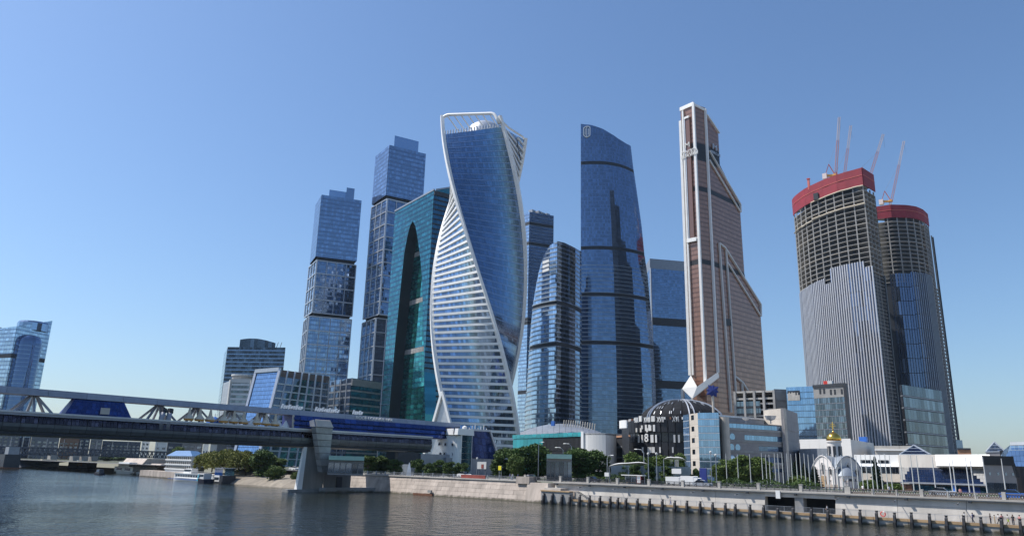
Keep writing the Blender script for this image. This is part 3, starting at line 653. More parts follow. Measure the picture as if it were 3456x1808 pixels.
# ---- bronze tower with white ribs
def mercury():
    zr = 339; B_, C = xy(PZ(z6(57, 62), zr)), xy(PZ(z6(112, 38), zr)); D = xy(PZ(z6(157, 53), zr))
    zs1 = zat(z6(180, 388), hypot(*D)+1); D2, q2 = xy(PZ(z6(180, 388), zs1)), xy(PZ(z6(282, 437), zs1))
    dv = Vector((q2[0]-D2[0], q2[1]-D2[1], 0)).normalized()
    E0 = (D[0]+dv.x*10, D[1]+dv.y*10)
    rt = root('bronze_tower', 'bronze glass tower with white ribs and stepped slanting right edge', 'tower', (*C, GZ))
    prof = [(213, 160), (220, 290), (302, 455), (322, 750), (385, 868), (410, 1215), (418, 1400)]
    et = sorted((PP(z6(*p), D, E0).z, hypot(PP(z6(*p), D, E0).x-D[0], PP(z6(*p), D, E0).y-D[1])) for p in prof)
    ztE = PP(z6(213, 160), D, E0).z; ztD = PP(z6(163, 84), D, E0).z
    def ext(z):
        if z > ztE: return max(.5, et[-1][1]*(ztD-z)/(ztD-ztE)+.5) if z < ztD else .5
        return interp(et, z)
    def E_(z): e = ext(z); return (D[0]+dv.x*e, D[1]+dv.y*e)
    Lb = lambda z: par(B_, C, E_(z))
    nB = outn(seg(B_, C), .5, 0); bk = away(B_, 36)
    lv = sorted(set([GZ]+floors(GZ, zr, 12)+[e[0] for e in et if e[0] < zr]+[ztE, ztD]))
    loft(rt, lambda z: [B_, C, D, E_(z), away(E_(z), 30), bk], lv, K['core'], ins=.7)
    zs = floors(GZ, zr, 4.3)
    zt1, zt0 = zat(z6(112, 192), hypot(*C)), zat(z6(112, 272), hypot(*C))
    blk = [k for k in range(len(zs)-1) if zt0-1 < (zs[k]+zs[k+1])/2 < zt1+1]
    dk = [k for k in range(len(zs)-1) if any(abs((zs[k]+zs[k+1])/2-zat(z6(112, y), hypot(*C))) < 2.3 for y in (390, 690))]
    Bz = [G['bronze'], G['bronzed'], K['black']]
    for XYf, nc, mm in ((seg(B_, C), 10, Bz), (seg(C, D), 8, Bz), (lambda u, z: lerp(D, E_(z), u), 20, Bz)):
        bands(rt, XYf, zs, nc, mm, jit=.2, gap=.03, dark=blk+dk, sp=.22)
    # white ribs at the plan corners
    nC = outn(seg(C, D), .5, 0)
    def rib(q, za, zb, w, o): M().beam((q[0]+o[0], q[1]+o[1], za), (q[0]+o[0], q[1]+o[1], zb), w, w).build('white_rib', K['white'], rt)
    zb1, zb2 = zat(z6(128, 1203), hypot(*C)), zat(z6(213, 1148), hypot(*D))
    zL = zat(z6(100, 1160), hypot(*B_))
    rib(B_, zL, zr-12, 2.3, (nB[0]*.6, nB[1]*.6)); rib(C, zb1, zr+.6, 2.1, (nB[0]*.8, nB[1]*.8)); rib(D, zb2, zr-2, 2.0, (nC[0]*.6, nC[1]*.6))
    mC = lerp(B_, C, .22); rib(mC, zL, zr-3, 1.6, (nB[0]*1.1, nB[1]*1.1))
    M().beam((*B_, zr), (*C, zr), 2.4, 3.6).build('top_rail', K['white'], rt); M().beam((*C, zr-1), (*D, zr-3), 2, 2.4).build('top_rail', K['white'], rt)
    # recessed bay box on the left face
    a, b = lerp(B_, C, .36), lerp(B_, C, .70); zc = zat(z6(92, 88), hypot(*C)); zq = zat(z6(100, 610), hypot(*C)+4)
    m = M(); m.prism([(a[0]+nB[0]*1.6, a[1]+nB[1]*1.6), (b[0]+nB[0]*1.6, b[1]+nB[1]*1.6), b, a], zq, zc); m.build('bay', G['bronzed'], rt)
    M().beam((a[0]+nB[0]*1.6, a[1]+nB[1]*1.6, zc), (b[0]+nB[0]*1.6, b[1]+nB[1]*1.6, zc), 2, 2).build('bay_cap', K['white'], rt)
    M().beam((a[0]+nB[0]*1.8, a[1]+nB[1]*1.8, zq), (a[0]+nB[0]*1.8, a[1]+nB[1]*1.8, zc), .8, .8).build('bay_edge', K['silver'], rt)
    p1 = PP(z6(90, 606), B_, C); p2 = PP(z6(130, 598), B_, C); o = Vector((nB[0]*1.8, nB[1]*1.8, 0))
    M().beam(p1+o, p2+o, 2, 3.4).build('white_brace', K['white'], rt)
    # beams lying on the right wall, following the measured diagonals
    nD = outn(seg(D, E0), .5, 0); oD = Vector((nD[0]*.9, nD[1]*.9, 0)); P = lambda p: PP(z6(*p), D, E0)+oD
    for a, b, w in (((163, 84), (214, 160), 1.6), ((173, 232), (302, 455), 1.5), ((173, 270), (302, 485), 1.1), ((214, 614), (236, 632), 1.8), ((236, 630), (386, 868), 1.7), ((246, 690), (386, 915), 1.2),
                    ((214, 614), (262, 1312), 1.8), ((242, 640), (282, 1225), 1.4), ((280, 1165), (310, 1190), 2), ((310, 1190), (330, 1222), 2), ((302, 455), (303, 486), 1.3), ((386, 868), (387, 916), 1.3), ((308, 1190), (310, 1225), 1.5)):
        M().beam(P(a), P(b), w, 1.4).build('white_beam', K['offwhite'], rt)
    for y in (940,): M().beam(P((240, y)), P((260, y)), 1.0, 6).build('dark_panel', K['black'], rt)
    # chevron foot: two thick arms meeting below the front corner
    o = Vector((nB[0]*3.5, nB[1]*3.5, 0)); Q = lambda p: PP(z6(*p), B_, C); dc = Vector((C[0], C[1], 0)).normalized()
    rC = hypot(*C)-4; H_ = lambda p, d=0: PR(z6(*p), rC+d)
    J1, J2, R1, R2 = H_((126, 1207)), H_((106, 1257)), H_((213, 1146)), H_((217, 1168))
    for quad_ in ([H_((64, 1216), 6), H_((100, 1160), 6), J1, J2], [J2, J1, R1, R2]):
        M().hexa([v-dc*2.5 for v in quad_], [v+dc*3 for v in quad_]).build('chevron_arm', K['white'], rt)
    o = -dc*3
    for a in ((66, 1216), (106, 1257)):
        p = Q(a)+o*.6; M().beam(p, (p.x, p.y, GZ), 2.2).build('foot_leg', K['white'], rt)
    # name band
    up = (0, 0, 1)
    cB = PP(z6(92, 212), B_, C)+Vector((nB[0]*2.2, nB[1]*2.2, 0)); dB = (C[0]-B_[0], C[1]-B_[1], 0)
    lettering('M', 7, cB, dB, up, K['offwhite'], rt, wide=1.1)
    cB = PP(z6(100, 238), B_, C)+Vector((nB[0]*2.3, nB[1]*2.3, 0)); lettering('ГРУППА', 4.6, cB, dB, up, K['white'], rt)
    cB = PP(z6(101, 253), B_, C)+Vector((nB[0]*2.3, nB[1]*2.3, 0)); lettering('МЕРКУРИЙ', 4.6, cB, dB, up, K['white'], rt, wide=.75)
    cE = PP(z6(194, 220), D, E0)+Vector((nD[0]*1.2, nD[1]*1.2, 0)); lettering('M', 7.5, cE, dv, up, K['silver'], rt, wide=1.4)
    cE = PP(z6(199, 246), D, E0)+Vector((nD[0]*1.2, nD[1]*1.2, 0)); lettering('MERCURY', 3.6, cE, dv, up, K['silver'], rt)
mercury()

# ---- two towers under construction
def neva(label, top, endp, zr, redh, frame_bot, fac_top, ncol, floors_h, side_depth, group, end_solid=True):
    pl = [xy(PZ(p, zr)) for p in top]; F = pl[-1]; Eb = xy(PZ(endp, zr)); rF = hypot(*F)
    rt = root('tower_under_construction', label, 'tower', (*F, GZ), group)
    front = poly_xy(pl); endf = seg(F, Eb); back = [away(Eb, side_depth*.6), away(pl[0], side_depth)]
    fp = pl+[Eb]+back
    zred = zat(redh, rF); zfb = zat(fac_top, rF); n0 = outn(endf, .5, 0)
    # raw concrete storeys: slab edges, columns, core
    ce = centre(fp); small = [lerp(ce, p, .74) for p in fp]
    M().prism(small, zfb-30, zred+4).build('concrete_core', K['dkmetal'], rt)
    zs = floors(zfb-8, zred, floors_h); ins1 = inset(fp, .8)
    for i, z in enumerate(zs[:-1]):
        M().prism(fp, z, z+.55).build('floor_slab', K['conc'] if i % 5 else K['cap'], rt)
    for k in range(ncol+1):
        x, y = front(k/ncol, 0); q = lerp((x, y), ce, .02)
        M().box(q[0]-.55, q[0]+.55, q[1]-.55, q[1]+.55, zs[0], zs[-1]).build('column', K['conc'], rt)
    for k in range(1, 4):
        q = lerp(F, Eb, k/3); q = lerp(q, ce, .03); M().box(q[0]-.6, q[0]+.6, q[1]-.6, q[1]+.6, GZ, zs[-1]).build('column', K['concd'], rt)
    # red safety screen
    for XYf, n in ((front, 12), (endf, 3)):
        for i in range(n):
            a, b = XYf(i/n, 0), XYf((i+1)/n, 0); na = outn(XYf, (i+.5)/n, 0); o = .9
            M().hexa([(a[0], a[1], zred), (a[0]+na[0]*o, a[1]+na[1]*o, zred), (b[0]+na[0]*o, b[1]+na[1]*o, zred), (b[0], b[1], zred)],
                     [(a[0], a[1], zr), (a[0]+na[0]*o, a[1]+na[1]*o, zr), (b[0]+na[0]*o, b[1]+na[1]*o, zr), (b[0], b[1], zr)]).build('red_screen', K['red'], rt)
        m = M()
        for i in range(n*2):
            a, b = XYf(i/n/2, 0), XYf((i+1)/n/2, 0); na = outn(XYf, (i+.5)/n/2, 0)
            zm = zr-(zr-zred)*.42; m.beam((a[0]+na[0]*1.0, a[1]+na[1]*1.0, zm), (b[0]+na[0]*1.0, b[1]+na[1]*1.0, zm), .5, .5)
        m.build('screen_rail', K['crane'], rt)
    M().prism(inset(fp, 1), zr-6, zr-5).build('top_deck', K['conc'], rt)
    # curtain wall with vertical fins
    return rt, front, endf, fp, zfb, F, Eb, ce, zs
def towers_uc():
    ZN = 331
    grp = 'towers under construction with red tops'
    t1 = [z7(*p) for p in ((163, 642), (178, 618), (205, 595), (250, 562), (300, 535), (400, 490), (500, 452), (600, 425), (670, 405))]
    rt, front, endf, fp, zfb, F, Eb, ce, zs = neva('larger unfinished tower with red screened top and grey finned facade', t1, z7(752, 458), ZN, z7(690, 532), None, z7(752, 1105), 10, 5.3, 38, grp)
    # stepped curtain-wall top
    def ftop(u): return zfb+(4 if .58 < u < .93 else (-7+10*(u-.3) if u < .5 else (-12 if u < .58 else -3)))
    zb = GZ; m = M(); nfin = 40
    core = inset(fp, 1.6); M().prism(core, GZ, zfb-9).build('core', K['core'], rt)
    for j in range(nfin):
        u0, u1 = j/nfin, (j+1)/nfin; zt = ftop((u0+u1)/2)
        a, b = front(u0+.12/nfin, 0), front(u1-.1/nfin, 0); n0 = outn(front, (u0+u1)/2, 0); m = M()
        nr = 14
        for i in range(nr):
            za, zc = zb+(zt-zb)*(i+.02)/nr, zb+(zt-zb)*(i+.98)/nr; jt = random.gauss(0, .03)
            m.quad((a[0]+n0[0]*(.2+jt), a[1]+n0[1]*(.2+jt), za), (b[0]+n0[0]*(.2-jt), b[1]+n0[1]*(.2-jt), za), (b[0]+n0[0]*(.2-jt), b[1]+n0[1]*(.2-jt), zc), (a[0]+n0[0]*(.2+jt), a[1]+n0[1]*(.2+jt), zc))
        m.build('glass_strip', G['fin'], rt)
        p = front(u1, 0); M().beam((p[0]+n0[0]*.7, p[1]+n0[1]*.7, zb), (p[0]+n0[0]*.7, p[1]+n0[1]*.7, zt), 1.0, 1.5, side=(n0[1], -n0[0], 0)).build('vertical_fin', K['fin'], rt)
    for z in floors(GZ, zs[0], 3.9): M().prism([lerp(F, ce, .02), Eb, away(Eb, 10), lerp(F, ce, .3)], z, z+.7).build('end_slab', K['concd'], rt)
    M().beam((*Eb, GZ), (*Eb, zs[0]), 2.0).build('end_column', K['dkmetal'], rt)
    # hoist gap and rubble nets
    for y, dx in ((545, 0), (690, 1), (760, 2)):
        pts = []
        for i in range(9):
            u = .42+.58*i/8 if dx != 2 else .02+.4*i/8; zz = zat(z7(690, (535, 668, 668)[dx]), hypot(*F)); p = front(u, 0); n0 = outn(front, u, 0)
            pts.append((p[0]+n0[0]*1.5, p[1]+n0[1]*1.5, zz-(dx == 2)*2+random.uniform(-.5, .5)))
        M().tube(pts, .8, 5).build('debris_net', K['cloth'], rt)
    q = front(.5, 0); n0 = outn(front, .5, 0); zz = zat(z7(415, 572), hypot(*F)+12)
    M().box(q[0]+n0[0]*1.2-2.6, q[0]+n0[0]*1.2+2.6, q[1]+n0[1]*1.2-2.6, q[1]+n0[1]*1.2+2.6, zz-4, zz+4).build('hoist_opening', K['core'], rt)
    t2 = [z7(*p) for p in ((770, 692), (880, 676), (1000, 679), (1070, 691), (1115, 712))]
    rt2, front2, endf2, fp2, zfb2, F2, Eb2, ce2, zs2 = neva('smaller unfinished tower with dark red screen, right of the larger one', t2, z7(1150, 745), ZN, z7(1118, 805), None, z7(1150, 1225), 6, 5.2, 38, grp)
    M().prism(inset(fp2, 1.6), GZ, zfb2-6).build('core', K['core'], rt2)
    nfin = 20
    for j in range(nfin):
        u0, u1 = .1+.9*j/nfin, .1+.9*(j+1)/nfin
        a, b = front2(u0+.005, 0), front2(u1-.005, 0); n0 = outn(front2, (u0+u1)/2, 0); m = M(); nr = 14; zt = zfb2+(5 if j > 7 else 3)
        for i in range(nr):
            za, zc = GZ+(zt-GZ)*(i+.02)/nr, GZ+(zt-GZ)*(i+.98)/nr; jt = random.gauss(0, .02)
            m.quad((a[0]+n0[0]*(.2+jt), a[1]+n0[1]*(.2+jt), za), (b[0]+n0[0]*(.2-jt), b[1]+n0[1]*(.2-jt), za), (b[0]+n0[0]*(.2-jt), b[1]+n0[1]*(.2-jt), zc), (a[0]+n0[0]*(.2+jt), a[1]+n0[1]*(.2+jt), zc))
        m.build('glass_strip', G['fin2'], rt2)
        if j > 7: p = front2(u1, 0); M().beam((p[0]+n0[0]*.6, p[1]+n0[1]*.6, GZ), (p[0]+n0[0]*.6, p[1]+n0[1]*.6, zt), .7, 1.2, side=(n0[1], -n0[0], 0)).build('vertical_fin', K['steel'], rt2)
    E3 = lerp(F2, Eb2, 1.7)
    for z in floors(GZ, zs2[0], 4.2): M().prism([F2, lerp(F2, E3, .8), away(lerp(F2, E3, .8), 9), away(F2, 9)], z, z+.9).build('end_slab', K['concd'], rt2)
    for t in (.45, .8, 1.0): q = lerp(F2, E3, t); M().beam((*q, GZ), (*q, zs2[-3]), 1.3).build('end_column', K['core'] if t == 1 else K['concd'], rt2)
    # podium in front of the smaller tower
    r = 560; L, F, R = XYr(z8(905, 840), r), XYr(z8(918, 826), r-3), XYr(z8(1195, 870), r+45)
    zt = zat(z8(918, 826), r)
    rt3 = root('podium_block', 'grey glass podium with horizontal bands at the foot of the smaller unfinished tower', 'building', (*F, GZ))
    block(rt3, L, F, R, GZ, zt, 7.6, 1, 14, [G['dark'], K['steel'], K['core']], [G['grey'], K['steel'], K['core']], sp=.12, jit=.2, ledge=K['dkmetal'], lh=.6, lp=.3)
    # cranes
    def crane(base, tip, label, mast=14, cab=True):
        b = Vector(base); t = Vector(tip)
        rt = root('tower_crane', label, 'crane', b, 'luffing cranes on the unfinished towers')
        def lattice(p, q, w, name, mt):
            p, q = Vector(p), Vector(q); d = q-p; a = d.cross(Vector((0, 0, 1)))
            if a.length < .01: a = Vector((1, 0, 0))
            a.normalize(); bb = d.cross(a).normalized(); m = M(); cs = [(a*i+bb*j)*(w/2) for i, j in ((-1, -1), (1, -1), (1, 1), (-1, 1))]
            for c in cs: m.beam(p+c, q+c, .42)
            n = max(3, int(d.length/w/1.3))
            for i in range(n):
                for k in range(4):
                    m.beam(p+d*(i/n)+cs[k], p+d*((i+1)/n)+cs[(k+1) % 4], .26)
            return m.build(name, mt, rt)
        top = b+Vector((0, 0, mast)); lattice(b, top, 2.0, 'mast', K['cranew'])
        M().box(top.x-2.6, top.x+2.6, top.y-2.6, top.y+2.6, top.z, top.z+1.8).build('slewing_ring', K['orange'], rt)
        dh = Vector((t.x-top.x, t.y-top.y, 0)); dh = dh.normalized() if dh.length > .1 else Vector((1, 0, 0))
        foot = top+dh*1.6+Vector((0, 0, 1)); mid = foot+(t-foot)*.6
        lattice(foot, mid, 2.3, 'jib', K['cranep']); lattice(mid, t, 2.1, 'jib_end', K['cranew'])
        cj = top-dh*10+Vector((0, 0, 1)); M().beam(top+Vector((0, 0, .8)), cj, 3.2, 2.0).build('counter_jib', K['orange'], rt)
        M().box(cj.x-2.4, cj.x+2.4, cj.y-2.4, cj.y+2.4, cj.z-4, cj.z+2.4).build('counterweight', K['cranew'], rt)
        ap = top-dh*5+Vector((0, 0, 15)); m = M(); m.beam(top+dh*1.5, ap, .8); m.beam(cj, ap, .7); m.build('a_frame', K['crane'], rt)
        M().tube([ap, mid], .09, 4).build('luffing_rope', K['dkmetal'], rt)
        s = Vector((-dh.y, dh.x, 0)); k = top+s*2+dh*1; M().box(k.x-1, k.x+1, k.y-1, k.y+1, top.z+.4, top.z+2.8).build('cab', K['white'], rt)
        M().tube([t, t-Vector((0, 0, 16))], .08, 4).build('hoist_rope', K['dkmetal'], rt)
    rF = hypot(*ce)
    for bp, tp, lab, ms in ((z7(470, 470), z7(505, 35), 'luffing crane with upright jib and white counterweight, leftmost on the larger tower', 17), (z7(520, 470), z7(590, 97), 'luffing crane whose jib tilts just right of the upright jib', 6), (z7(715, 470), z7(828, 160), 'luffing crane with white jib tip behind the right corner of the larger red top', 8)):
        b = PR(bp, rF+6); crane((b.x, b.y, ZN-6), PR(tp, rF+8), lab, ms+2)
    b = PR(z7(880, 660), hypot(*ce2)); crane((b.x, b.y, ZN-6), PR(z7(980, 210), hypot(*ce2)+4), 'luffing crane standing on the smaller red-topped tower', 20)
    rM = hypot(*xy(PZ(z7(300, 535), ZN)))+3; b = PR(z7(283, 540), rM); rt = root('climbing_mast', 'short red mast on the left of the larger red top', 'mast', (b.x, b.y, ZN-4))
    M().box(b.x-1.1, b.x+1.1, b.y-1.1, b.y+1.1, ZN-4, PR(z7(283, 490), rM).z).build('mast', K['crane'], rt); M().box(b.x-1.6, b.x+1.6, b.y-1.6, b.y+1.6, PR(z7(283, 490), rM).z, PR(z7(283, 490), rM).z+1).build('mast_head', K['redp'], rt)
towers_uc()
# ================================================================ SETTING
def setting():
    m = M(); m.quad((-6000, -3000, 0), (1500, -3000, 0), (1500, 156.5, 0), (-6000, 156.5, 0)); 
    m.v = []; m.f = []; m.m = []; m.t = []
    m.quad((-1500, -60, 0), (400, -60, 0), (400, 260, 0), (-1500, 260, 0))
    w, nt, b = nmat('river_water'); n, l = nt.nodes, nt.links
    b.inputs['Base Color'].default_value = (.018, .022, .018, 1); b.inputs['Roughness'].default_value = .07; b.inputs['IOR'].default_value = 1.33; b.inputs['Specular IOR Level'].default_value = .30
    tc = n.new('ShaderNodeTexCoord'); prev = None
    for sc, st, sx in ((.06, .5, 1.0), (.4, .55, 1.2), (1.8, .16, 1.0)):
        mp = n.new('ShaderNodeMapping'); mp.inputs['Scale'].default_value = (sx, 1.0, 1); mp.inputs['Rotation'].default_value = (0, 0, radians(20))
        nz = n.new('ShaderNodeTexNoise'); nz.inputs['Scale'].default_value = sc; nz.inputs['Detail'].default_value = 3
        l.new(tc.outputs['Object'], mp.inputs['Vector']); l.new(mp.outputs[0], nz.inputs['Vector'])
        bp = n.new('ShaderNodeBump'); bp.inputs['Strength'].default_value = 1; bp.inputs['Distance'].default_value = st
        l.new(nz.outputs['Fac'], bp.inputs['Height'])
        if sc > .1:                                  # calm and ruffled patches
            pn = n.new('ShaderNodeTexNoise'); pn.inputs['Scale'].default_value = .022; pn.inputs['Detail'].default_value = 3; l.new(tc.outputs['Object'], pn.inputs['Vector'])
            pm = n.new('ShaderNodeMapRange'); pm.inputs['From Min'].default_value = .35; pm.inputs['From Max'].default_value = .62; pm.inputs['To Min'].default_value = .35; pm.inputs['To Max'].default_value = 1
            l.new(pn.outputs['Fac'], pm.inputs['Value']); l.new(pm.outputs[0], bp.inputs['Strength'])
        if prev: l.new(prev.outputs[0], bp.inputs['Normal'])
        prev = bp
    l.new(prev.outputs[0], b.inputs['Normal'])
    struct('river', m, w, 'dark rippled river water')
    # ground sheets: city bank, far bend bank, near bank
    m = M(); m.quad((-222, 159.5, GZ), (3000, 159.5, GZ), (3000, 5000, GZ), (-222, 5000, GZ))
    struct('ground', m, K['pave'], 'paved city ground behind the embankment')
    m = M(); m.quad((-5000, 178, GZ), (-222, 178, GZ), (-222, 5000, GZ), (-5000, 5000, GZ)); struct('upstream_ground', m, K['scrub'], 'scrubby dark ground upstream of the bridge')
    m = M(); m.quad((-600, 158, GZ+.004), (1200, 158, GZ+.004), (1200, 158, GZ+.004), (-600, 158, GZ+.004)); 
    m = M(); m.quad((-700, 166, GZ+.012), (900, 166, GZ+.012), (900, 180, GZ+.012), (-700, 180, GZ+.012)); struct('road', m, K['asph'], 'asphalt embankment road')
    m = M()
    for k in range(-60, 60): m.box(k*9, k*9+3.5, 172.9, 173.1, GZ+.013, GZ+.017)
    struct('lane_marking', m, K['white'], 'white dashed lane line on the embankment road')
    m = M(); m.box(-700, 900, 180, 180.3, GZ, GZ+.14); m.box(-222, 900, 165.7, 166, GZ, GZ+.14); struct('kerb', m, K['cap'], 'stone kerb along the embankment road')
    m = M(); m.quad((-205, 181.5, GZ+.02), (40, 181.5, GZ+.02), (40, 200, GZ+.02), (-205, 200, GZ+.02)); struct('lawn', m, K['grass'], 'strip of lawn behind the road')
    # low natural bank upstream of the bridge
    m = M(); xs = [-226, -240, -262, -285, -310, -332]
    pr = [(x, (150+2*sin(x*.11)) if x > -330 else 158+4*sin(x*.05)) for x in xs]
    for (xa, ya), (xb, yb) in zip(pr, pr[1:]):
        for (d0, h0), (d1, h1) in zip(((-1.5, -.6), (1.5, 1.3), (4, 2.3), (12, 3.0), (22, 5.2)), ((1.5, 1.3), (4, 2.3), (12, 3.0), (22, 5.2), (34, GZ+.01))):
            m.quad((xb, yb+d0, h0), (xa, ya+d0, h0), (xa, ya+d1, h1), (xb, yb+d1, h1))
    struct('river_bank', m, K['soil'], 'low sandy river bank upstream of the bridge', smooth=True)
    m = M(); m.hexa([(-5000, -3000, -1), (-640, -3000, -1), (-600, 156, -1), (-5000, 156, -1)], [(-5000, -3000, 5), (-648, -3000, 5), (-610, 200, 5), (-5000, 200, 5)])
    struct('far_bank', m, K['hazed'], 'far bank at the river bend')
    m = M(); m.hexa([(-640, -3000, -1), (3000, -3000, -1), (3000, -14, -1), (-640, -14, -1)], [(-640, -3000, 5.2), (3000, -3000, 5.2), (3000, -17, 5.2), (-640, -17, 5.2)])
    struct('near_bank', m, K['pave'], 'near bank under the viewer')
setting()

# ---- embankment walls, quay, piles, railing
def embankment():
    rt = root('embankment_wall', 'pale sloped granite embankment wall left of the steps', 'wall', (-175, 157, 0))
    z3 = Zm(1100, 1450, 3.22)
    # sloped wall of granite blocks: courses and blocks as separate pieces
    x0, x1 = -222.0, -134.0; yb, yt = 155.6, 157.6; zt = 5.1
    M().hexa([(x0, yb+.3, -1), (x1, yb+.3, -1), (x1, 162, -1), (x0-2, 162, -1)], [(x0+1.5, yt+.3, zt), (x1, yt+.3, zt), (x1, 162, zt), (x0, 162, zt)]).build('wall_core', K['stone'], rt)
    nc = 5; L = 3.6; shared = {}
    for c in range(nc):
        za, zb = -.6+(zt+.6)*c/nc, -.6+(zt+.6)*(c+1)/nc; n = int((x1-x0)/L); of = (c % 2)*L/2
        for i in range(n+1):
            a, b = x0+i*L+of+.025-(L/2 if i == 0 and of else 0), x0+(i+1)*L+of-.025
            a = max(a, x0); b = min(b, x1)
            if b-a < .3: continue
            f = lambda z: yb+(yt-yb)*(z+.6)/(zt+.6)
            pr = random.uniform(-.02, .03)
            M().hexa([(a, f(za)-pr, za+.02), (b, f(za)-pr, za+.02), (b, f(za)+.5, za+.02), (a, f(za)+.5, za+.02)], [(a, f(zb)-pr, zb-.02), (b, f(zb)-pr, zb-.02), (b, f(zb)+.5, zb-.02), (a, f(zb)+.5, zb-.02)]).build('granite_block', K['stone'], rt)
    M().box(x0+1, x1, yt-.35, 159.6, zt, GZ+.02).build('cornice', K['cap'], rt)
    M().hexa([(x0-1.2, yb, -1), (x0+.0, yb, -1), (x0, 176, -1), (x0-3, 176, -1)], [(x0+.3, yt, zt), (x0+1.5, yt, zt), (x0+1.5, 176, zt), (x0+.3, 176, zt)]).build('wall_return', K['stone'], rt)
    M().box(-179, -170.5, 155.3, 155.75, -.2, .55).build('rusty_outfall', K['rust'], rt)
    M().box(-172.5, -171, 155.3, 155.9, .9, 1.6).build('outfall_box', K['concd'], rt)
    # pylon and steps block between walls
    rt = root('stair_block', 'rust stained stone block with steps between the two embankment walls', 'stairs', (-131, 157, 0))
    M().hexa([(-134.5, 155.2, -1), (-126.5, 155.2, -1), (-126.5, 160, -1), (-134.5, 160, -1)], [(-134.5, 156.9, 5.0), (-127.5, 156.9, 5.0), (-127.5, 160, 5.0), (-134.5, 160, 5.0)]).build('block', K['stone'], rt)
    M().box(-138.5, -133.8, 156.7, 160, 4.6, 6.4).build('pier_cap', K['stone'], rt)
    M().box(-128, -122.5, 155.9, 160, -1, 3.9).build('landing', K['stoneg'], rt); M().box(-122.5, -119, 157.2, 160, -1, 3.3).build('landing', K['stone'], rt)
    for i in range(9): M().box(-119+i*.5, -118.5+i*.5, 157.4, 159.6, -1, 3.2-i*.22).build('step', K['cap'], rt)
    # right wall and lower quay
    rt = root('quay_wall', 'grey granite embankment wall above the lower promenade', 'wall', (-70, 158, 0))
    xa, xb = -127.0, 60.0
    holes = [(-75.0, -52.0)]
    hx0, hx1 = PY((2586, 1710), 159.4).x, PY((2823, 1720), 159.4).x
    for a, b in ((xa, hx0), (hx1, xb)):
        n = max(1, int((b-a)/10.5)); w = (b-a)/n
        for i in range(n):
            for c in range(3):
                za, zb = 1.3+3.6*c/3, 1.3+3.6*(c+1)/3; pr = random.uniform(-.01, .015)
                p, q = a+i*w+.03, a+(i+1)*w-.03; f = lambda z: 158.6+(z-1.3)/3.6*.8
                M().hexa([(p, f(za)-pr, za+.012), (q, f(za)-pr, za+.012), (q, 160.5, za+.012), (p, 160.5, za+.012)], [(p, f(zb)-pr, zb-.012), (q, f(zb)-pr, zb-.012), (q, 160.5, zb-.012), (p, 160.5, zb-.012)]).build('granite_panel', K['stoneg'], rt)
    M().box(hx0, hx1, 159, 160.6, 4.15, 4.9).build('lintel', K['stoneg'], rt)
    M().box(hx0-.2, hx1+.2, 165.5, 166, .5, 5).build('underpass_back', K['core'], rt); M().box((hx0+hx1)/2-.9, (hx0+hx1)/2+.9, 159, 160.8, 1.3, 4.2).build('underpass_pier', K['concd'], rt)
    M().box(hx0-.6, hx0-.2, 159.6, 166, .5, 5).build('underpass_side', K['core'], rt); M().box(hx1+.2, hx1+.6, 159.6, 166, .5, 5).build('underpass_side', K['core'], rt)
    m = M(); m.box(xa, xb, 158.7, 160.6, 4.9, 5.1); m.build('cornice_shadow_course', K['steel'], rt)
    M().box(xa, xb, 158.35, 161, 5.1, GZ+.02).build('cornice', K['cap'], rt)
    x = xa+1
    while x < xb:
        M().box(x, x+.5, 158.1, 158.7, 4.6, 4.9).build('drain_spout', K['dkmetal'], rt); x += 10.5
    # lower quay
    rt = root('lower_promenade', 'narrow lower promenade with tan edge beam at the water', 'quay', (-70, 156, 0))
    M().box(-119, xb, 155.6, 159.4, -1.5, 1.3).build('quay_front', K['conc'], rt)
    x = -119
    while x < xb:
        M().box(x+.03, x+5.97, 155.25, 155.75, .95, 1.42).build('edge_beam', K['wood'], rt); M().box(x+.04, x+5.96, 155.42, 155.62, -.6, .93).build('quay_panel', K['stoneg'], rt); x += 6
    M().box(-128.5, -119, 155.3, 156.6, -1.5, 3.0).build('stub_quay', K['conc'], rt); M().box(-128.5, -119, 155.1, 156.7, 3.0, 3.3).build('stub_beam', K['wood'], rt)
    # lower railing as one thing with posts and bar panels
    rr = root('promenade_railing', 'thin grey bar railing along the lower promenade', 'railing', (-60, 157, 1.3))
    x = -117
    pan = None
    while x < 10:
        M().beam((x, 157.6, 1.3), (x, 157.6, 2.45), .09).build('post', K['steel'], rr)
        if pan is None:
            m = M(); m.beam((x, 157.6, 2.38), (x+4, 157.6, 2.38), .06); m.beam((x, 157.6, 1.45), (x+4, 157.6, 1.45), .05)
            for i in range(1, 20): m.beam((x+i*.2, 157.6, 1.45), (x+i*.2, 157.6, 2.38), .03)
            pan = m.build('bar_panel', K['steel'], rr); px0 = x
        else:
            o = pan.copy(); COL.objects.link(o); o.parent = rr; o.location.x = x-px0
        x += 4
    # fender piles
    k = .19136
    xs = [1700+v*k for v in (705, 858, 1028, 1172, 1345, 1520, 1702, 1885, 2018)]+[2100+v*k for v in (70, 275, 490, 715, 935, 1150, 1385, 1605, 1830, 2005, 2265)]
    xs += [2550+v*k for v in (155, 405, 675, 1000, 1290, 1575, 1862, 2155)]+[3000+v*k for v in (120, 420, 740, 1035, 1345, 1650, 2010, 2345)]
    first = None; nn = len(xs)
    marks = {3034: 'below the life ring'}
    ordn = lambda i: ('%d%s' % (i, 'th' if 10 <= i % 100 <= 20 else {1: 'st', 2: 'nd', 3: 'rd'}.get(i % 10, 'th')))
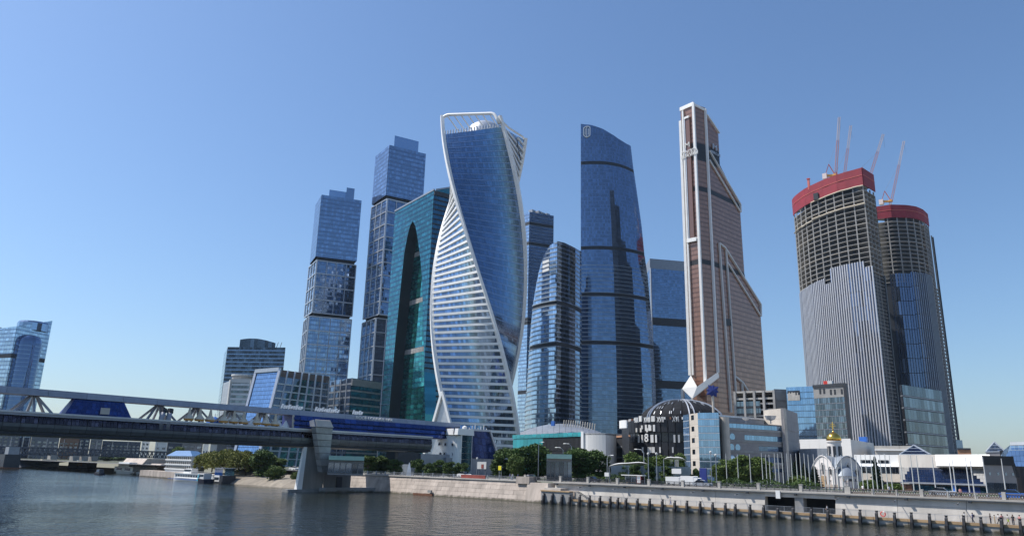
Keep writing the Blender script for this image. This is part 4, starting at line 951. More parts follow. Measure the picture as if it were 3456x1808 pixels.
    for i, px in enumerate(xs):
        p = PY((px, 1700+(px-1819)*.062), 155.0)
        lab = 'dark steel fender pile at the quay edge, %s counting from the steps' % ordn(i+1)
        if first is None:
            first = root('fender_pile', lab, 'pile', (p.x, 155.0, 0), 'fender piles along the lower promenade')
            q = p.x
            M().hexa([(q-.22, 154.25, -1.5), (q+.22, 154.25, -1.5), (q+.22, 155.2, -1.5), (q-.22, 155.2, -1.5)], [(q-.2, 154.6, 2.0), (q+.2, 154.6, 2.0), (q+.2, 155.2, 2.4), (q-.2, 155.2, 2.4)]).build('pile_shaft', K['pile'], first)
            M().box(q-.25, q+.25, 154.2, 154.34, -.6, .8).build('rubbing_strip', K['tyre'], first); M().box(q-.24, q+.24, 154.9, 155.3, 2.36, 2.5).build('pile_cap', K['dkmetal'], first)
        else:
            c = copy_tree(first); c.location = (p.x, 155.0, random.uniform(-.12, .12)); c['label'] = lab
    # upper railing: pillars + dark fence (left part), stone balustrade (right part)
    ru = root('street_railing', 'dark iron street railing with squat stone pillars on the embankment', 'railing', (-90, 159, GZ))
    pil = [1700+v*k for v in (1005, 1490, 2010)]+[2100+v*k for v in (475, 1073, 1715)]+[2550+v*k for v in (55, 800)]
    X = [PY((p, 1640), 158.9).x for p in pil]; X = [-137]+X+[PY((2858, 1660), 158.9).x]
    def pillar(x, par_, mt=K['cap'], h=1.35): M().box(x-.32, x+.32, 158.6, 159.2, GZ, GZ+h).build('pillar', mt, par_); M().box(x-.38, x+.38, 158.54, 159.26, GZ+h, GZ+h+.12).build('pillar_cap', mt, par_)
    for x in X: pillar(x, ru)
    for a, b in zip(X, X[1:]):
        m = M(); m.beam((a, 158.9, GZ+1.1), (b, 158.9, GZ+1.1), .09); m.beam((a, 158.9, GZ+.15), (b, 158.9, GZ+.15), .07)
        n = int((b-a)/.28)
        for i in range(1, n): m.beam((a+(b-a)*i/n, 158.9, GZ+.1), (a+(b-a)*i/n, 158.9, GZ+1.1), .07 if i % 6 else .14)
        m.build('iron_panel', K['dkmetal'], ru)
    rb = root('stone_balustrade', 'stone balustrade with ring ornament panels at the right end of the embankment', 'railing', (-30, 159, GZ))
    a = X[-1]+.5; w = 4.35; i = 0
    while a < 30:
        big = i % 3 == 0
        M().box(a-.3 if big else a-.1, a+.3 if big else a+.1, 158.55, 159.25, GZ, GZ+(1.3 if big else 1.05)).build('pillar', K['cap'], rb)
        m = M(); m.box(a+.3, a+w-.2, 158.8, 159.0, GZ+.02, GZ+.2); m.box(a+.3, a+w-.2, 158.75, 159.05, GZ+.88, GZ+1.02)
        for j in range(9):
            cx = a+.55+(w-1)*j/8; pts = [(cx+.2*cos(t*pi/4), 158.9, GZ+.54+.3*sin(t*pi/4)) for t in range(9)]; m.tube(pts, .06, 4)
        m.build('ring_panel', K['brownstone'], rb); a += w; i += 1
    rl = root('low_fence', 'light grey low fence along the top of the left embankment wall', 'fence', (-180, 158.5, GZ))
    x = -220; n = 0
    while x < -139:
        M().box(x-.14, x+.14, 158.4, 158.7, GZ, GZ+1.15).build('post', K['steel'], rl)
        m = M(); m.beam((x, 158.55, GZ+.95), (x+4.6, 158.55, GZ+.95), .08); m.beam((x, 158.55, GZ+.5), (x+4.6, 158.55, GZ+.5), .06)
        for i in range(1, 12): m.beam((x+i*.383, 158.55, GZ+.1), (x+i*.383, 158.55, GZ+.95), .045)
        m.build('rail_panel', K['steel'], rl); x += 4.6
embankment()

# ---- covered footbridge
def footbridge():
    X1 = -203.0; Xc = X1-4.5
    rt = root('covered_footbridge', 'two-level covered footbridge with tubular glazed lower deck over the river', 'bridge', (Xc, 128, 0))
    Y0, Y1 = -10.0, 184.0
    n = 54; d = (Y1-Y0)/n
    # the tube's section from the keel up to the top edge, near side
    lo = [(Xc, 13.05), (X1-2.6, 13.15), (X1-1.3, 13.55), (X1-.45, 14.3), (X1-.05, 15.2), (X1+.05, 15.95)]
    gl = [(X1-.10, 16.05), (X1-.22, 17.0), (X1-.5, 17.75)]
    up_ = [(X1-.35, 17.8), (X1-.25, 18.25), (X1+.15, 18.3)]
    mir = lambda s: [(2*Xc-x, z) for x, z in s]
    hullm = None
    for i in range(n):
        a, b = Y0+i*d+.05, Y0+(i+1)*d-.05
        for s, nm, mt in ((lo, 'hull_panel', K['hull']), (mir(lo), 'hull_panel', K['hull'])):
            m = M()
            for (xa, za), (xb, zb) in zip(s, s[1:]): m.quad((xa, a, za), (xa, b, za), (xb, b, zb), (xb, a, zb))
            m.build(nm, mt, rt)
        m = M(); g = 4
        for j in range(g):
            ya, yb = a+(b-a)*(j+.04)/g, a+(b-a)*(j+.96)/g
            for (xa, za), (xb, zb) in zip(gl, gl[1:]): m.quad((xa, ya, za), (xa, yb, za), (xb, yb, zb), (xb, ya, zb))
        m.build('glazing_panel', G['smoke'], rt)
        m = M()
        for (xa, za), (xb, zb) in zip(mir(gl), mir(gl)[1:]): m.quad((xa, a, za), (xa, b, za), (xb, b, zb), (xb, a, zb))
        m.build('glazing_panel', G['smoke'], rt)
    M().box(2*Xc-X1+.8, X1-.8, Y0, Y1, 13.4, 17.9).build('inner_core', K['core'], rt)
    for sg in (1, -1):
        f = lambda x: x if sg > 0 else 2*Xc-x
        xs = sorted((f(X1-.45), f(X1-.12))); M().box(xs[0], xs[1], Y0, Y1, 17.76, 18.32).build('fascia', K['deckgrey'], rt)
        xs = sorted((f(X1-.6), f(X1+.18))); M().box(xs[0], xs[1], Y0, Y1, 18.32, 18.72).build('white_edge', K['offwhite'], rt)
    M().box(2*Xc-X1+.5, X1-.5, Y0, Y1, 18.0, 18.25).build('upper_deck', K['pave'], rt)
    # ridge beam and its fans of struts
    zb0, zb1 = 22.7, 24.3
    bx = Xc-.5
    Pz = lambda p: PX(p, X1-1.5)
    nb = 24
    for i in range(nb):
        a, b = Y0+(Y1+16-Y0)*i/nb+.03, Y0+(Y1+16-Y0)*(i+1)/nb-.03
        M().hexa([(bx-2.2, a, zb0), (bx+2.6, a, zb0), (bx+2.6, b, zb0), (bx-2.2, b, zb0)], [(bx-1.5, a, zb1), (bx+2.2, a, zb1), (bx+2.2, b, zb1), (bx-1.5, b, zb1)]).build('ridge_beam', K['deckgrey'], rt)
    for k, (px, tent) in enumerate(((118, 0), (-60, 0), (545, 0), (672, 1), (787, 1), (895, 1))):
        y = PX((px, 1345+(px)*.075), bx+2).y
        fan = M()
        for dx in (-3.2, 3.2):
            for dy in (-4.2, 0, 4.2): fan.beam((bx+.2, y+dy*.15, zb0), (bx+dx, y+dy, 18.2), .5)
        fan.build('strut_fan', K['deckgrey'], rt)
        if tent:
            for dy in (-2.9, 0, 2.9):
                M().lathe([(.25, 4.2), (.55, 2.4), (1.35, 1.5), (1.5, 1.2)], (bx+2.6, y+dy*1.05, 18.35), 8).build('canvas_cone', K['cloth'], rt)
                M().lathe([(1.42, 1.2), (1.30, .75)], (bx+2.6, y+dy*1.05, 18.35), 8).build('canvas_skirt', K['orange'], rt)
    # blue glass kiosk between struts
    a0, a1, b0, b1 = (PX(p, X1-1.2) for p in ((217, 1392), (448, 1408), (262, 1346), (428, 1357)))
    n0, n1 = 14, 5; m = M()
    for i in range(n0):
        m = M()
        for j in range(n1):
            f = lambda u, v: lerp(lerp((X1-1.2, a0.y, 18.3), (X1-1.2, a1.y, 18.3), u), lerp((X1-2.8, b0.y, 22.7), (X1-2.8, b1.y, 22.7), u), v)
            m.quad(f((i+.05)/n0, (j+.05)/n1), f((i+.95)/n0, (j+.05)/n1), f((i+.95)/n0, (j+.95)/n1), f((i+.05)/n0, (j+.95)/n1))
        m.build('kiosk_glass', G['royal'], rt)
    M().hexa([(X1-6.5, a0.y, 18.25), (X1-1.3, a0.y, 18.25), (X1-1.3, a1.y, 18.25), (X1-6.5, a1.y, 18.25)], [(X1-5.5, b0.y, 22.7), (X1-2.95, b0.y, 22.7), (X1-2.95, b1.y, 22.7), (X1-5.5, b1.y, 22.7)]).build('kiosk_core', K['navyp'], rt)
    M().box(X1-1.15, X1-1.0, (a0.y+a1.y)/2, (a0.y+a1.y)/2+2.2, 19.2, 20.8).build('kiosk_panel', K['beige'], rt)
    # long blue glass hall towards the bank
    h0, h1 = PX((990, 1430), X1-1.2).y, Y1+14
    n0 = 30
    for i in range(n0):
        m = M(); ya, yb = h0+(h1-h0)*i/n0+.06, h0+(h1-h0)*(i+1)/n0-.06
        for j in range(3):
            za, zb = 18.35+4.3*j/3+.05, 18.35+4.3*(j+1)/3-.05; t = random.gauss(0, .01)
            m.quad((X1-1.0+t, ya, za), (X1-1.0-t, yb, za), (X1-1.5-t, yb, zb), (X1-1.5+t, ya, zb))
        m.build('hall_glass', G['royal'], rt)
    M().box(2*Xc-X1+1.2, X1-1.7, h0, h1, 18.25, 22.7).build('hall_core', K['navyp'], rt)
    M().beam((X1-1.3, h0, 18.3), (X1-1.6, h0, 22.7), .5).build('hall_end_post', K['beige'], rt)
    # lettering on the ridge beam and standing above it
    lettering('ROOF LOUNGE BAR', 1.5, (bx+2.75, PX((1265, 1412), bx+2.8).y, 23.45), (0, 1, 0), (0, 0, 1), K['white'], rt, wide=1.15)
    for nl_, px in ((9, 985), (11, 1105), (5, 1208)):    # standing letters too worn to read: slanted strokes
        y0_ = PX((px, 1395), bx+2).y; sgn = M()
        for q in range(nl_):
            y_ = y0_+(q-nl_/2)*.85; h_ = 1.0+.35*((q*7) % 3 == 0)
            sgn.beam((bx+2, y_, 24.5), (bx+2, y_+.35, 24.5+h_), .22); sgn.beam((bx+2, y_+.38, 24.5), (bx+2, y_+.73, 24.5+h_), .18)
            sgn.beam((bx+2, y_+.3*((q*5) % 2), 24.6+.8*((q*3) % 2)), (bx+2, y_+.5, 24.6+.8*((q*3) % 2)), .18)
        sgn.build('sign_strokes', K['silver'], rt)
    # chimneys on the tube
    for px in (545, 568):
        y = PX((px, 1420), X1-.5).y
        M().tube([(X1-.7, y, 16.2), (X1-.7, y, 19.4), (X1-1.1, y+.4, 21.0)], [.8, .75, .7], 8).build('vent_pipe', K['deckgrey'], rt, smooth=True)
        M().tube([(X1-1.0, y+.35, 20.6), (X1-1.25, y+.5, 21.7)], .8, 8).build('vent_cowl', K['core'], rt)
    # river pier with legs
    yp0, yp1 = 127.0, 145.0
    M().box(X1-3, X1+1.0, 127, 152, -1.5, .8).build('pier_base', K['concd'], rt)
    M().box(X1+1.3, X1+4.5, 137, 157, -1.5, 1.35).build('pier_apron', K['conc'], rt)
    M().hexa([(X1-1.7, 130.2, .5), (X1-.2, 130.2, .5), (X1-.2, 132, .5), (X1-1.7, 132, .5)], [(X1-1.7, 131.9, 13.3), (X1-1.0, 131.9, 13.3), (X1-1.0, 133, 13.3), (X1-1.7, 133, 13.3)]).build('pier_leg', K['white'], rt)  # leg painted white to stand for its sunlit side
    M().hexa([(X1-1.5, 132.0, .5), (X1-.4, 132.0, .5), (X1-.4, 139, .5), (X1-1.5, 139, .5)], [(X1-1.5, 133.0, 13.3), (X1-1.1, 133.0, 13.3), (X1-1.1, 142, 13.3), (X1-1.5, 142, 13.3)]).build('pier_wall', K['steeld'], rt)  # wall and block: darker paint carries the shade under the bridge
    M().box(X1-1.4, X1-.6, 140, 150, .5, 9).build('pier_block', K['steeld'], rt); M().box(X1-.5, X1-.3, 144.5, 146.5, .9, 4.5).build('pier_door', K['core'], rt)
    # tapering lift tower
    q = lambda p: PX(p, X1+3.2)
    yl, yr = q((1056, 1435)).y, q((1124, 1435)).y; yl2, yr2 = q((1078, 1590)).y, q((1108, 1590)).y; zt, zb = q((1090, 1440)).z, q((1090, 1592)).z
    nl = 7
    for i in range(nl):
        t0, t1 = i/nl, (i+1)/nl-.012; f = lambda t: (yl2+(yl-yl2)*t, yr2+(yr-yr2)*t, zb+(zt-zb)*t)
        a, b = f(t0), f(t1)
        M().hexa([(X1+1.7, a[0]+.4, a[2]), (X1+3.2, a[0]+1.0, a[2]), (X1+3.2, a[1], a[2]), (X1+1.7, a[1], a[2])], [(X1+1.7, b[0]+.4, b[2]), (X1+3.2, b[0]+1.0, b[2]), (X1+3.2, b[1], b[2]), (X1+1.7, b[1], b[2])]).build('lift_tower_segment', K['conc'] if i % 2 else K['concd'], rt)
    M().hexa([(X1+1.2, yl+.3, zt), (X1+3.4, yl+.7, zt), (X1+3.4, yr+.2, zt), (X1+1.2, yr+.2, zt)], [(X1+.6, yl+.3, zt+1.7), (X1+2.2, yl+.7, zt+2.1), (X1+2.2, yr-.6, zt+2.1), (X1+.6, yr-.6, zt+1.7)]).build('lift_tower_head', K['steel'], rt)
    M().hexa([(X1+3.45, yl+1.2, zt+.1), (X1+3.6, yl+1.2, zt), (X1+3.6, yr, zt), (X1+3.45, yr, zt+.1)], [(X1+2.3, yl+1.2, zt+2.2), (X1+2.45, yl+1.2, zt+2.1), (X1+2.45, yr-.6, zt+2.1), (X1+2.3, yr-.6, zt+2.2)]).build('lift_tower_skylight', K['beige'], rt)
    # white porthole stair tower at the bank end
    c = PX((1530, 1500), X1+1); rt2 = root('porthole_tower', 'white tapered stair tower with round porthole windows at the bank end of the footbridge', 'tower', (c.x, c.y, GZ))
    g = lambda p: PY(p, c.y)
    TL, TR, BLq, BRq = g((1470, 1470)), g((1554, 1470)), g((1502, 1553)), g((1551, 1556)); xr = TR.x; y2 = PX((1592, 1500), xr).y; dep = y2-c.y
    n = 12; vs = []; m = M()
    for z, (l, r) in ((TL.z, (TL, TR)), (BLq.z, (BLq, BRq)), (GZ, (BLq+(BLq-TL)*.25, BRq))):
        for i in range(n+1):
            t = i/n; p = l.lerp(r, t); vs.append((p.x, p.y-1.6*sin(pi*t)**.7, z))
        vs += [(r.x-.4, r.y+dep, z), (l.x, l.y+dep, z)]
    k = n+3
    m.add(vs, [(r_*k+i, (r_+1)*k+i, (r_+1)*k+(i+1) % k, r_*k+(i+1) % k) for r_ in range(2) for i in range(k)]+[list(range(k))]); m.build('tower_shell', K['white'], rt2)
    for px, py in ((1494, 1498), (1515, 1499), (1536, 1500), (1512, 1531), (1534, 1532), (1498, 1531)):
        p = g((px, py)); t = (p.x-TL.x)/(TR.x-TL.x); yy = p.y-1.6*sin(pi*max(.06, min(.94, t)))**.7-.1
        ring = [(p.x+.62*cos(a*pi/6), yy-.12, p.z+.62*sin(a*pi/6)) for a in range(12)]
        M().add(ring, [list(range(12))]).build('porthole_glass', K['core'], rt2); M().tube(ring+[ring[0]], .14, 5).build('porthole_rim', K['silver'], rt2)
    a = g((1466, 1468)); hz = g((1530, 1446)).z; xe = g((1558, 1468)).x; nseg = 5
    for i in range(nseg):
        xa, xb = a.x+(xe-a.x)*i/nseg+.06, a.x+(xe-a.x)*(i+1)/nseg-.06
        M().hexa([(xa, c.y-2.0, a.z), (xb, c.y-2.0, a.z), (xb, c.y+dep+.6, a.z), (xa, c.y+dep+.6, a.z)], [(xa, c.y-1.7, hz), (xb, c.y-1.7, hz), (xb, c.y+dep+.3, hz), (xa, c.y+dep+.3, hz)]).build('head_panel', K['white'], rt2)
    for px in (1510, 1518, 1545): p = g((px, 1445)); M().tube([(p.x, c.y-1.95, hz-2), (p.x, c.y-1.8, hz+.3), (p.x, c.y+1, hz+.5)], .2, 6).build('head_pipe', K['dkmetal'], rt2)
    p = g((1545, 1440)); M().lathe([(1.0, 0), (.95, .8), (0, 1.4)], (p.x, c.y+dep*.6, hz), 12).build('radome', K['offwhite'], rt2)
    nz_ = 6
    for j in range(nz_):
        za = GZ+1.5+(a.z-GZ-1.5)*j/nz_; zb = GZ+1.5+(a.z-GZ-1.5)*(j+1)/nz_-.12
        for i in range(3): ya = c.y+.6+(dep-.9)*i/3; M().box(xr+.02, xr+.15, ya+.04, ya+(dep-.9)/3-.04, za, zb).build('side_pane', G['tealdark'], rt2)
    M().box(xr-.1, xr+.3, c.y+.1, c.y+.6, GZ, a.z).build('side_edge', K['white'], rt2); M().box(xr-.1, xr+.3, c.y+dep-.3, c.y+dep, GZ, a.z).build('side_edge', K['silver'], rt2)
    # sloping blue terminal: its long face looks downstream
    Xt = xr-2.0; g2 = lambda p: PX(p, Xt); q = [g2(p) for p in ((1588, 1545), (1684, 1549), (1653, 1456), (1585, 1452))]
    rt3 = root('terminal_building', 'dark blue glass terminal with slanted right edge beside the porthole tower', 'building', (Xt, q[0].y, GZ))
    f = lambda u, v: lerp(lerp(tuple(q[0]), tuple(q[1]), u), lerp(tuple(q[3]), tuple(q[2]), u), v)
    for i in range(6):
        for j in range(4): M().quad(f((i+.03)/6, (j+.03)/4), f((i+.97)/6, (j+.03)/4), f((i+.97)/6, (j+.97)/4), f((i+.03)/6, (j+.97)/4)).build('glass_pane', G['royal'], rt3)
    w = Vector((-9, 0, 0)); e = Vector((-.2, 0, 0)); b4 = [Vector(v) for v in q]
    M().hexa([b4[0]+w, b4[0]+e, b4[1]+e, b4[1]+w], [b4[3]+w, b4[3]+e, b4[2]+e, b4[2]+w]).build('core', K['navyp'], rt3)
    M().beam(b4[1]+Vector((.2, 0, -1)), b4[2]+Vector((.2, 0, 0)), .8).build('slanted_edge', K['silver'], rt3); M().beam(b4[3]+Vector((.2, 0, .3)), b4[2]+Vector((.2, 0, .3)), .7).build('roof_edge', K['silver'], rt3)
    M().box(Xt-9, Xt-.3, q[0].y-12, q[1].y+2, GZ, min(q[0].z, q[1].z)).build('base_wall', K['steel'], rt3)
    for t in range(7): v = b4[3].lerp(b4[2], (t+.5)/7); M().beam(v+Vector((-1, 0, 0)), v+Vector((-1, 0, 1.2+.7*(t % 3))), .22).build('roof_vent', K['offwhite'], rt3)
    # abutment hall under the deck
    rt4 = root('bridge_abutment', 'grey abutment block under the bank end of the footbridge', 'building', (Xc, 190, GZ))
    M().box(Xc-6, X1+1, 178, 192, GZ, 12.6).build('abutment_wall', K['steel'], rt4); M().box(X1-1, X1+.5, 168, 178, GZ+3.5, 12.9).build('soffit_wall', K['dkmetal'], rt4)
    for z in (GZ+2, GZ+4.2): M().box(X1+1, X1+1.1, 187, 188.2, z, z+1.1).build('abutment_window', G['dark'], rt4)
footbridge()
# ================================================================ MIDDLE GROUND
w5 = Zm(2600, 1200, 2.217); w4 = Zm(2000, 1200, 2.217); w3 = Zm(1400, 1000, 1.685)
def frontbox(rt, p0, p1, r0, r1, depth, zt, z0=GZ):
    a, b = XYr(p0, r0), XYr(p1, r1); return a, b, away(b, depth), away(a, depth)

# ---- mall with teal glass front and bulging roof
def mall():
    r = 330; a, b = XYr(w3(560, 800), r+25), XYr(w3(958, 800), r-20); c = XYr(w3(1085, 800), r-25); d = XYr(w3(1130, 800), r-5)
    rt = root('shopping_hall', 'low teal glass hall with bulging grey roof and white rounded end', 'building', (*b, GZ))
    zt = zat(w3(958, 770), r-20); zg = zat(w3(958, 795), r-20)
    M().prism(inset([a, b, away(b, 50), away(a, 40)], .5), GZ, zt-.3).build('core', K['core'], rt)
    bands(rt, seg(a, b), [zg, zt], 16, [G['aqua'], G['aqua'], K['core']], jit=.3, name='teal_fascia', off=.5)
    bands(rt, seg(a, lerp(a, b, .46)), floors(GZ, zg, 8), 8, [G['aqua'], G['tealdark'], K['core']], jit=.4, name='teal_wall')
    bands(rt, seg(lerp(a, b, .46), b), floors(GZ, zg, 7), 10, [K['domeb'], K['domeb'], K['core']], jit=.4, name='dark_window')
    m = M(); wall = arc(b, c, 1.0, 8)+arc(c, d, 2.5, 6)[1:]
    for i in range(len(wall)-1):
        p, q = wall[i], wall[i+1]; M().hexa([(*p, GZ), (*q, GZ), (*away(q, 1), GZ), (*away(p, 1), GZ)], [(*p, zt-.5), (*q, zt-.5), (*away(q, 1), zt-.5), (*away(p, 1), zt-.5)]).build('rounded_wall_panel', K['offwhite'], rt)
    M().prism(wall+[away(d, 40), away(b, 40)], zt-1.2, zt-.6).build('flat_roof', K['steel'], rt)
    M().box(b[0]-.6, b[0]+.6, b[1]-.8, b[1]+.4, GZ, zt+.2).build('corner_post', K['white'], rt)
    u0, u1 = w3(600, 760), w3(1060, 770); n = 14; A, B = XYr(u0, r+25), XYr(u1, r+5); zmx = zat(w3(800, 690), r+10)
    for i in range(n):
        m = M()
        for j in range(5):
            def f(u, v): p = away(lerp(A, B, u), 45*v); return (p[0], p[1], zt-1+(zmx-zt+1)*(sin(pi*(.12+.76*u))**.8)*sin(pi*(.5*v+.02)+.0)**.6)
            m.quad(f((i+.02)/n, j/5), f((i+.98)/n, j/5), f((i+.98)/n, (j+1)/5), f((i+.02)/n, (j+1)/5))
        m.build('roof_panel', K['steel'], rt)
    for i in range(14):                                # light ribs on the right haunch of the roof
        u = .55+.4*i/14; p = lerp(A, B, u); p = away(p, 2); zz = zt+(zmx-zt)*(sin(pi*(.12+.76*u))**.8)*.6
        M().beam((p[0], p[1], zz-.5), (p[0]+.6, p[1]-.3, zz+2.4), .35).build('roof_rib', K['cap'], rt)
    q = lerp(A, B, .42); M().box(q[0]-.9, q[0]+.9, q[1]-.4, q[1]+.4, zmx-3.2, zmx-1).build('blue_roof_sign', K['bluep'], rt)
    # dark block between hall and drum
    a, b = XYr(w3(1110, 800), 345), XYr(w3(1225, 790), 325); zt = zat(w3(1130, 785), 345)
    rt = root('dark_block', 'dark service block between the rounded white wall and the black drum building', 'building', (*a, GZ))
    M().prism([a, b, away(b, 30), away(a, 30)], GZ, zt).build('wall', K['dkmetal'], rt)
    for k in range(4): z = GZ+4+k*4.5; M().beam((*away(a, -.4), z), (*away(b, -.4), z), .5, .8).build('ledge', K['brick'] if k == 3 else K['steel'], rt)
    # low green-edged pavilion in the trees
    for (x0, x1, y0, y1, r, lab) in ((1845, 1930, 1532, 1590, 212, 'low pavilion with pale green roof edge between two clumps of trees'), (1110, 1230, 1538, 1560, 232, 'low pavilion with pale green roof edge behind the lift tower')):
        a, b = XYr((x0, y0), r), XYr((x1, y0), r); zt = zat(((x0+x1)/2, y0), r); rt = root('pavilion', lab, 'building', (*a, GZ))
        M().prism([a, b, away(b, 14), away(a, 14)], GZ, zt-1.2).build('wall', K['beigeg'], rt); M().prism([away(a, -1), away(b, -1), away(b, 14), away(a, 14)], zt-1.2, zt).build('roof_edge', K['green'], rt)
        for i in range(6):
            p, q = away(lerp(a, b, (i+.08)/6), -.15), away(lerp(a, b, (i+.92)/6), -.15); M().quad((*p, GZ+.5), (*q, GZ+.5), (*q, zt-2), (*p, zt-2)).build('window', G['grey'], rt)
mall()

# ---- black drum with numerals and striped dome
def drum():
    r = 300; ce = XYr(w4(672, 600), r+26); R = hypot(XYr(w4(272, 600), r+26)[0]-ce[0], XYr(w4(272, 600), r+26)[1]-ce[1])
    zt = zat(w4(500, 455), r-10)
    rt = root('drum_building', 'black round building with white roman numerals and a striped dark dome', 'building', (*ce, GZ))
    M().lathe([(R-.6, GZ), (R-.6, zt)], (*ce, 0), 48).build('drum_core', K['black'], rt)
    th0 = atan2(-ce[1], -ce[0])
    for i in range(48):
        a = 2*pi*i/48; m = M()
        for k, (za, zb) in enumerate(((GZ, .36), (.37, .62), (.63, .78), (.79, 1.0))):
            A, B = (GZ if k == 0 else GZ+(zt-GZ)*za), GZ+(zt-GZ)*zb
            p = lambda t, rr: (ce[0]+rr*cos(t), ce[1]+rr*sin(t))
            rr = R+(.25 if k in (1, 3) else -.2)
            m.quad((*p(a+.01, rr), A), (*p(a+2*pi/48-.01, rr), A), (*p(a+2*pi/48-.01, rr), B), (*p(a+.01, rr), B), mi=0 if k in (1, 3) else 1)
        m.build('facade_panel', [K['black'], K['glossd']], rt)
    def on(p, rr):                                    # bearing of a pixel -> point on the drum's near side
        d = ray(p); d2 = Vector((d.x, d.y)).normalized(); c = Vector(ce); b = -d2.dot(c); cc = c.dot(c)-rr*rr; disc = b*b-cc
        s = -b-math.sqrt(max(disc, 0)); q = d2*s; return q, zat(p, s)
    def strip(x, y0, y1, w=.7, mt=K['offwhite'], nm='white_fin'):
        q, za = on(w4(x, y0), R+.5); _, zb = on(w4(x, y1), R+.5); t = (Vector(ce)-q).normalized(); M().beam((q.x, q.y, zb), (q.x, q.y, za), w, .4, side=(-t.y, t.x, 0)).build(nm, mt, rt)
    for x in (345, 372, 440, 450, 475, 612, 645): strip(x, 590, 648)
    for x, a, b in ((400, 515, 560), (425, 515, 560), (432, 520, 560), (460, 515, 565), (370, 520, 548), (330, 540, 570), (362, 540, 570), (408, 540, 570)): strip(x, a, b, .9)
    for x in (418, 432, 447, 460, 375, 505, 600): strip(x, 682, 725, .55)
    for x in (358, 452): strip(x, 450, 492, 1.6)
    for txt, x, y, sz in (('XIX', 328, 482, 2.9), ('XVIII', 408, 480, 2.9), ('XVII', 507, 478, 3.0), ('XVI', 622, 475, 3.1), ('8', 404, 616, 4.6)):
        q, z = on(w4(x, y), R+.7); n = (q-Vector(ce)).normalized(); lettering(txt, sz, (q.x, q.y, z), (-n.y, n.x, 0), (0, 0, 1), K['white'], rt, 'numeral', wide=.55 if txt != '8' else .9)
    for i in range(60):
        t = 2*pi*i/60; M().box(ce[0]+R*cos(t)-.25, ce[0]+R*cos(t)+.25, ce[1]+R*sin(t)-.25, ce[1]+R*sin(t)+.25, zt, zt+.9).build('parapet_stud', K['offwhite'] if i % 3 else K['rust'], rt)
    # dome
    zd = zat(w4(735, 332), r+26)-zt; Rd = R*.8; prof = [(Rd*cos(a*pi/2/12), zd*sin(a*pi/2/12)) for a in range(13)]
    for i in range(24):
        m = M(); m.lathe(prof, (*ce, zt), 2, a0=2*pi*i/24+.006, a1=2*pi*(i+1)/24-.006); m.build('dome_panel', K['domeb'], rt)
    dn = .2
    for az in (-.9, -.82, .18, .30, 1.2, 2.2, 3.4, 4.4):
        t = th0+az; m = M(); m.tube([(ce[0]+(p[0]+.15)*cos(t), ce[1]+(p[0]+.15)*sin(t), zt+p[1]+.1) for p in prof], .32, 5); m.build('dome_rib', K['silver'], rt)
    for k in range(40):
        t = th0+random.uniform(-1.6, 1.6); i = random.randint(1, 9); p, q = prof[i], prof[i+1]
        M().beam((ce[0]+(p[0]+.1)*cos(t), ce[1]+(p[0]+.1)*sin(t), zt+p[1]+.08), (ce[0]+(q[0]+.1)*cos(t), ce[1]+(q[0]+.1)*sin(t), zt+q[1]+.08), .22).build('dome_light', K['silver'], rt)
    a = XYr(w4(200, 510), r+10); b = XYr(w4(262, 510), r+6); za, zb = zat(w4(230, 540), r+8), zat(w4(230, 481), r+8)
    rt2 = root('white_cabin', 'white rounded cabin beside the black drum building', 'cabin', (*a, GZ)); m = M(); m.prism([a, b, away(b, 7), away(a, 7)], za, zb); o = m.build('cabin_shell', K['white'], rt2)
    bv = o.modifiers.new('round', 'BEVEL'); bv.width = 1.3; bv.segments = 3
    M().prism([lerp(a, b, .3), lerp(a, b, 1.1), away(lerp(a, b, 1.1), 7), away(lerp(a, b, .3), 7)], GZ, za).build('cabin_stem', K['dkmetal'], rt2)
    # blue star on a post
    p = PR(w4(897, 262), r-6); rt3 = root('star_sculpture', 'dark blue spiked star sculpture on a post above the dome', 'sculpture', (p.x, p.y, GZ))
    Rs = abs(zat(w4(897, 208), r-6)-p.z); X = Vector((-p.y, p.x, 0)).normalized()
    for k in range(8):
        for tilt in (-.5, .5):
            a = 2*pi*k/8+.2; d = (X*cos(a)+Vector((0, 0, 1))*sin(a)); o = Vector((p.x, p.y, 0)).normalized()*tilt*1.2; s = d.cross(Vector((p.x, p.y, 0)).normalized()).normalized()
            c = Vector(p)+o; M().add([c+d*Rs*(1 if k % 2 else .82), c+d*Rs*.45+s*1.0, c+d*Rs*.2-o*.8, c+d*Rs*.45-s*1.0, c-d*.2+o*.8], [(0, 1, 2), (0, 2, 3), (0, 4, 1), (0, 3, 4), (1, 4, 3, 2)]).build('spike', K['navyp'], rt3)
    M().tube([(p.x, p.y, GZ), (p.x, p.y, p.z)], .5, 6).build('post', K['beige'], rt3)
drum()

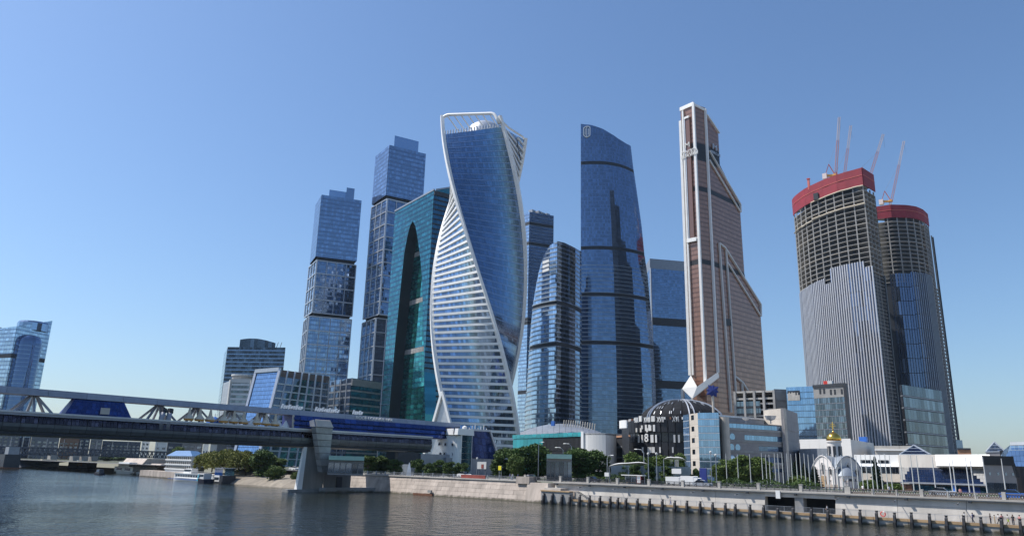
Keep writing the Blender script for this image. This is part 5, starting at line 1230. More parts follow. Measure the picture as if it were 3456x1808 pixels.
# ---- striped office with glass corner
def office():
    r = 262
    G0, G1, G2, G3 = (XYr(w4(*p), rr) for p, rr in (((678, 432), r+4), ((722, 428), r-2), ((786, 427), r-8), ((943, 420), r-10)))
    zt = zat(w4(800, 424), r-9)
    rt = root('office_building', 'beige office building with mirrored glass corner and striped wing', 'building', (*G2, GZ))
    M().prism(inset([G0, G1, G2, G3, away(G3, 30), away(G0, 25)], .5), GZ, zt-.2).build('corner_core', K['core'], rt)
    zs = floors(GZ, zt, 2.3)
    for a, b, n in ((G0, G1, 3), (G2, G3, 9)): bands(rt, seg(a, b), zs, n, [G['office'], K['silver'], K['core']], sp=.1, jit=.12, ledge=K['ledge'], lh=.16, lp=.2)
    nfl = 6
    for k in range(nfl):
        za, zb = GZ+(zt-GZ)*k/nfl, GZ+(zt-GZ)*(k+1)/nfl; hh = zb-za
        A = lambda t: lerp(G1, G2, t)
        for t0, t1, z0_, z1_ in ((0, 1, za, za+hh*.42), (0, .22, za+hh*.42, za+hh*.85), (.55, 1, za+hh*.42, za+hh*.85), (0, 1, za+hh*.85, zb-.05)):
            p, q = A(t0), A(t1); M().hexa([(*p, z0_), (*q, z0_), (*away(q, 1), z0_), (*away(p, 1), z0_)], [(*p, z1_), (*q, z1_), (*away(q, 1), z1_), (*away(p, 1), z1_)]).build('stair_panel', K['beige'], rt)
        p, q = away(A(.22), .6), away(A(.55), .6); M().quad((*p, za+hh*.42), (*q, za+hh*.42), (*q, za+hh*.85), (*p, za+hh*.85)).build('stair_window', G['dark'], rt)
    # wing
    W0, W1 = XYr(w4(985, 490), r+2), XYr(w4(1425, 495), r+22); zw = zat(w4(1000, 488), r+2)
    rw = root('striped_wing', 'grey striped office wing with long mirrored window bands, right of the glass corner', 'building', (*W0, GZ))
    M().prism(inset([W0, W1, away(W1, 30), away(W0, 30)], .6), GZ, zw-.1).build('core', K['beigeg'], rw)
    px = [(490, 500, 'b'), (500, 535, 'g'), (535, 553, 'l'), (553, 582, 'd'), (582, 622, 'h'), (622, 640, 'l'), (640, 662, 'd'), (662, 700, 'm'), (700, 720, 'l'), (720, 745, 'd'), (745, 785, 'm'), (785, 805, 'l'), (805, 830, 'd'), (830, 860, 'm'), (860, 960, 'd')]
    for y0, y1, kd in px:
        za, zb = max(GZ, zat(w4(1000, y1), r+2)), zat(w4(1000, y0), r+2)
        if zb <= GZ+.3: continue
        if kd in 'bld':
            o = {'b': 0, 'l': -.25, 'd': 0}[kd]; p, q = away(W0, o), away(W1, o)
            M().hexa([(*p, za+.02), (*q, za+.02), (*away(q, 1), za+.02), (*away(p, 1), za+.02)], [(*p, zb-.02), (*q, zb-.02), (*away(q, 1), zb-.02), (*away(p, 1), zb-.02)]).build('stripe_panel', K['beigeg'] if kd != 'l' else K['conc'], rw)
        else:
            t0 = {'g': .02, 'h': .32, 'm': .55}[kd]; t1 = .97; n = 16
            if t0 > .1: p, q = W0, lerp(W0, W1, t0); M().hexa([(*p, za+.02), (*q, za+.02), (*away(q, 1), za+.02), (*away(p, 1), za+.02)], [(*p, zb-.02), (*q, zb-.02), (*away(q, 1), zb-.02), (*away(p, 1), zb-.02)]).build('stripe_panel', K['beigeg'], rw)
            for i in range(n):
                p, q = away(lerp(W0, W1, t0+(t1-t0)*i/n), .25), away(lerp(W0, W1, t0+(t1-t0)*(i+.95)/n), .25); M().quad((*p, za+.05), (*q, za+.05), (*q, zb-.05), (*p, zb-.05)).build('window', G['office'] if kd != 'm' else G['navy'], rw)
            if t0 > .1:
                for t in (.1, .2) if kd == 'm' else (.12,):
                    p = Vector((*away(lerp(W0, W1, t), -.1), (za+zb)/2)); X = Vector((W1[0]-W0[0], W1[1]-W0[1], 0)).normalized()
                    M().add([p+X*(1.15*cos(a*pi/8))+Vector((0, 0, 1.15*sin(a*pi/8))) for a in range(16)], [list(range(16))]).build('round_window', G['office'], rw)
    p, q = XYr(w4(975, 480), r-2), XYr(w4(998, 480), r-1); c = lerp(p, q, .5)
    M().lathe([(1.5, GZ), (1.5, zw+1)], (*c, 0), 14).build('round_pier', K['beige'], rw)
    # tall beige block
    T0, T1, T2 = XYr(w4(1278, 395), r+30), XYr(w4(1428, 392), r+20), XYr(w4(1530, 405), r+45); zt2 = zat(w4(1428, 390), r+20)
    rb = root('stair_tower', 'plain beige stair block rising above the striped wing', 'building', (*T1, GZ))
    Bk = par(T0, T1, T2); M().prism(inset([T0, T1, T2, Bk], .3), GZ, zt2-.1).build('core', K['beigeg'], rb)
    zz = floors(GZ, zt2, 3.6)
    for k in range(len(zz)-1):
        for a, b, mt in ((T0, T1, K['beige']), (T1, T2, K['beigeg'])):
            n0 = outn(seg(a, b), .5, 0); o = .12*(k % 2)
            M().hexa([(a[0]-n0[0], a[1]-n0[1], zz[k]+.03), (a[0]+n0[0]*o, a[1]+n0[1]*o, zz[k]+.03), (b[0]+n0[0]*o, b[1]+n0[1]*o, zz[k]+.03), (b[0]-n0[0], b[1]-n0[1], zz[k]+.03)], [(a[0]-n0[0], a[1]-n0[1], zz[k+1]-.03), (a[0]+n0[0]*o, a[1]+n0[1]*o, zz[k+1]-.03), (b[0]+n0[0]*o, b[1]+n0[1]*o, zz[k+1]-.03), (b[0]-n0[0], b[1]-n0[1], zz[k+1]-.03)]).build('wall_panel', mt, rb)
    # roof clutter
    for x, y, s, mt, nm, lab in ((1145, 458, 1.3, K['offwhite'], 'satellite_dish', 'white satellite dish on the roof of the striped wing'), (1330, 445, 2.0, K['silver'], 'roof_unit', 'silver roof unit beside the beige stair block')):
        p = PR(w4(x, y), r+14); rq = root(nm, lab, 'roof equipment', (p.x, p.y, zw)); M().lathe([(s, s*.8), (s*.7, s*.2), (.2, 0)], (p.x, p.y, zw+1), 12).build('dish', mt, rq); M().beam((p.x, p.y, zw), (p.x, p.y, zw+1.2), .3).build('stand', K['steel'], rq)
    p, q = XYr(w4(940, 430), r+8), XYr(w4(1280, 462), r+26); z0_, z1_ = zw, zat(w4(1000, 435), r+10)
    rr = root('roof_house', 'low pale roof house behind the striped wing parapet', 'building', (*p, zw)); M().prism([p, q, away(q, 10), away(p, 10)], GZ, z1_-1).build('wall', K['lead'], rr); M().prism([away(p, -.5), away(q, -.5), away(q, 11), away(p, 11)], z1_-1, z1_-.4).build('roof', K['silver'], rr)
office()

# ---- concrete frame and glass slab behind the church
def frame_and_slab():
    u5 = Zm(2380, 1280, 5.184); r = 420
    a, b, c = XYr(u5(520, 230), r+6), XYr(u5(1200, 190), r), XYr(u5(1425, 180), r+3)
    zt = zat(u5(1200, 185), r)
    rt = root('concrete_frame', 'unfinished concrete frame building with open floors and solid core, left of the glass slab block', 'building', (*a, GZ))
    M().prism([b, c, away(c, 22), away(b, 22)], GZ, zt+.6).build('core_wall', K['conc'], rt)
    M().beam((*lerp(b, c, .02), zat(u5(1300, 365), r)), (*c, zat(u5(1300, 365), r)), .6, .5).build('joint', K['concd'], rt)
    h = zt-zat(u5(1200, 318), r)
    for k in range(8):
        z = zt-k*h*(.92 if k < 2 else .8)
        if z < GZ+2: break
        M().prism([a, b, away(b, 20), away(a, 20)], z-1.0, z).build('floor_slab', K['cap'] if k < 2 else K['conc'], rt)
    for t in (0, .25, .5, .74, 1): q = lerp(a, b, t); M().box(q[0]-.6, q[0]+.6, q[1]-.6, q[1]+.6, GZ, zt).build('column', K['conc'], rt)
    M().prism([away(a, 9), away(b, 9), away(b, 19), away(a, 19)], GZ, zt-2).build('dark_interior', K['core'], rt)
    bands(rt, seg(away(a, -.3), away(lerp(a, b, .64), -.3)), floors(zat(u5(700, 620), r), zat(u5(700, 370), r), 5), 18, [G['grey'], K['dkmetal'], K['core']], jit=.3, name='glass_screen')
    u6 = Zm(2640, 1260, 8.425); r = 410
    a, m_, b = XYr(u6(112, 425), r+4), XYr(u6(880, 360), r), XYr(u6(1790, 305), r-8); zt = zat(u6(880, 352), r)
    rt = root('glass_slab', 'blue and grey glass slab block behind the golden dome', 'building', (*m_, GZ))
    M().prism(inset([a, m_, b, away(b, 24), away(a, 24)], .4), GZ, zt-.3).build('core', K['core'], rt)
    zs = floors(GZ, zt, (zt-zat(u6(880, 610), r))*.67)
    bands(rt, seg(a, m_), zs, 12, [G['office'], G['blue'], K['core']], jit=.15, sp=.08)
    bands(rt, seg(m_, lerp(m_, b, .93)), zs[:-2], 17, [G['grey'], K['steel'], K['core']], jit=.3, sp=.12, gap=.14)
    bands(rt, seg(lerp(m_, b, .93), b), zs, 1, [G['pale'], K['silver'], K['core']], jit=.3)
    p, q = m_, lerp(m_, b, .95); n0 = outn(seg(p, q), .5, 0)
    M().hexa([(p[0]-n0[0], p[1]-n0[1], zs[-3]), (p[0]+n0[0]*.2, p[1]+n0[1]*.2, zs[-3]), (q[0]+n0[0]*.2, q[1]+n0[1]*.2, zs[-3]), (q[0]-n0[0], q[1]-n0[1], zs[-3])], [(p[0]-n0[0], p[1]-n0[1], zt-1), (p[0]+n0[0]*.2, p[1]+n0[1]*.2, zt-1), (q[0]+n0[0]*.2, q[1]+n0[1]*.2, zt-1), (q[0]-n0[0], q[1]-n0[1], zt-1)]).build('raw_wall', K['conc'], rt)
    for t, z in ((.2, zs[-3]+2), (.33, zs[-3]+2), (.55, zt-5), (.68, zt-5), (.9, zt-5)):
        s = lerp(p, q, t); e = lerp(p, q, t+.06); M().quad((s[0]+n0[0]*.3, s[1]+n0[1]*.3, z), (e[0]+n0[0]*.3, e[1]+n0[1]*.3, z), (e[0]+n0[0]*.3, e[1]+n0[1]*.3, z+2.6), (s[0]+n0[0]*.3, s[1]+n0[1]*.3, z+2.6)).build('opening', K['core'], rt)
    M().beam((*p, zt-.3), (*b, zt-.3), 1.4, 1.4).build('parapet', K['dkmetal'], rt); M().beam((*b, GZ), (*b, zt), 1.6).build('corner_post', K['dkmetal'], rt)
    for t, mt in ((.42, K['redp']), (.55, K['offwhite'])): s = away(lerp(p, b, t), 4); M().box(s[0]-1.1, s[0]+1.1, s[1]-1, s[1]+1, zt, zt+2.4).build('roof_box', mt, rt)
    s = away(lerp(a, m_, .05), 0); e = lerp(a, m_, .5); n1 = outn(seg(a, m_), .5, 0)
    M().quad((s[0]+n1[0]*.4, s[1]+n1[1]*.4, zt-7), (e[0]+n1[0]*.4, e[1]+n1[1]*.4, zt-7), (e[0]+n1[0]*.4, e[1]+n1[1]*.4, zt-2), (s[0]+n1[0]*.4, s[1]+n1[1]*.4, zt-2)).build('open_storey', K['core'], rt)
    for i in range(9): t = lerp(s, e, (i+.5)/9); M().beam((t[0]+n1[0]*.6, t[1]+n1[1]*.6, zt-7), (t[0]+n1[0]*.6, t[1]+n1[1]*.6, zt-3.6+random.uniform(-1, 1)), .6).build('insulation_board', K['cap'], rt)
frame_and_slab()

# ---- church
def church():
    c7 = Zm(2740, 1420, 5.185); r = 232
    p0 = PR(c7(455, 1150), r); ce = Vector((p0.x, p0.y, 0)); s = r/2495*1.03/5.185      # metres per zoomed pixel
    f = Vector((-ce.x, -ce.y, 0)).normalized(); rg = Vector((-f.y, f.x, 0))
    rt = root('church', 'small white church with gilded onion dome behind the flagpoles', 'church', (ce.x, ce.y, GZ))
    zof = lambda y: zat(c7(400, y), r)
    # plan frame: gable axis turned so that the left gable faces left-front, apse side faces right-front
    a = radians(49); u = (f*cos(a)-rg*sin(a)); v = Vector((-u.y, u.x, 0))               # u = left gable outward, v = right side outward
    P = lambda du, dv, z: (ce.x+u.x*du+v.x*dv, ce.y+u.y*du+v.y*dv, z)
    hw = 4.2; ze = zof(850); zk = zof(625)
    M().hexa([P(-hw, -hw, GZ-.1), P(hw, -hw, GZ-.1), P(hw, hw, GZ-.1), P(-hw, hw, GZ-.1)], [P(-hw, -hw, ze), P(hw, -hw, ze), P(hw, hw, ze), P(-hw, hw, ze)]).build('body', K['church'], rt)
    def gable(axis, lab):                                # ogee gable wall plus barrel roof
        U, Vv = (u, v) if axis == 0 else (v, u)
        prof = [(hw*(i/8-1), ze+(zk-ze)*(1-abs(i/8-1)**1.9)**.85) for i in range(17)]
        Q = lambda d, w, z: (ce.x+U.x*d+Vv.x*w, ce.y+U.y*d+Vv.y*w, z)
        for sg in (1, -1):
            n = len(prof); m = M(); m.add([Q(sg*(hw+.25), w, z) for w, z in prof]+[Q(sg*(hw-.5), w, z) for w, z in prof], [list(range(n)), list(range(n, 2*n))[::-1]]+[(i, i+1, n+i+1, n+i) for i in range(n-1)]); m.build('gable_wall', K['church'], rt)
            m = M(); m.tube([Q(sg*(hw+.4), w*1.03, z+.15) for w, z in prof], .17, 5); m.build('gable_moulding', K['church'] if axis == 0 else K['lead'], rt)
        m = M()
        for (wa, za), (wb, zb) in zip(prof, prof[1:]): m.quad(Q(-hw, wa*1.02, za+.2), Q(-hw, wb*1.02, zb+.2), Q(hw, wb*1.02, zb+.2), Q(hw, wa*1.02, za+.2))
        m.build('barrel_roof', K['lead'], rt)
        for w, z0_, z1_ in ((0, GZ+3.6, zk-2.2), (-2.9, GZ+3.6, ze+.2), (2.9, GZ+3.6, ze+.2)):
            for sg in (1,):
                m = M(); pts = [(-.38, z0_), (.38, z0_), (.38, z1_-.4), (.2, z1_), (0, z1_+.15), (-.2, z1_), (-.38, z1_-.4)]
                m.add([Q(sg*(hw+.3), w+x, z) for x, z in pts], [list(range(7))]); m.build('slit_window', K['dkmetal'], rt)
                m = M(); m.tube([Q(hw+.32, w-.75, z0_-.3), Q(hw+.32, w-.75, z1_-.2), Q(hw+.32, w-.4, z1_+.45), Q(hw+.32, w, z1_+.65), Q(hw+.32, w+.4, z1_+.45), Q(hw+.32, w+.75, z1_-.2), Q(hw+.32, w+.75, z0_-.3)], .13, 4); m.build('window_moulding', K['church'], rt)
        for w in (-hw+.3, -1.6, 1.6, hw-.3): M().beam(Q(hw+.3, w, GZ), Q(hw+.3, w, ze), .6, .35).build('pilaster', K['church'], rt)
        m = M(); m.beam(Q(hw+.1, -hw, GZ+.5), Q(hw+.1, hw, GZ+.5), .9, 1.0); m.build('plinth', K['stone'], rt)
    gable(0, 'l'); gable(1, 'r')
    for w in (-.9,): M().box(*[q for q in (P(hw+.2, 0, 0)[0]-.7, P(hw+.2, 0, 0)[0]+.7, P(hw+.2, 0, 0)[1]-.7, P(hw+.2, 0, 0)[1]+.7)], GZ, GZ+3.2).build('door', K['wood'], rt)
    # low apse on the right side
    A = (ce.x+v.x*hw+u.x*1, ce.y+v.y*hw+u.y*1); za = zof(880)-1.2; Ra = 2.7
    M().lathe([(Ra, GZ-.1), (Ra, za)], (*A, 0), 24).build('apse_wall', K['church'], rt); M().lathe([(Ra+.3, 0), (Ra*.95, .9), (Ra*.7, 1.8), (Ra*.35, 2.4), (0, 2.6)], (*A, za), 24).build('apse_roof', K['lead'], rt, smooth=True)
    d = (Vector(A)-Vector((ce.x, ce.y))).normalized()
    for t in (-.75, 0, .75):
        an = atan2(d.y, d.x)+t; q = (A[0]+(Ra+.05)*cos(an), A[1]+(Ra+.05)*sin(an)); M().beam((*q, GZ+2.6), (*q, za-1.2), .75, .2, side=(-sin(an), cos(an), 0)).build('apse_window', K['wood'] if t < -.5 else K['dkmetal'], rt)
    for i in range(12):
        an = 2*pi*i/12; M().beam((A[0]+(Ra+.05)*cos(an), A[1]+(Ra+.05)*sin(an), GZ), (A[0]+(Ra+.05)*cos(an), A[1]+(Ra+.05)*sin(an), za), .35, .25).build('apse_pilaster', K['church'], rt)
    # drum and dome
    zd0, zd1 = zk-2.0, zof(345); Rd = 96*s; m = M(); m.lathe([(Rd, zd0), (Rd, zd1-.5), (Rd+.25, zd1-.4), (Rd+.25, zd1)], (ce.x, ce.y, 0), 24); m.build('drum', K['church'], rt)
    for i in range(8):
        an = 2*pi*i/8+.3; q = (ce.x+(Rd+.02)*cos(an), ce.y+(Rd+.02)*sin(an)); M().beam((*q, zd0+1.6), (*q, zd1-1.5), .75, .25, side=(-sin(an), cos(an), 0)).build('drum_window', K['dkmetal'], rt)
    zt = zof(185); H = zt-zd1; M().lathe([(Rd+.05, 0), (Rd+.22, .08*H), (Rd+.25, .26*H), (Rd+.12, .46*H), (Rd*.88, .66*H), (Rd*.6, .83*H), (Rd*.25, .94*H), (.18, H), (.12, H+.4)], (ce.x, ce.y, zd1), 32).build('onion_dome', K['gold'], rt, smooth=True)
    zc = zt+.3; m = M(); m.lathe([(0, 0), (.3, .25), (0, .55)], (ce.x, ce.y, zc), 8); m.beam((ce.x, ce.y, zc), (ce.x, ce.y, zc+2.4), .16); X = rg
    for dz, w in ((1.75, .55), (1.3, .8)): m.beam(Vector((ce.x, ce.y, zc+dz))-X*w, Vector((ce.x, ce.y, zc+dz))+X*w, .14)
    m.beam(Vector((ce.x, ce.y, zc+.85))-X*.4+Vector((0, 0, .12)), Vector((ce.x, ce.y, zc+.85))+X*.4-Vector((0, 0, .12)), .12); m.build('cross', K['gold'], rt)
    n = 26; fr = root('churchyard_fence', 'thin dark iron fence in front of the church', 'fence', P(hw+6, 0, GZ))
    for k in range(n):
        q = Vector(P(hw+4, -9, GZ)).lerp(Vector(P(hw*.2, hw+8, GZ)), k/n); M().beam(q, q+Vector((0, 0, 2.2)), .08).build('post', K['dkmetal'], fr)
    M().beam(Vector(P(hw+4, -9, GZ+2)), Vector(P(hw*.2, hw+8, GZ+2)), .08).build('rail', K['dkmetal'], fr)
church()

# ---- white centre buildings right of the church
def right_side():
    def simple(name, label, p0, p1, r0, r1, ytop, depth, mt, z0=GZ, roofm=None, cat='building', side=None):
        a, b = XYr(p0, r0), XYr(p1, r1); zt = zat((p0[0], ytop), r0); rt = root(name, label, cat, (*a, z0))
        n = max(1, int(hypot(b[0]-a[0], b[1]-a[1])/4))
        M().prism([away(a, .2), away(b, .2), away(b, depth), away(a, depth)], z0, zt-.05).build('core', side or mt, rt)
        for i in range(n):
            p, q = lerp(a, b, (i+.006)/n), lerp(a, b, (i+.994)/n); M().hexa([(*p, z0), (*q, z0), (*away(q, .5), z0), (*away(p, .5), z0)], [(*p, zt), (*q, zt), (*away(q, .5), zt), (*away(p, .5), zt)]).build('wall_panel', mt, rt)
        return rt, a, b, zt
    def win(rt, a, b, t0, t1, za, zb, n, mt=None, o=-.12):
        for i in range(n):
            p, q = away(lerp(a, b, t0+(t1-t0)*(i+.04)/n), o), away(lerp(a, b, t0+(t1-t0)*(i+.96)/n), o); M().quad((*p, za), (*q, za), (*q, zb), (*p, zb)).build('window', mt or G['dark'], rt)
    r = 330
    rt, a, b, zt = simple('white_hall', 'white hall with blue roof box behind the church', w5(215, 625), w5(600, 625), r, r-12, w5(0, 625)[1], 30, K['white'])
    win(rt, a, b, .32, .42, zt-7, zt-4.8, 2)
    c = XYr(w5(772, 650), r+20); d = away(b, 0); M().prism([b, c, away(c, 20), away(b, 20)], GZ, zt-.4).build('side_wall', K['offwhite'], rt)
    q = away(lerp(b, c, .55), 4); M().box(q[0]-1.5, q[0]+1.5, q[1]-1, q[1]+1, zt-.5, zt+1.6).build('blue_roof_box', K['bluep'], rt)
    rt, a, b, zt = simple('cream_hall', 'cream flat hall with a dark vent behind the low white building', w5(778, 675), w5(1060, 672), 320, 318, w5(0, 672)[1], 25, K['cap'])
    win(rt, a, b, .15, .35, zt-5.5, zt-3.6, 1)
    for k in range(3): M().beam((*away(a, -.3), zt-1.5-k*3), (*away(b, -.3), zt-1.5-k*3), .5, .5).build('cornice', K['white'], rt)
    # glass pyramid roof
    def pyramid(name, label, l, ri, apex, r, mt, n=6):
        a, b = PR(l, r), PR(ri, r); w = (b-a).length; c = (a+b)/2; c = Vector((*away(xy(c), w/2), a.z)); ap = Vector((c.x, c.y, zat(apex, hypot(c.x, c.y)))); d = Vector((c.x, c.y, 0)).normalized()
        rt = root(name, label, 'roof', (a.x, a.y, a.z)); b2, a2 = b+d*w, a+d*w
        for p, q in ((a, b), (b, b2), (b2, a2), (a2, a)):
            for i in range(n):
                m = M()
                for j in range(n):
                    f = lambda u, v: Vector(p).lerp(q, u).lerp(ap, v)
                    m.quad(f((i+.05)/n, (j+.05)/n), f((i+.95)/n, (j+.05)/n), f((i+.95)/n, (j+.95)/n), f((i+.05)/n, (j+.95)/n))
                m.build('glass_strip', mt, rt)
            M().beam(p, ap, .35).build('hip', K['silver'], rt); M().beam(p, q, .4).build('eaves', K['silver'], rt)
            for v in (.33, .66): M().beam(Vector(p).lerp(ap, v), Vector(q).lerp(ap, v), .2).build('purlin', K['silver'], rt)
        m = M(); e = .4; m.add([a+Vector((0, 0, -.2)), b+Vector((0, 0, -.2)), b2+Vector((0, 0, -.2)), a2+Vector((0, 0, -.2)), ap-Vector((0, 0, .5))], [(0, 1, 4), (1, 2, 4), (2, 3, 4), (3, 0, 4)]); m.build('dark_inside', K['core'], rt)
        # walls that carry it
        M().prism([xy(a), xy(b), xy(b2), xy(a2)], GZ, a.z-.25).build('wall', K['beigeg'], rt)
    pyramid('pyramid_roof', 'dark blue pyramid roof above the slanted pavilion', w5(968, 738), w5(1200, 738), w5(1072, 668), 262, G['deep'])
    pyramid('glass_pyramid', 'glazed pyramid with white ribs behind the bright canopy', w5(1612, 718), w5(1760, 715), w5(1680, 645), 330, G['grey'], 5)
    # low white building
    r = 250
    rt, a, b, zt = simple('low_white_building', 'low white building with strip windows and mirror ledge, right of the church', w5(625, 740), w5(985, 738), r+3, r-3, w5(0, 739)[1], 18, K['white'])
    zf = lambda y: zat(w5(900, y), r-1)
    win(rt, a, b, .12, .40, zf(806), zf(780), 5); win(rt, a, b, .5, .72, zf(806), zf(780), 4); win(rt, a, b, .13, .9, zf(880), zf(832), 12)
    M().hexa([(*away(a, -1.2), zf(828)), (*away(b, -1.2), zf(828)), (*b, zf(828)), (*a, zf(828))], [(*away(a, -.9), zf(808)), (*away(b, -.9), zf(808)), (*b, zf(808)), (*a, zf(808))]).build('mirror_ledge', K['silver'], rt)
    M().hexa([(*away(a, -.5), zf(940)), (*away(b, -.5), zf(940)), (*b, zf(940)), (*a, zf(940))], [(*away(a, -.5), zf(884)), (*away(b, -.5), zf(884)), (*b, zf(884)), (*a, zf(884))]).build('beige_fascia', K['beige'], rt)
    win(rt, a, b, .02, .98, GZ+.3, zf(945), 14, G['dark'])
    # slanted pavilion with dark sloping glass and the bright canopy
    r = 238; a, b = XYr(w5(962, 820), r), XYr(w5(1600, 830), r-14); z1_, z0_ = zat(w5(962, 820), r), zat(w5(990, 945), r)
    rt = root('slanted_pavilion', 'low pavilion with dark sloping glass roof above the entrance', 'building', (*a, GZ))
    ztop_ = zat(w5(970, 738), r); M().prism([away(a, 3), away(b, 3), away(b, 22), away(a, 22)], GZ, ztop_).build('upper_wall', K['stoneg'], rt)
    F = lambda t, v: (*away(lerp(a, b, t), 2.6*v-4*(1-v)+1), z0_+(z1_-z0_)*v)
    n = 32
    for i in range(n):
        t0, t1 = (i+.02)/n, (i+.98)/n
        for j in range(6):
            v0, v1 = (j+.02)/6, (j+.98)/6; tm = (t0+t1)/2; vm = (v0+v1)/2
            st = tm < .02+.13*vm or tm > .99-.2*vm
            M().quad(F(t0, v0), F(t1, v0), F(t1, v1), F(t0, v1)).build('roof_stone' if st else 'roof_glass', K['concd'] if st else G['deep'], rt)
    M().beam(F(0, 0), F(1, 0), .5, .4).build('eaves', K['steel'], rt); M().beam(F(0, 1), F(.45, 1), .6, .5).build('top_edge', K['white'], rt)
    M().prism([away(a, -2), away(b, -2), away(b, 3), away(a, 3)], GZ, z0_-.4).build('entrance_core', K['core'], rt)
    p, q = away(a, -2.1), away(b, -2.1)
    for i in range(14): s, e = lerp(p, q, (i+.04)/14), lerp(p, q, (i+.96)/14); M().quad((*s, GZ+.1), (*e, GZ+.1), (*e, z0_-.6), (*s, z0_-.6)).build('entrance_pane', G['bronzed'] if i < 2 else (G['royal'] if i in (10, 11, 12) else G['tealdark']), rt)
    s, e = lerp(p, q, .62), lerp(p, q, .655); M().prism([away(s, -.5), away(e, -.5), e, s], GZ, z0_-.3).build('blue_column', K['bluep'], rt)
    r = 232; a, b = XYr(w5(1232, 740), r), XYr(w5(1640, 740), r-8); zb_, zt_ = zat(w5(1240, 822), r), zat(w5(1240, 738), r)
    rt = root('bright_canopy', 'glaring white canopy panel above the slanted pavilion', 'canopy', (*a, GZ)); n = 5
    for i in range(n): s, e = lerp(a, b, (i+.003)/n), lerp(a, b, (i+.997)/n); M().hexa([(*away(s, -1.2), zb_), (*away(e, -1.2), zb_), (*away(e, 1.5), zb_), (*away(s, 1.5), zb_)], [(*away(s, 1.2), zt_), (*away(e, 1.2), zt_), (*away(e, 2.2), zt_), (*away(s, 2.2), zt_)]).build('canopy_panel', K['white'], rt)  # white paint stands for the panel's mirror glare of the sun
    M().prism([away(a, 2), away(b, 2), away(b, 8), away(a, 8)], zb_, zt_-.3).build('backing', K['offwhite'], rt)
    # dark stone building
    r = 226; rt, a, b, zt = simple('dark_stone_building', 'dark grey stone building with black attic right of the bright canopy', w5(1592, 830), w5(1830, 830), r-8, r-4, w5(0, 752)[1], 20, K['beigeg'], side=K['dkmetal'])
    zf = lambda y: zat(w5(1700, y), r-6)
    M().prism([away(a, -.3), away(b, -.3), away(b, 12), away(a, 12)], zf(818), zt+.2).build('black_attic', K['black'], rt)
    for t in (.16, .42, .66, .88): win(rt, a, b, t, t+.06, zf(893), zf(872), 2, G['pale'])
    s, e = lerp(a, b, .97), lerp(a, b, 1.12); M().hexa([(*s, zf(905)), (*e, zf(905)), (*away(e, 8), zf(905)), (*away(s, 8), zf(905))], [(*lerp(a, b, .86), zt+.1), (*lerp(a, b, .96), zt+.1), (*away(lerp(a, b, .96), 8), zt+.1), (*away(lerp(a, b, .86), 8), zt+.1)]).build('black_slope', K['black'], rt)
    win(rt, a, b, .02, .98, GZ+.2, GZ+2.6, 8, G['dark'])
    # blue faceted glass roof at the edge
    r = 275; rt = root('faceted_glass_hall', 'blue faceted glass hall with white ridge at the right edge', 'building', (*XYr(w5(1850, 800), r), GZ))
    prof = [(1735, 745), (1760, 700), (1815, 655), (2050, 650)]
    zz = [zat(w5(*p), r) for p in prof]; n = 8
    bot = zat(w5(1850, 880), r); A, B = XYr(w5(1722, 760), r), XYr(w5(2080, 760), r)
    for i in range(12):
        for j in range(5):
            def f(u, v):
                zt = interp([(0, zz[0]), (.08, zz[1]), (.25, zz[2]), (1, zz[3])], u); p = away(lerp(A, B, u), 10*v**1.6); return (p[0], p[1], bot+(zt-bot)*v)
            M().quad(f((i+.02)/12, (j+.02)/5), f((i+.98)/12, (j+.02)/5), f((i+.98)/12, (j+.98)/5), f((i+.02)/12, (j+.98)/5)).build('glass_facet', G['office'], rt)
    M().beam((*away(lerp(A, B, .25), 10), zz[2]+.3), (*away(B, 10), zz[3]+.3), 1.2, 1).build('white_ridge', K['white'], rt); M().prism([A, B, away(B, 30), away(A, 30)], GZ, bot).build('base', K['navyp'], rt); M().prism([away(A, 11), away(B, 11), away(B, 30), away(A, 30)], GZ, zz[1]).build('core', K['core'], rt)
    q = XYr(w5(1862, 850), 250); M().lathe([(1.6, GZ), (1.6, zat(w5(1862, 826), 250))], (*q, 0), 14).build('dark_column', K['black'], rt)
    # small far tower and orange house
    r = 900; rt, a, b, zt = simple('far_round_tower', 'small blue-grey tower far behind the dark lattice edge of the unfinished tower', w5(1388, 630), w5(1435, 630), r, r, w5(0, 630)[1], 16, G['blue'])
    rt, a, b, zt = simple('brick_house', 'orange brick house top peeking above the bright canopy', w5(1400, 708), w5(1500, 702), 420, 420, w5(0, 702)[1], 14, K['brick'])
    M().prism([away(a, -.4), away(b, -.4), away(b, 14), away(a, 14)], zt, zt+.8).build('roof', K['dkmetal'], rt)
    # white tent roofs left of the office
    for (l, mdl, rr_, r, lab) in (((60, 0), 0, 0, 0, ''),) if False else (((2053, 1573), (2105, 1556), (2190, 1565), 208, 'left white tensile tent roof over the grey hall'), ((2238, 1550), (2285, 1538), (2316, 1553), 214, 'right white tensile tent roof beside the office corner')):
        P0, P1, P2 = PR(l, r), PR(mdl, r), PR(rr_, r); rt = root('tent_roof', lab, 'tent', (P0.x, P0.y, GZ), 'white tent roofs'); n = 12; m = M()
        for i in range(n):
            for j in range(6):
                def f(u, v):
                    e = Vector(P0).lerp(P2, u); hgt = (P1.z-(P0.z+P2.z)/2)*sin(pi*u)*(1-.3*v)+.6*sin(pi*u*3)*.3
                    q = away(xy(e), -4+12*v); return (q[0], q[1], e.z-1.6*sin(pi*v)*0+hgt*(.35+.65*sin(pi*min(1, v+.15))))
                m.quad(f(i/n, j/6), f((i+1)/n, j/6), f((i+1)/n, (j+1)/6), f(i/n, (j+1)/6))
        m.build('membrane', K['white'], rt, smooth=True)
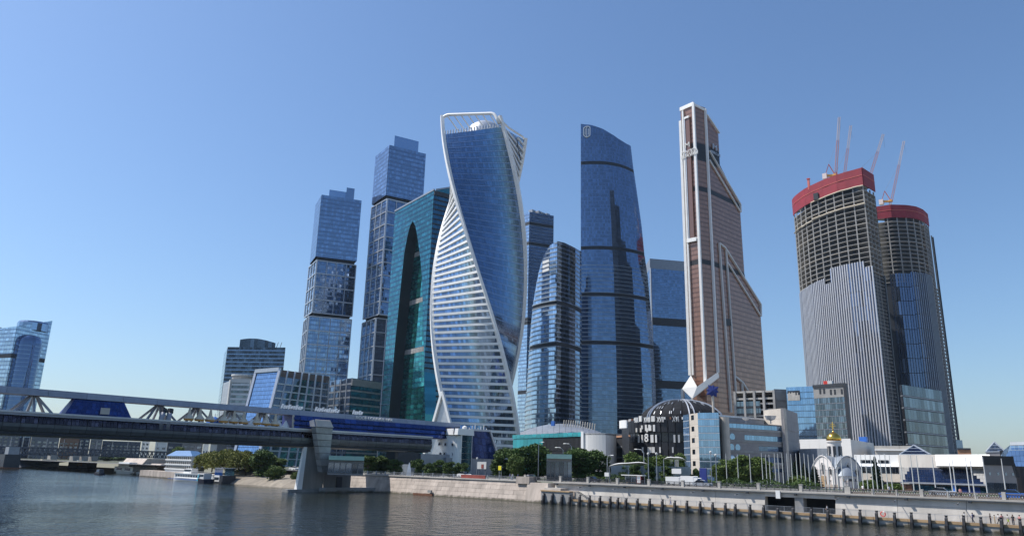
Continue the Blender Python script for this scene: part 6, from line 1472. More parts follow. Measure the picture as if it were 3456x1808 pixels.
        for u in (.02, .5, .98): e = Vector(P0).lerp(P2, u); q = away(xy(e), -3); M().tube([(*q, GZ), (*q, e.z)], .12, 6).build('mast', K['steel'], rt)
    rt, a, b, zt = simple('grey_hall', 'plain grey hall under the white tent roofs', (2062, 1590), (2330, 1592), 222, 226, 1568, 14, K['steel'])
    rt, a, b, zt = simple('grey_gable_hall', 'long grey hall roof left of the church, behind the conifers', w5(215, 700), w5(450, 700), 290, 280, w5(0, 695)[1], 16, K['lead'])
right_side()
# ================================================================ TREES
def leaf_crown(n, shape, size, seed, droop=0):
    """shape(): random point of the crown's volume -> (x, y, z); leaves are small bent quads in clumps"""
    rnd = random.Random(seed); m = M(); vs, fs = [], []
    for _ in range(n):
        c = Vector(shape(rnd)); s = size*rnd.uniform(.6, 1.4)
        a = Vector((rnd.gauss(0, 1), rnd.gauss(0, 1), rnd.gauss(0, .7)-droop)).normalized(); b = a.cross(Vector((rnd.gauss(0, 1), rnd.gauss(0, 1), rnd.gauss(0, 1)))).normalized()
        o = len(vs); vs += [c-a*s, c+b*s*.5, c+a*s, c-b*s*.5]; fs.append((o, o+1, o+2, o+3))
    t = [rnd.random() for _ in fs]; m.v = [tuple(v) for v in vs]; m.f = [list(f) for f in fs]; m.m = [0]*len(fs); m.t = t
    return m
def clumps(rnd_seed, R, H, z0, k, ry=1.0, low=.0):
    r = random.Random(rnd_seed); cl = []
    for _ in range(k):
        th = r.uniform(0, 2*pi); v = r.uniform(low, 1); w = math.sqrt(max(.05, 1-(2*v-1)**2))*R*r.uniform(.35, .72)
        cl.append((w*cos(th), w*sin(th)*ry, z0+v*H, R*r.uniform(.34, .52)))
    def f(rnd):
        c = rnd.choice(cl); d = Vector((rnd.gauss(0, 1), rnd.gauss(0, 1), rnd.gauss(0, 1))).normalized()*c[3]*rnd.random()**.35
        return (c[0]+d.x, c[1]+d.y, c[2]+d.z*.8)
    return f, cl
PROTO = {}
def tree_proto(kind, seed):
    key = (kind, seed)
    if key in PROTO: return PROTO[key]
    R = 1.0
    if kind == 'round': f, cl = clumps(seed, 2.6, 5.6, 1.2, 30); mm = leaf_crown(7000, f, .22, seed); lm = K['leaf']; H = 7.6; W_ = 2.9
    if kind == 'dark': f, cl = clumps(seed, 2.6, 5.8, 1.0, 30); mm = leaf_crown(7000, f, .22, seed); lm = K['leafd']; H = 7.5; W_ = 2.9
    if kind == 'lime': f, cl = clumps(seed, 2.3, 4.8, .9, 24); mm = leaf_crown(5500, f, .21, seed); lm = K['leafd']; H = 6.4; W_ = 2.5
    if kind == 'bush': f, cl = clumps(seed, 2.5, 2.8, .3, 24); mm = leaf_crown(5000, f, .2, seed); lm = K['leaf']; H = 3.6; W_ = 2.8
    if kind == 'willow':
        r = random.Random(seed); st = []
        for _ in range(420):
            th = r.uniform(0, 2*pi); q = r.random()**.5*3.6; top = 7.6-q*q*.16+r.uniform(-.5, .6)
            st.append((q*cos(th), q*sin(th), top, r.uniform(1.5, 4.2)*(1 if q > 1.5 else .5)))
        def f(rnd):
            s_ = rnd.choice(st); t = rnd.random()**.8; return (s_[0]*(1+.12*t)+rnd.gauss(0, .13), s_[1]*(1+.12*t)+rnd.gauss(0, .13), max(.9, s_[2]-t*s_[3]))
        cl = [(x, y, z-1, .4) for x, y, z, _ in st[:16]]; mm = leaf_crown(13000, f, .2, seed, droop=2.2); lm = K['willow']; H = 8.0; W_ = 4.0
    if kind == 'conifer':
        def f(rnd):
            z = rnd.random()**1.4*6.4+.6; w = (7.2-z)/6.6*1.9*(.75+.25*sin(z*9)); th = rnd.uniform(0, 2*pi); q = w*rnd.random()**.4; return (q*cos(th), q*sin(th), z-.25*q)
        cl = []; mm = leaf_crown(6000, f, .2, seed, droop=.6); lm = K['conif']; H = 7.2; W_ = 1.9
    rt = root('tree', 'tree', 'tree', (0, 0, 0)); mm.build('crown', lm, rt)
    t = M(); hh = H*.5
    t.tube([(0, 0, -.3), (.05, .02, hh*.5), (-.04, .05, hh), (0, 0, H*.8)], [.2, .15, .11, .03], 7)
    r = random.Random(seed)
    for c in cl[:12]: z0 = r.uniform(.3, .6)*hh+.6; t.tube([(0, 0, z0), (c[0]*.5, c[1]*.5, (z0+c[2])/2+.1), c[:3]], [.09, .06, .02], 5)
    t.build('trunk', K['bark'], rt)
    PROTO[key] = (rt, H, W_); rt['used'] = 0
    return PROTO[key]
def tree(kind, px, ybase, ytop, width, Y, label, seed=1, z0=GZ, name='tree', group=None, r=None):
    """px = picture column of the trunk, width in picture pixels"""
    rt, H, W_ = tree_proto(kind, seed)
    b = PY((px, ybase), Y) if r is None else PR((px, ybase), r); rng = hypot(b.x, b.y)
    zt = zat((px, ytop), rng); sz = (zt-z0)/H; wm = abs((Vector(XYr((px+width/2, ybase), rng))-Vector(XYr((px-width/2, ybase), rng))).length)/2/W_*1.32
    o = rt if not rt['used'] else copy_tree(rt)
    rt['used'] = 1
    if o is not rt and 'used' in o: del o['used']
    o.name = name; o.location = (b.x, b.y, z0); o.scale = (wm, wm, sz); o.rotation_euler.z = random.uniform(0, 6.28); o['label'] = label; o['category'] = 'tree' if kind != 'bush' else 'bush'
    if group: o['group'] = group
    elif 'group' in o: del o['group']
    return o
def trees():
    g = 'willows on the bank upstream of the bridge'
    for px, w, y, s, l in ((712, 100, 1520, 1, 'yellow-green willow at the left end of the clump beside the white building'), (768, 125, 1514, 2, 'tallest yellow-green willow in the middle of the bank clump'), (828, 110, 1519, 1, 'yellow-green willow nearest the dark tree at the right of the clump')):
        tree('willow', px, 1612, y, w, 161+(px % 3)*2, l, s, 2.6, 'willow_tree', g)
    tree('dark', 878, 1612, 1512, 80, 160, 'tall dark green tree at the right end of the willow clump', 1, 2.6)
    tree('dark', 846, 1612, 1530, 55, 168, 'dark tree standing behind the rightmost willow', 2, 3.0)
    tree('round', 930, 1600, 1540, 66, 178, 'mid green tree behind the round shrub by the bridge pier', 1, 4.5)
    tree('bush', 924, 1618, 1570, 62, 155, 'round olive shrub on the bank left of the bridge pier', 1, 2.2, 'bush'); tree('bush', 1000, 1620, 1592, 40, 158, 'small dark shrub close to the white bridge leg', 2, 2.2, 'bush')
    tree('round', 597, 1560, 1505, 52, 240, 'dark green tree behind the blue roof of the white building', 2); tree('round', 533, 1580, 1548, 46, 200, 'round green tree left of the white building', 3, 3); tree('round', 470, 1580, 1556, 60, 230, 'low pale green tree row left of the white building', 3)
    tree('dark', 360, 1575, 1538, 60, 260, 'dark tree near the railway bridge arches', 1); tree('round', 395, 1575, 1540, 50, 290, 'light green tree near the railway bridge arches', 1); tree('round', 745, 1600, 1530, 40, 205, 'green tree half hidden behind the willow clump', 2); tree('dark', 20, 1540, 1490, 60, 300, 'dark tree above the railway bridge at the left edge', 2); tree('round', 60, 1545, 1500, 50, 320, 'green tree above the railway bridge near the left edge', 1)
    g = 'clipped street trees on the embankment'
    k = 1/3.22; row = ((460, 270, 440, 170, 'leftmost clipped tree of the row, closest to the lift tower'), (600, 275, 440, 170, 'second clipped tree from the lift tower'), (750, 315, 440, 150, 'third clipped tree from the lift tower, left of the white tent peak'), (1000, 308, 455, 130, 'clipped tree just right of the white tent peak'), (1115, 355, 458, 105, 'smallest clipped tree in the row below the porthole tower'), (1225, 322, 458, 120, 'clipped tree below the left side of the porthole tower'), (1350, 335, 462, 130, 'clipped tree directly below the porthole tower'), (1440, 352, 465, 90, 'clipped tree below the glass side of the porthole tower'), (1505, 355, 465, 80, 'last clipped tree of the row before the billboard'))
    for i, (x, yt, yb, w, l) in enumerate(row): tree('lime', 1100+x*k, 1450+yb*k, 1450+yt*k, w*k*1.15, 169 if i % 2 else 164, l, 1+i % 3, GZ, 'street_tree', g)
    tree('conifer', 1100+1850*k, 1600, 1450+295*k, 34, 176, 'small dark conifer right of the billboard', 1, GZ, 'conifer'); tree('dark', 1700, 1612, 1512, 85, 176, 'broad tree at the left of the big clump below the twisted tower', 3); tree('dark', 1762, 1615, 1500, 90, 180, 'tall tree in the middle of the big clump below the twisted tower', 1); tree('dark', 1810, 1615, 1496, 90, 183, 'tree at the right of the big clump, beside the street lamp', 2); tree('round', 1740, 1612, 1535, 60, 170, 'smaller light tree in front of the big clump', 3)
    tree('dark', 1950, 1622, 1507, 105, 184, 'large dark tree left of the pair by the pale pavilion', 1); tree('dark', 2018, 1622, 1518, 85, 188, 'large dark tree right of the pair by the pale pavilion', 3); tree('bush', 1905, 1618, 1590, 60, 190, 'low bush between pavilion and dark trees', 1, GZ, 'bush'); tree('conifer', 1972, 1560, 1488, 40, 300, 'dark conifer against the white rounded wall', 1, GZ, 'conifer')
    tree('round', 2137, 1600, 1523, 80, 0, 'rounded tree behind the left tent roof below the black drum', 2, r=228); tree('round', 2225, 1600, 1531, 90, 0, 'rounded tree above the tent roofs below the black drum', 1, r=232); tree('round', 2290, 1600, 1528, 60, 0, 'tree tucked between the right tent roof and the drum', 3, r=236)
    g = 'young street trees before the grey hall'
    for i, (x, yt, w, l) in enumerate(((280, 770, 170, 'young street tree left of the bus shelter'), (500, 735, 200, 'young street tree above the bus shelter'), (750, 735, 190, 'young street tree between the two tall lamp posts'), (1030, 775, 190, 'young street tree left of the white board'), (1545, 820, 150, 'young street tree left of the blue pylon'))):
        tree('lime', 2050+x/5.185, 1618, 1420+yt/5.185, w/5.185*1.1, 186, l, 1+i % 3, GZ, 'street_tree', g)
    for px, w, yt, s, l in ((2455, 75, 1545, 1, 'leftmost big leafy tree before the striped wing'), (2510, 90, 1533, 2, 'middle big leafy tree before the striped wing'), (2570, 85, 1540, 3, 'rightmost big leafy tree before the striped wing'), (2430, 60, 1565, 3, 'lower leafy tree close to the mirrored glass corner')): tree('round', px, 1640, yt, w, 0, l, s, r=238)
    for px, w, yt, l in ((2688, 50, 1556, 'dark conifer at the left of the church thicket'), (2720, 55, 1562, 'middle dark conifer of the church thicket'), (2752, 55, 1570, 'conifer touching the left gable of the church'), (2962, 50, 1538, 'slim tall spruce right of the church')): tree('conifer', px, 1648, yt, w, 0, l, 2, GZ, 'conifer', r=214)
    tree('bush', 2700, 1650, 1605, 80, 0, 'dark shrub thicket left of the church', 2, GZ, 'bush', r=206); tree('bush', 2935, 1650, 1618, 60, 0, 'low shrub under the spruce', 1, GZ, 'bush', r=212); tree('bush', 3020, 1650, 1630, 60, 0, 'low shrub before the slanted pavilion', 1, GZ, 'bush', r=212)
    for key, (rt, H, W_) in PROTO.items():
        if 'used' in rt: del rt['used']
trees()
# hedge along the street as one mass of leaves
def hedge():
    rnd = random.Random(3); m = M(); vs = []; fs = []; t = []
    for _ in range(9000):
        x = rnd.uniform(-136, -66); c = Vector((x, 181.5+rnd.gauss(0, .5), GZ+rnd.random()*1.7*(1+.3*sin(x*.7)))); a = Vector((rnd.gauss(0, 1), rnd.gauss(0, 1), rnd.gauss(0, 1))).normalized()*.2; b = a.cross(Vector((rnd.gauss(0, 1), rnd.gauss(0, 1), 1))).normalized()*.11
        o = len(vs); vs += [c-a, c+b, c+a, c-b]; fs.append([o, o+1, o+2, o+3]); t.append(rnd.random())
    m.v = [tuple(v) for v in vs]; m.f = fs; m.m = [0]*len(fs); m.t = t
    tag(m.build('hedge', K['leafd']), 'long dark hedge along the far side of the embankment road', 'hedge', None, 'stuff')
hedge()

# ================================================================ STREET FURNITURE
def poles():
    k = .19136
    xs = [2455, 2494, 2536]+[2550+v*k for v in (140, 212, 275, 370, 430, 505, 590, 665, 755, 825, 900, 970, 1065, 1165, 1240, 1310, 1385, 1470, 1555, 1735, 1825, 1910, 1990, 2085, 2160, 2250, 2340)]+[3000+v*k for v in (70, 262, 450, 555, 835, 1130, 1190, 1430, 1510, 1740, 2070)]
    ordn = lambda i: ('%d%s' % (i, 'th' if 10 <= i % 100 <= 20 else {1: 'st', 2: 'nd', 3: 'rd'}.get(i % 10, 'th')))
    first = None
    for i, px in enumerate(xs):
        p = PY((px, 1648+(px-2550)*.022), 176.5 if px > 3130 else 190); lab = 'bare white flagpole, %s from the left in the long row' % ordn(i+1)
        if first is None:
            first = root('flagpole', lab, 'flagpole', (p.x, p.y, GZ), 'flagpoles in a long row'); m = M(); m.tube([(p.x, p.y, GZ), (p.x, p.y, GZ+5), (p.x, p.y, GZ+8.1)], [.12, .10, .07], 8); m.build('shaft', K['offwhite'], first)
            M().lathe([(.3, 0), (.3, .35), (.15, .5)], (p.x, p.y, GZ), 8).build('base', K['steel'], first); M().lathe([(0, 0), (.13, .1), (0, .25)], (p.x, p.y, GZ+8.1), 8).build('finial', K['silver'], first)
        else: c = copy_tree(first); c.location = (p.x, p.y, GZ); c['label'] = lab; c.scale = (1, 1, random.uniform(.97, 1.03)*(.9 if px > 3130 else 1))
    ls = ((1816, 1500, 179, 'tall lamp post beside the big tree clump', 1), (1900, 1518, 180, 'lamp post before the pale green pavilion', -1), (1928, 1505, 182, 'lamp post with bent arm left of the large dark trees', -1), (2050, 1545, 176, 'lamp post carrying a small white board left of the tents', 1), (2175, 1525, 179, 'lamp post with lit arm right of the bus shelter', -1), (2190, 1535, 172, 'straight tall post just right of the bent lamp post', 0), (2218, 1535, 172, 'tall post with a white camera box near the bus shelter', 0), (2403, 1530, 178, 'lamp post with globe before the mirrored glass corner', 0), (2420, 1540, 180, 'plain post right of the globe lamp post', 0), (1607, 1550, 168, 'short lamp post beside the billboard', 0))
    for px, yt, Y, lab, arm in ls:
        b = PY((px, 1640), Y); zt = zat((px, yt), hypot(b.x, b.y)); rt = root('street_lamp', lab, 'street lamp', (b.x, b.y, GZ)); m = M(); m.tube([(b.x, b.y, GZ), (b.x, b.y, zt)], [.14, .09], 7); m.build('post', K['steel'], rt); M().lathe([(.24, 0), (.2, .9)], (b.x, b.y, GZ), 8).build('base', K['dkmetal'], rt)
        if arm: M().tube([(b.x, b.y, zt-.1), (b.x+arm*.6, b.y-.3, zt+.7), (b.x+arm*1.9, b.y-.6, zt+.8)], .07, 6).build('arm', K['steel'], rt); M().hexa([(b.x+arm*1.6, b.y-.75, zt+.7), (b.x+arm*2.6, b.y-.75, zt+.7), (b.x+arm*2.6, b.y-.45, zt+.7), (b.x+arm*1.6, b.y-.45, zt+.7)], [(b.x+arm*1.7, b.y-.7, zt+.9), (b.x+arm*2.5, b.y-.7, zt+.9), (b.x+arm*2.5, b.y-.5, zt+.9), (b.x+arm*1.7, b.y-.5, zt+.9)]).build('lamp_head', K['offwhite'], rt)
        else: M().lathe([(.1, 0), (.3, .2), (.32, .5), (0, .75)], (b.x, b.y, zt), 10).build('lamp_head', K['offwhite'], rt)
    # thin background poles by the tents
    for i, px in enumerate((2109, 2135, 2162, 2251, 2266, 2270, 2283, 2287, 2291)):
        b = PY((px, 1620), 200); zt = zat((px, 1536 if px < 2200 else 1538), hypot(b.x, b.y)); rt = root('banner_pole', 'thin white pole before the tents, %s of nine' % ordn(i+1), 'pole', (b.x, b.y, GZ), 'thin poles before the tents'); M().tube([(b.x, b.y, GZ), (b.x, b.y, zt)], .08, 6).build('shaft', K['offwhite'], rt); M().box(b.x-.2, b.x+.2, b.y-.2, b.y+.2, GZ, GZ+.4).build('base', K['steel'], rt)
    def panel(name, lab, cat, x0, x1, y0, y1, Y, mt, legs=True, txt=None):
        a, b = PY((x0, y1), Y), PY((x1, y0), Y); za, zb = a.z, b.z; za = max(za, GZ+.05); rt = root(name, lab, cat, (a.x, Y, GZ)); M().box(a.x, b.x, Y-.1, Y+.1, za, zb).build('board', mt, rt); M().box(a.x-.08, b.x+.08, Y+.1, Y+.2, za-.08, zb+.08).build('frame', K['steel'], rt)
        if legs:
            for t in (.15, .85): x = a.x+(b.x-a.x)*t; M().beam((x, Y+.25, GZ), (x, Y+.25, zb), .14).build('leg', K['steel'], rt)
        return rt
    panel('billboard', 'grey and red billboard right of the porthole tower', 'billboard', 1610, 1642, 1558, 1581, 172, K['offwhite']); a = PY((1625, 1570), 171.85); rt = root('billboard_poster', 'red patch poster on the billboard', 'poster', (a.x, 171.85, a.z)); M().box(a.x-.1, a.x+.9, 171.82, 171.88, a.z-.8, a.z+.4).build('poster_sheet', K['redd'], rt)
    panel('white_board', 'white rectangular board left of the white truck', 'sign', 2268, 2299, 1581, 1597, 182, K['white']); panel('blue_pylon', 'tall navy blue advertising pylon left of the leafy trees', 'sign', 2363, 2384, 1579, 1640, 176, K['navyp'], False); panel('white_notice', 'small white notice on the lamp post left of the tents', 'sign', 2041, 2058, 1594, 1606, 172, K['white'])
    panel('yellow_sign', 'yellow crossing sign on a post left of the steps', 'sign', 1682, 1692, 1571, 1585, 166, K['yellow']); panel('quay_notice', 'white notice at the underpass opening', 'sign', 2620, 2634, 1681, 1691, 158.3, K['white']); panel('red_barrier', 'red net barrier on the left embankment wall', 'barrier', 1556, 1638, 1603, 1612, 158.3, K['redd'], False)
    # bus shelter
    a, b = PY((2105, 1635), 164.5), PY((2170, 1635), 164.5); zt = PY((2135, 1601), 164.5).z; rt = root('bus_shelter', 'bus shelter with flat white roof behind the street railing', 'bus shelter', (a.x, 164.5, GZ)); M().box(a.x-.3, b.x+.3, 163.8, 165.6, zt-.22, zt).build('roof', K['offwhite'], rt)
    for t in (0, .33, .66, 1): x = a.x+(b.x-a.x)*t; M().beam((x, 165.3, GZ), (x, 165.3, zt-.2), .12).build('post', K['steel'], rt)
    for t in range(3): x = a.x+(b.x-a.x)*(t+.05)/3; M().box(x, x+(b.x-a.x)*.3, 165.28, 165.32, GZ+.4, zt-.4).build('pane', G['grey'], rt)
    x = b.x-1.6; M().box(x, x+1.2, 164.2, 164.35, GZ+.3, GZ+2.2).build('poster_case', K['redp'], rt); M().box(x+.1, x+1.1, 164.15, 164.2, GZ+.4, GZ+2.1).build('poster', K['white'], rt); M().box(a.x+.5, b.x-2, 165.0, 165.3, GZ+.4, GZ+.5).build('bench', K['wood'], rt)
    # white tent peaks near the clipped trees, life ring, lamps over the quay wall
    for px, yt, w, lab in ((1380, 1560, 14, 'pointed white tent peak between clipped trees'),):
        b = PY((px, 1595), 162); zt = zat((px, yt), hypot(b.x, b.y)); rt = root('tent_peak', lab, 'tent', (b.x, b.y, GZ)); M().lathe([(1.1, 0), (.75, (zt-GZ)*.5), (.15, zt-GZ)], (b.x, b.y, GZ), 4).build('canvas', K['white'], rt); M().beam((b.x, b.y, GZ), (b.x, b.y, zt+.2), .1).build('pole', K['steel'], rt)
    p = PY((2980, 1733), 157.5); rt = root('life_ring', 'orange and white life ring on the promenade railing', 'life ring', (p.x, 157.5, p.z)); pts = [(p.x+.42*cos(i*pi/8), 157.5, p.z+.42*sin(i*pi/8)) for i in range(17)]; M().tube(pts, .1, 6, cap=False).build('ring', K['redp'], rt); M().box(p.x-.03, p.x+.03, 157.52, 157.6, 1.3, p.z).build('post', K['steel'], rt)
    M().tube(pts[2:5], .105, 6).build('white_stripe', K['white'], rt)
    first = None
    x = -117.0; i = 0
    while x < 0:
        if not (PY((2586, 1710), 159.4).x-1 < x < PY((2823, 1720), 159.4).x+1):
            i += 1; lab = 'slim wall-mounted bracket lamp over the lower promenade, %s from the steps' % ordn(i)
            if first is None:
                first = root('wall_lamp', lab, 'lamp', (x, 158.6, 4.6), 'bracket lamps along the quay wall'); M().beam((x, 158.7, 4.62), (x, 156.9, 4.35), .1).build('arm', K['steel'], first); M().hexa([(x-.18, 156.1, 4.22), (x+.18, 156.1, 4.22), (x+.18, 157.2, 4.30), (x-.18, 157.2, 4.30)], [(x-.12, 156.2, 4.34), (x+.12, 156.2, 4.34), (x+.12, 157.1, 4.42), (x-.12, 157.1, 4.42)]).build('lamp_head', K['dkmetal'], first)
            else: c = copy_tree(first); c.location = (x, 158.6, 4.6); c['label'] = lab
        x += 10.5
poles()

# ================================================================ PEOPLE
def person(px, py, Y, zfoot, height, face, shirt, pants, lab, pose='stand', hairm=None, bag=None):
    b = PY((px, py), Y); h = height; rnd = random.Random(int(px*10)); s = h/1.75
    J = [(0, 0, .98), (0, 0, 1.15), (0, .01, 1.38), (0, 0, 1.52), (0, .015, 1.60), (0, .02, 1.70),      # 0 pelvis 1 waist 2 chest 3 neck 4 head 5 crown
         (.10, 0, .92), (.12, .02, .50), (.12, -.02, .07), (.12, .12, .03), (-.10, 0, .92), (-.12, .02, .50), (-.12, -.02, .07), (-.12, .12, .03),
         (.19, 0, 1.40), (.25, -.02, 1.12), (.26, .06, .87), (.27, .09, .78), (-.19, 0, 1.40), (-.25, -.02, 1.12), (-.26, .06, .87), (-.27, .09, .78)]
    if pose == 'walk':
        J[7] = (.11, .16, .52); J[8] = (.11, .10, .09); J[9] = (.11, .23, .05); J[11] = (-.11, -.06, .52); J[12] = (-.11, -.30, .12); J[13] = (-.11, -.2, .05); J[16] = (.25, -.18, .92); J[17] = (.25, -.22, .84); J[20] = (-.25, .20, .95); J[21] = (-.24, .26, .88)
    if pose == 'elbows':
        J[15] = (.27, .05, 1.13); J[16] = (.14, .28, 1.14); J[17] = (.06, .32, 1.17); J[19] = (-.27, .05, 1.13); J[20] = (-.14, .28, 1.14); J[21] = (-.06, .32, 1.17)
    R = [.155, .135, .165, .06, .10, .085, .10, .072, .045, .04, .10, .072, .045, .04, .075, .05, .038, .04, .075, .05, .038, .04]
    E = [(0, 1), (1, 2), (2, 3), (3, 4), (4, 5), (0, 6), (6, 7), (7, 8), (8, 9), (0, 10), (10, 11), (11, 12), (12, 13), (2, 14), (14, 15), (15, 16), (16, 17), (2, 18), (18, 19), (19, 20), (20, 21)]
    me = bpy.data.meshes.new('body'); me.from_pydata([(x*s, y*s, z*s) for x, y, z in J], E, []); ob = bpy.data.objects.new('body', me); COL.objects.link(ob)
    md = ob.modifiers.new('skin', 'SKIN')
    for i, v in enumerate(me.skin_vertices[0].data): v.radius = (R[i]*s, R[i]*s*(.72 if i in (0, 1, 2) else 1)); v.use_root = i == 0
    ob.modifiers.new('sub', 'SUBSURF').render_levels = 1; ob.modifiers['sub'].levels = 1
    dg = bpy.context.evaluated_depsgraph_get(); dg.update(); bm_ = bpy.data.meshes.new_from_object(ob.evaluated_get(dg)); bpy.data.objects.remove(ob)
    bm_.materials.clear()
    for m_ in (K['skin'], shirt, pants, hairm or K['hair'], K['tyre']): bm_.materials.append(m_)
    for p in bm_.polygons:
        c = p.center/s; p.use_smooth = True; z = c.z; ax = abs(c.x)
        if z > 1.53: p.material_index = 3 if (z > 1.68 or c.y < -.01) else 0
        elif z > 1.47: p.material_index = 0
        elif ax > .2 and z < 1.22: p.material_index = 0
        elif z > .98: p.material_index = 1
        elif z < .09: p.material_index = 4
        elif pants is K['gshirt'] and z < .6: p.material_index = 0
        else: p.material_index = 2
    rt = root('person', lab, 'person', (b.x, b.y, zfoot)); o = bpy.data.objects.new('body', bm_); COL.objects.link(o); o.parent = rt; ORG[o] = (0, 0, 0)
    hr = M(); hr.lathe([(.113*s, 1.60*s), (.118*s, 1.66*s), (.10*s, 1.73*s), (.05*s, 1.765*s), (0, 1.77*s)], (0, -.01*s, 0), 10); ho = bpy.data.objects.new('hair', hr.mesh('hair', hairm or K['hair'], smooth=True)); COL.objects.link(ho); ho.parent = rt
    if bag: bg_ = M(); bg_.box(-.16*s, .16*s, -.30*s, -.13*s, 1.05*s, 1.45*s); bo = bpy.data.objects.new('backpack', bg_.mesh('backpack', bag)); COL.objects.link(bo); bo.parent = rt
    rt.rotation_euler.z = face; return rt
def people():
    k = .19136; z = 1.3
    q = lambda x, y: (3000+x*k, 1550+y*k)
    P = [((1345, 1100), 'wshirt', 'navyt', 'person in grey-white top and dark trousers at the promenade edge, leftmost on the right', 'elbows', 2.0), ((1488, 1100), 'bshirt', 'navyt', 'person in dark blue shirt and dark trousers carrying a bag on the promenade', 'walk', 1.4), ((1800, 1115), 'kshirt', 'navyt', 'person in black standing at the left of the promenade group', 'stand', -1), ((1875, 1118), 'tan', 'tan', 'shorter person in tan clothes beside the person in black', 'stand', -1.2), ((1945, 1120), 'wshirt', 'navyt', 'person in white shirt in the middle of the promenade group', 'walk', -1.3), ((2005, 1122), 'pshirt', 'navyt', 'person in dusky pink top beside the white shirt', 'stand', -2.6), ((2110, 1128), 'wshirt', 'gshirt', 'person with lime green shorts in the promenade group', 'walk', -1.5), ((2200, 1130), 'kshirt', 'navyt', 'person in dark clothes right of the lime shorts', 'stand', 3.0), ((2320, 1140), 'pshirt', 'tan', 'person in pink top at the right edge of the promenade', 'elbows', 2.6)]
    for (p, sh, pa, lab, pose, fc) in P: person(*q(*p), 157.0-random.random()*.4, z, 1.75 if 'shorter' not in lab else 1.55, fc, K[sh], K[pa], lab, pose, bag=K['navyt'] if 'bag' in lab else None)
    person(2550+1268*k, 1550+930*k, 157.0, z, 1.78, 1.5, K['wshirt'], K['wshirt'], 'person in white walking past the underpass opening', 'walk'); person(2100+855*k, 1550+800*k, 157.0, z, 1.75, -1.3, K['wshirt'], K['bshirt'], 'person in white top on the promenade below the white truck', 'walk')
    for px, Y, sh, lab in ((1729, 160.6, 'wshirt', 'person in white by the stone pier cap'), (1747, 160.6, 'bshirt', 'person in blue right of the stone pier cap'), (1771, 160.8, 'wshirt', 'person in white near the top of the steps'), (1782, 160.8, 'wshirt', 'second person in white near the top of the steps'), (1720, 161, 'bshirt', 'person in blue left of the stone pier cap'), (3240, 160.5, 'pshirt', 'person in pale pink behind the stone balustrade'), (2912, 162, 'wshirt', 'person in white behind the balustrade right of the church'), (3001, 162, 'wshirt', 'person in white behind the balustrade near the pavilion')):
        person(px, 1650, Y, GZ, 1.75, random.uniform(0, 6), K[sh], K['navyt'], lab, 'walk')
people()

# ================================================================ VEHICLES
def car(px, Y, length, hgt, mt, lab, kind='car', face=0):
    b = PY((px, 1650), Y); L, Wd, H = length, 1.8 if kind == 'car' else 2.3, hgt; rt = root('car' if kind == 'car' else 'truck', lab, 'car' if kind == 'car' else 'truck', (b.x, Y, GZ)); x, y, z = b.x, Y, GZ+.02
    def sec(pts, w, name, m_):
        m = M(); n = len(pts); m.add([(x+px_*L, y-w/2, z+pz*H) for px_, pz in pts]+[(x+px_*L, y+w/2, z+pz*H) for px_, pz in pts], [list(range(n)), list(range(n, 2*n))[::-1]]+[(i, (i+1) % n, n+(i+1) % n, n+i) for i in range(n)]); o = m.build(name, m_, rt); bv = o.modifiers.new('b', 'BEVEL'); bv.width = .06; bv.segments = 2; return o
    if kind == 'car':
        sec([(-.5, .2), (.5, .2), (.5, .48), (.46, .58), (.22, .62), (-.3, .64), (-.5, .58)], Wd, 'body', mt); sec([(.22, .62), (.08, .97), (-.24, 1.0), (-.42, .64)], Wd*.86, 'cabin', G['dark']); sec([(.06, .96), (-.23, .985), (-.23, 1.02), (.06, 1.0)], Wd*.84, 'roof', mt)
    else:
        sec([(-.5, .2), (.24, .2), (.24, 1.0), (-.5, 1.0)], Wd, 'cargo_box', K['white']); sec([(.25, .16), (.5, .16), (.5, .5), (.44, .82), (.25, .86)], Wd*.95, 'cab', mt); sec([(.44, .5), (.502, .5), (.447, .8), (.43, .8)], Wd*.85, 'windscreen', G['dark'])
    for t in (-.31, .31):
        for sy in (-1, 1):
            c = (x+t*L, y+sy*(Wd/2-.08), z+.32); m = M(); m.tube([(c[0], c[1]-.1, c[2]), (c[0], c[1]+.1, c[2])], .32, 12); w = m.build('wheel', K['tyre'], rt); m = M(); m.tube([(c[0], c[1]-.12, c[2]), (c[0], c[1]+.12, c[2])], .17, 10); m.build('rim', K['silver'], w)
    for sy in (-1, 1): M().box(x+.5*L-.03, x+.5*L+.03, y+sy*Wd*.35-.2, y+sy*Wd*.35+.2, z+H*.42, z+H*.52).build('headlight', K['offwhite'], rt)
def vehicles():
    car(2335, 169, 4.6, 2.3, K['white'], 'white box truck behind the railing left of the blue pylon', 'truck'); car(2372, 167.5, 4.3, 1.5, K['silver'], 'silver car in front of the blue pylon'); car(2285, 173, 5.0, 2.0, K['offwhite'], 'weathered white truck under the white board', 'truck'); car(1565, 163, 4.4, 1.7, K['white'], 'white car behind the red net barrier'); car(1795, 168, 4.4, 1.5, K['dkmetal'], 'dark car beside the top of the steps'); car(2000, 170, 4.4, 1.5, K['navyt'], 'dark car under the pair of dark trees'); car(3180, 170, 4.5, 1.5, K['silver'], 'silver car at the blue pavilion entrance'); car(3420, 168, 4.5, 1.6, K['bluep'], 'blue car at the right edge behind the balustrade')
    car(1170, 176, 5.0, 1.9, K['white'], 'white car parked under the pale green pavilion by the lift tower'); car(985, 178, 4.5, 1.6, K['white'], 'white car parked behind the bridge pier')
vehicles()

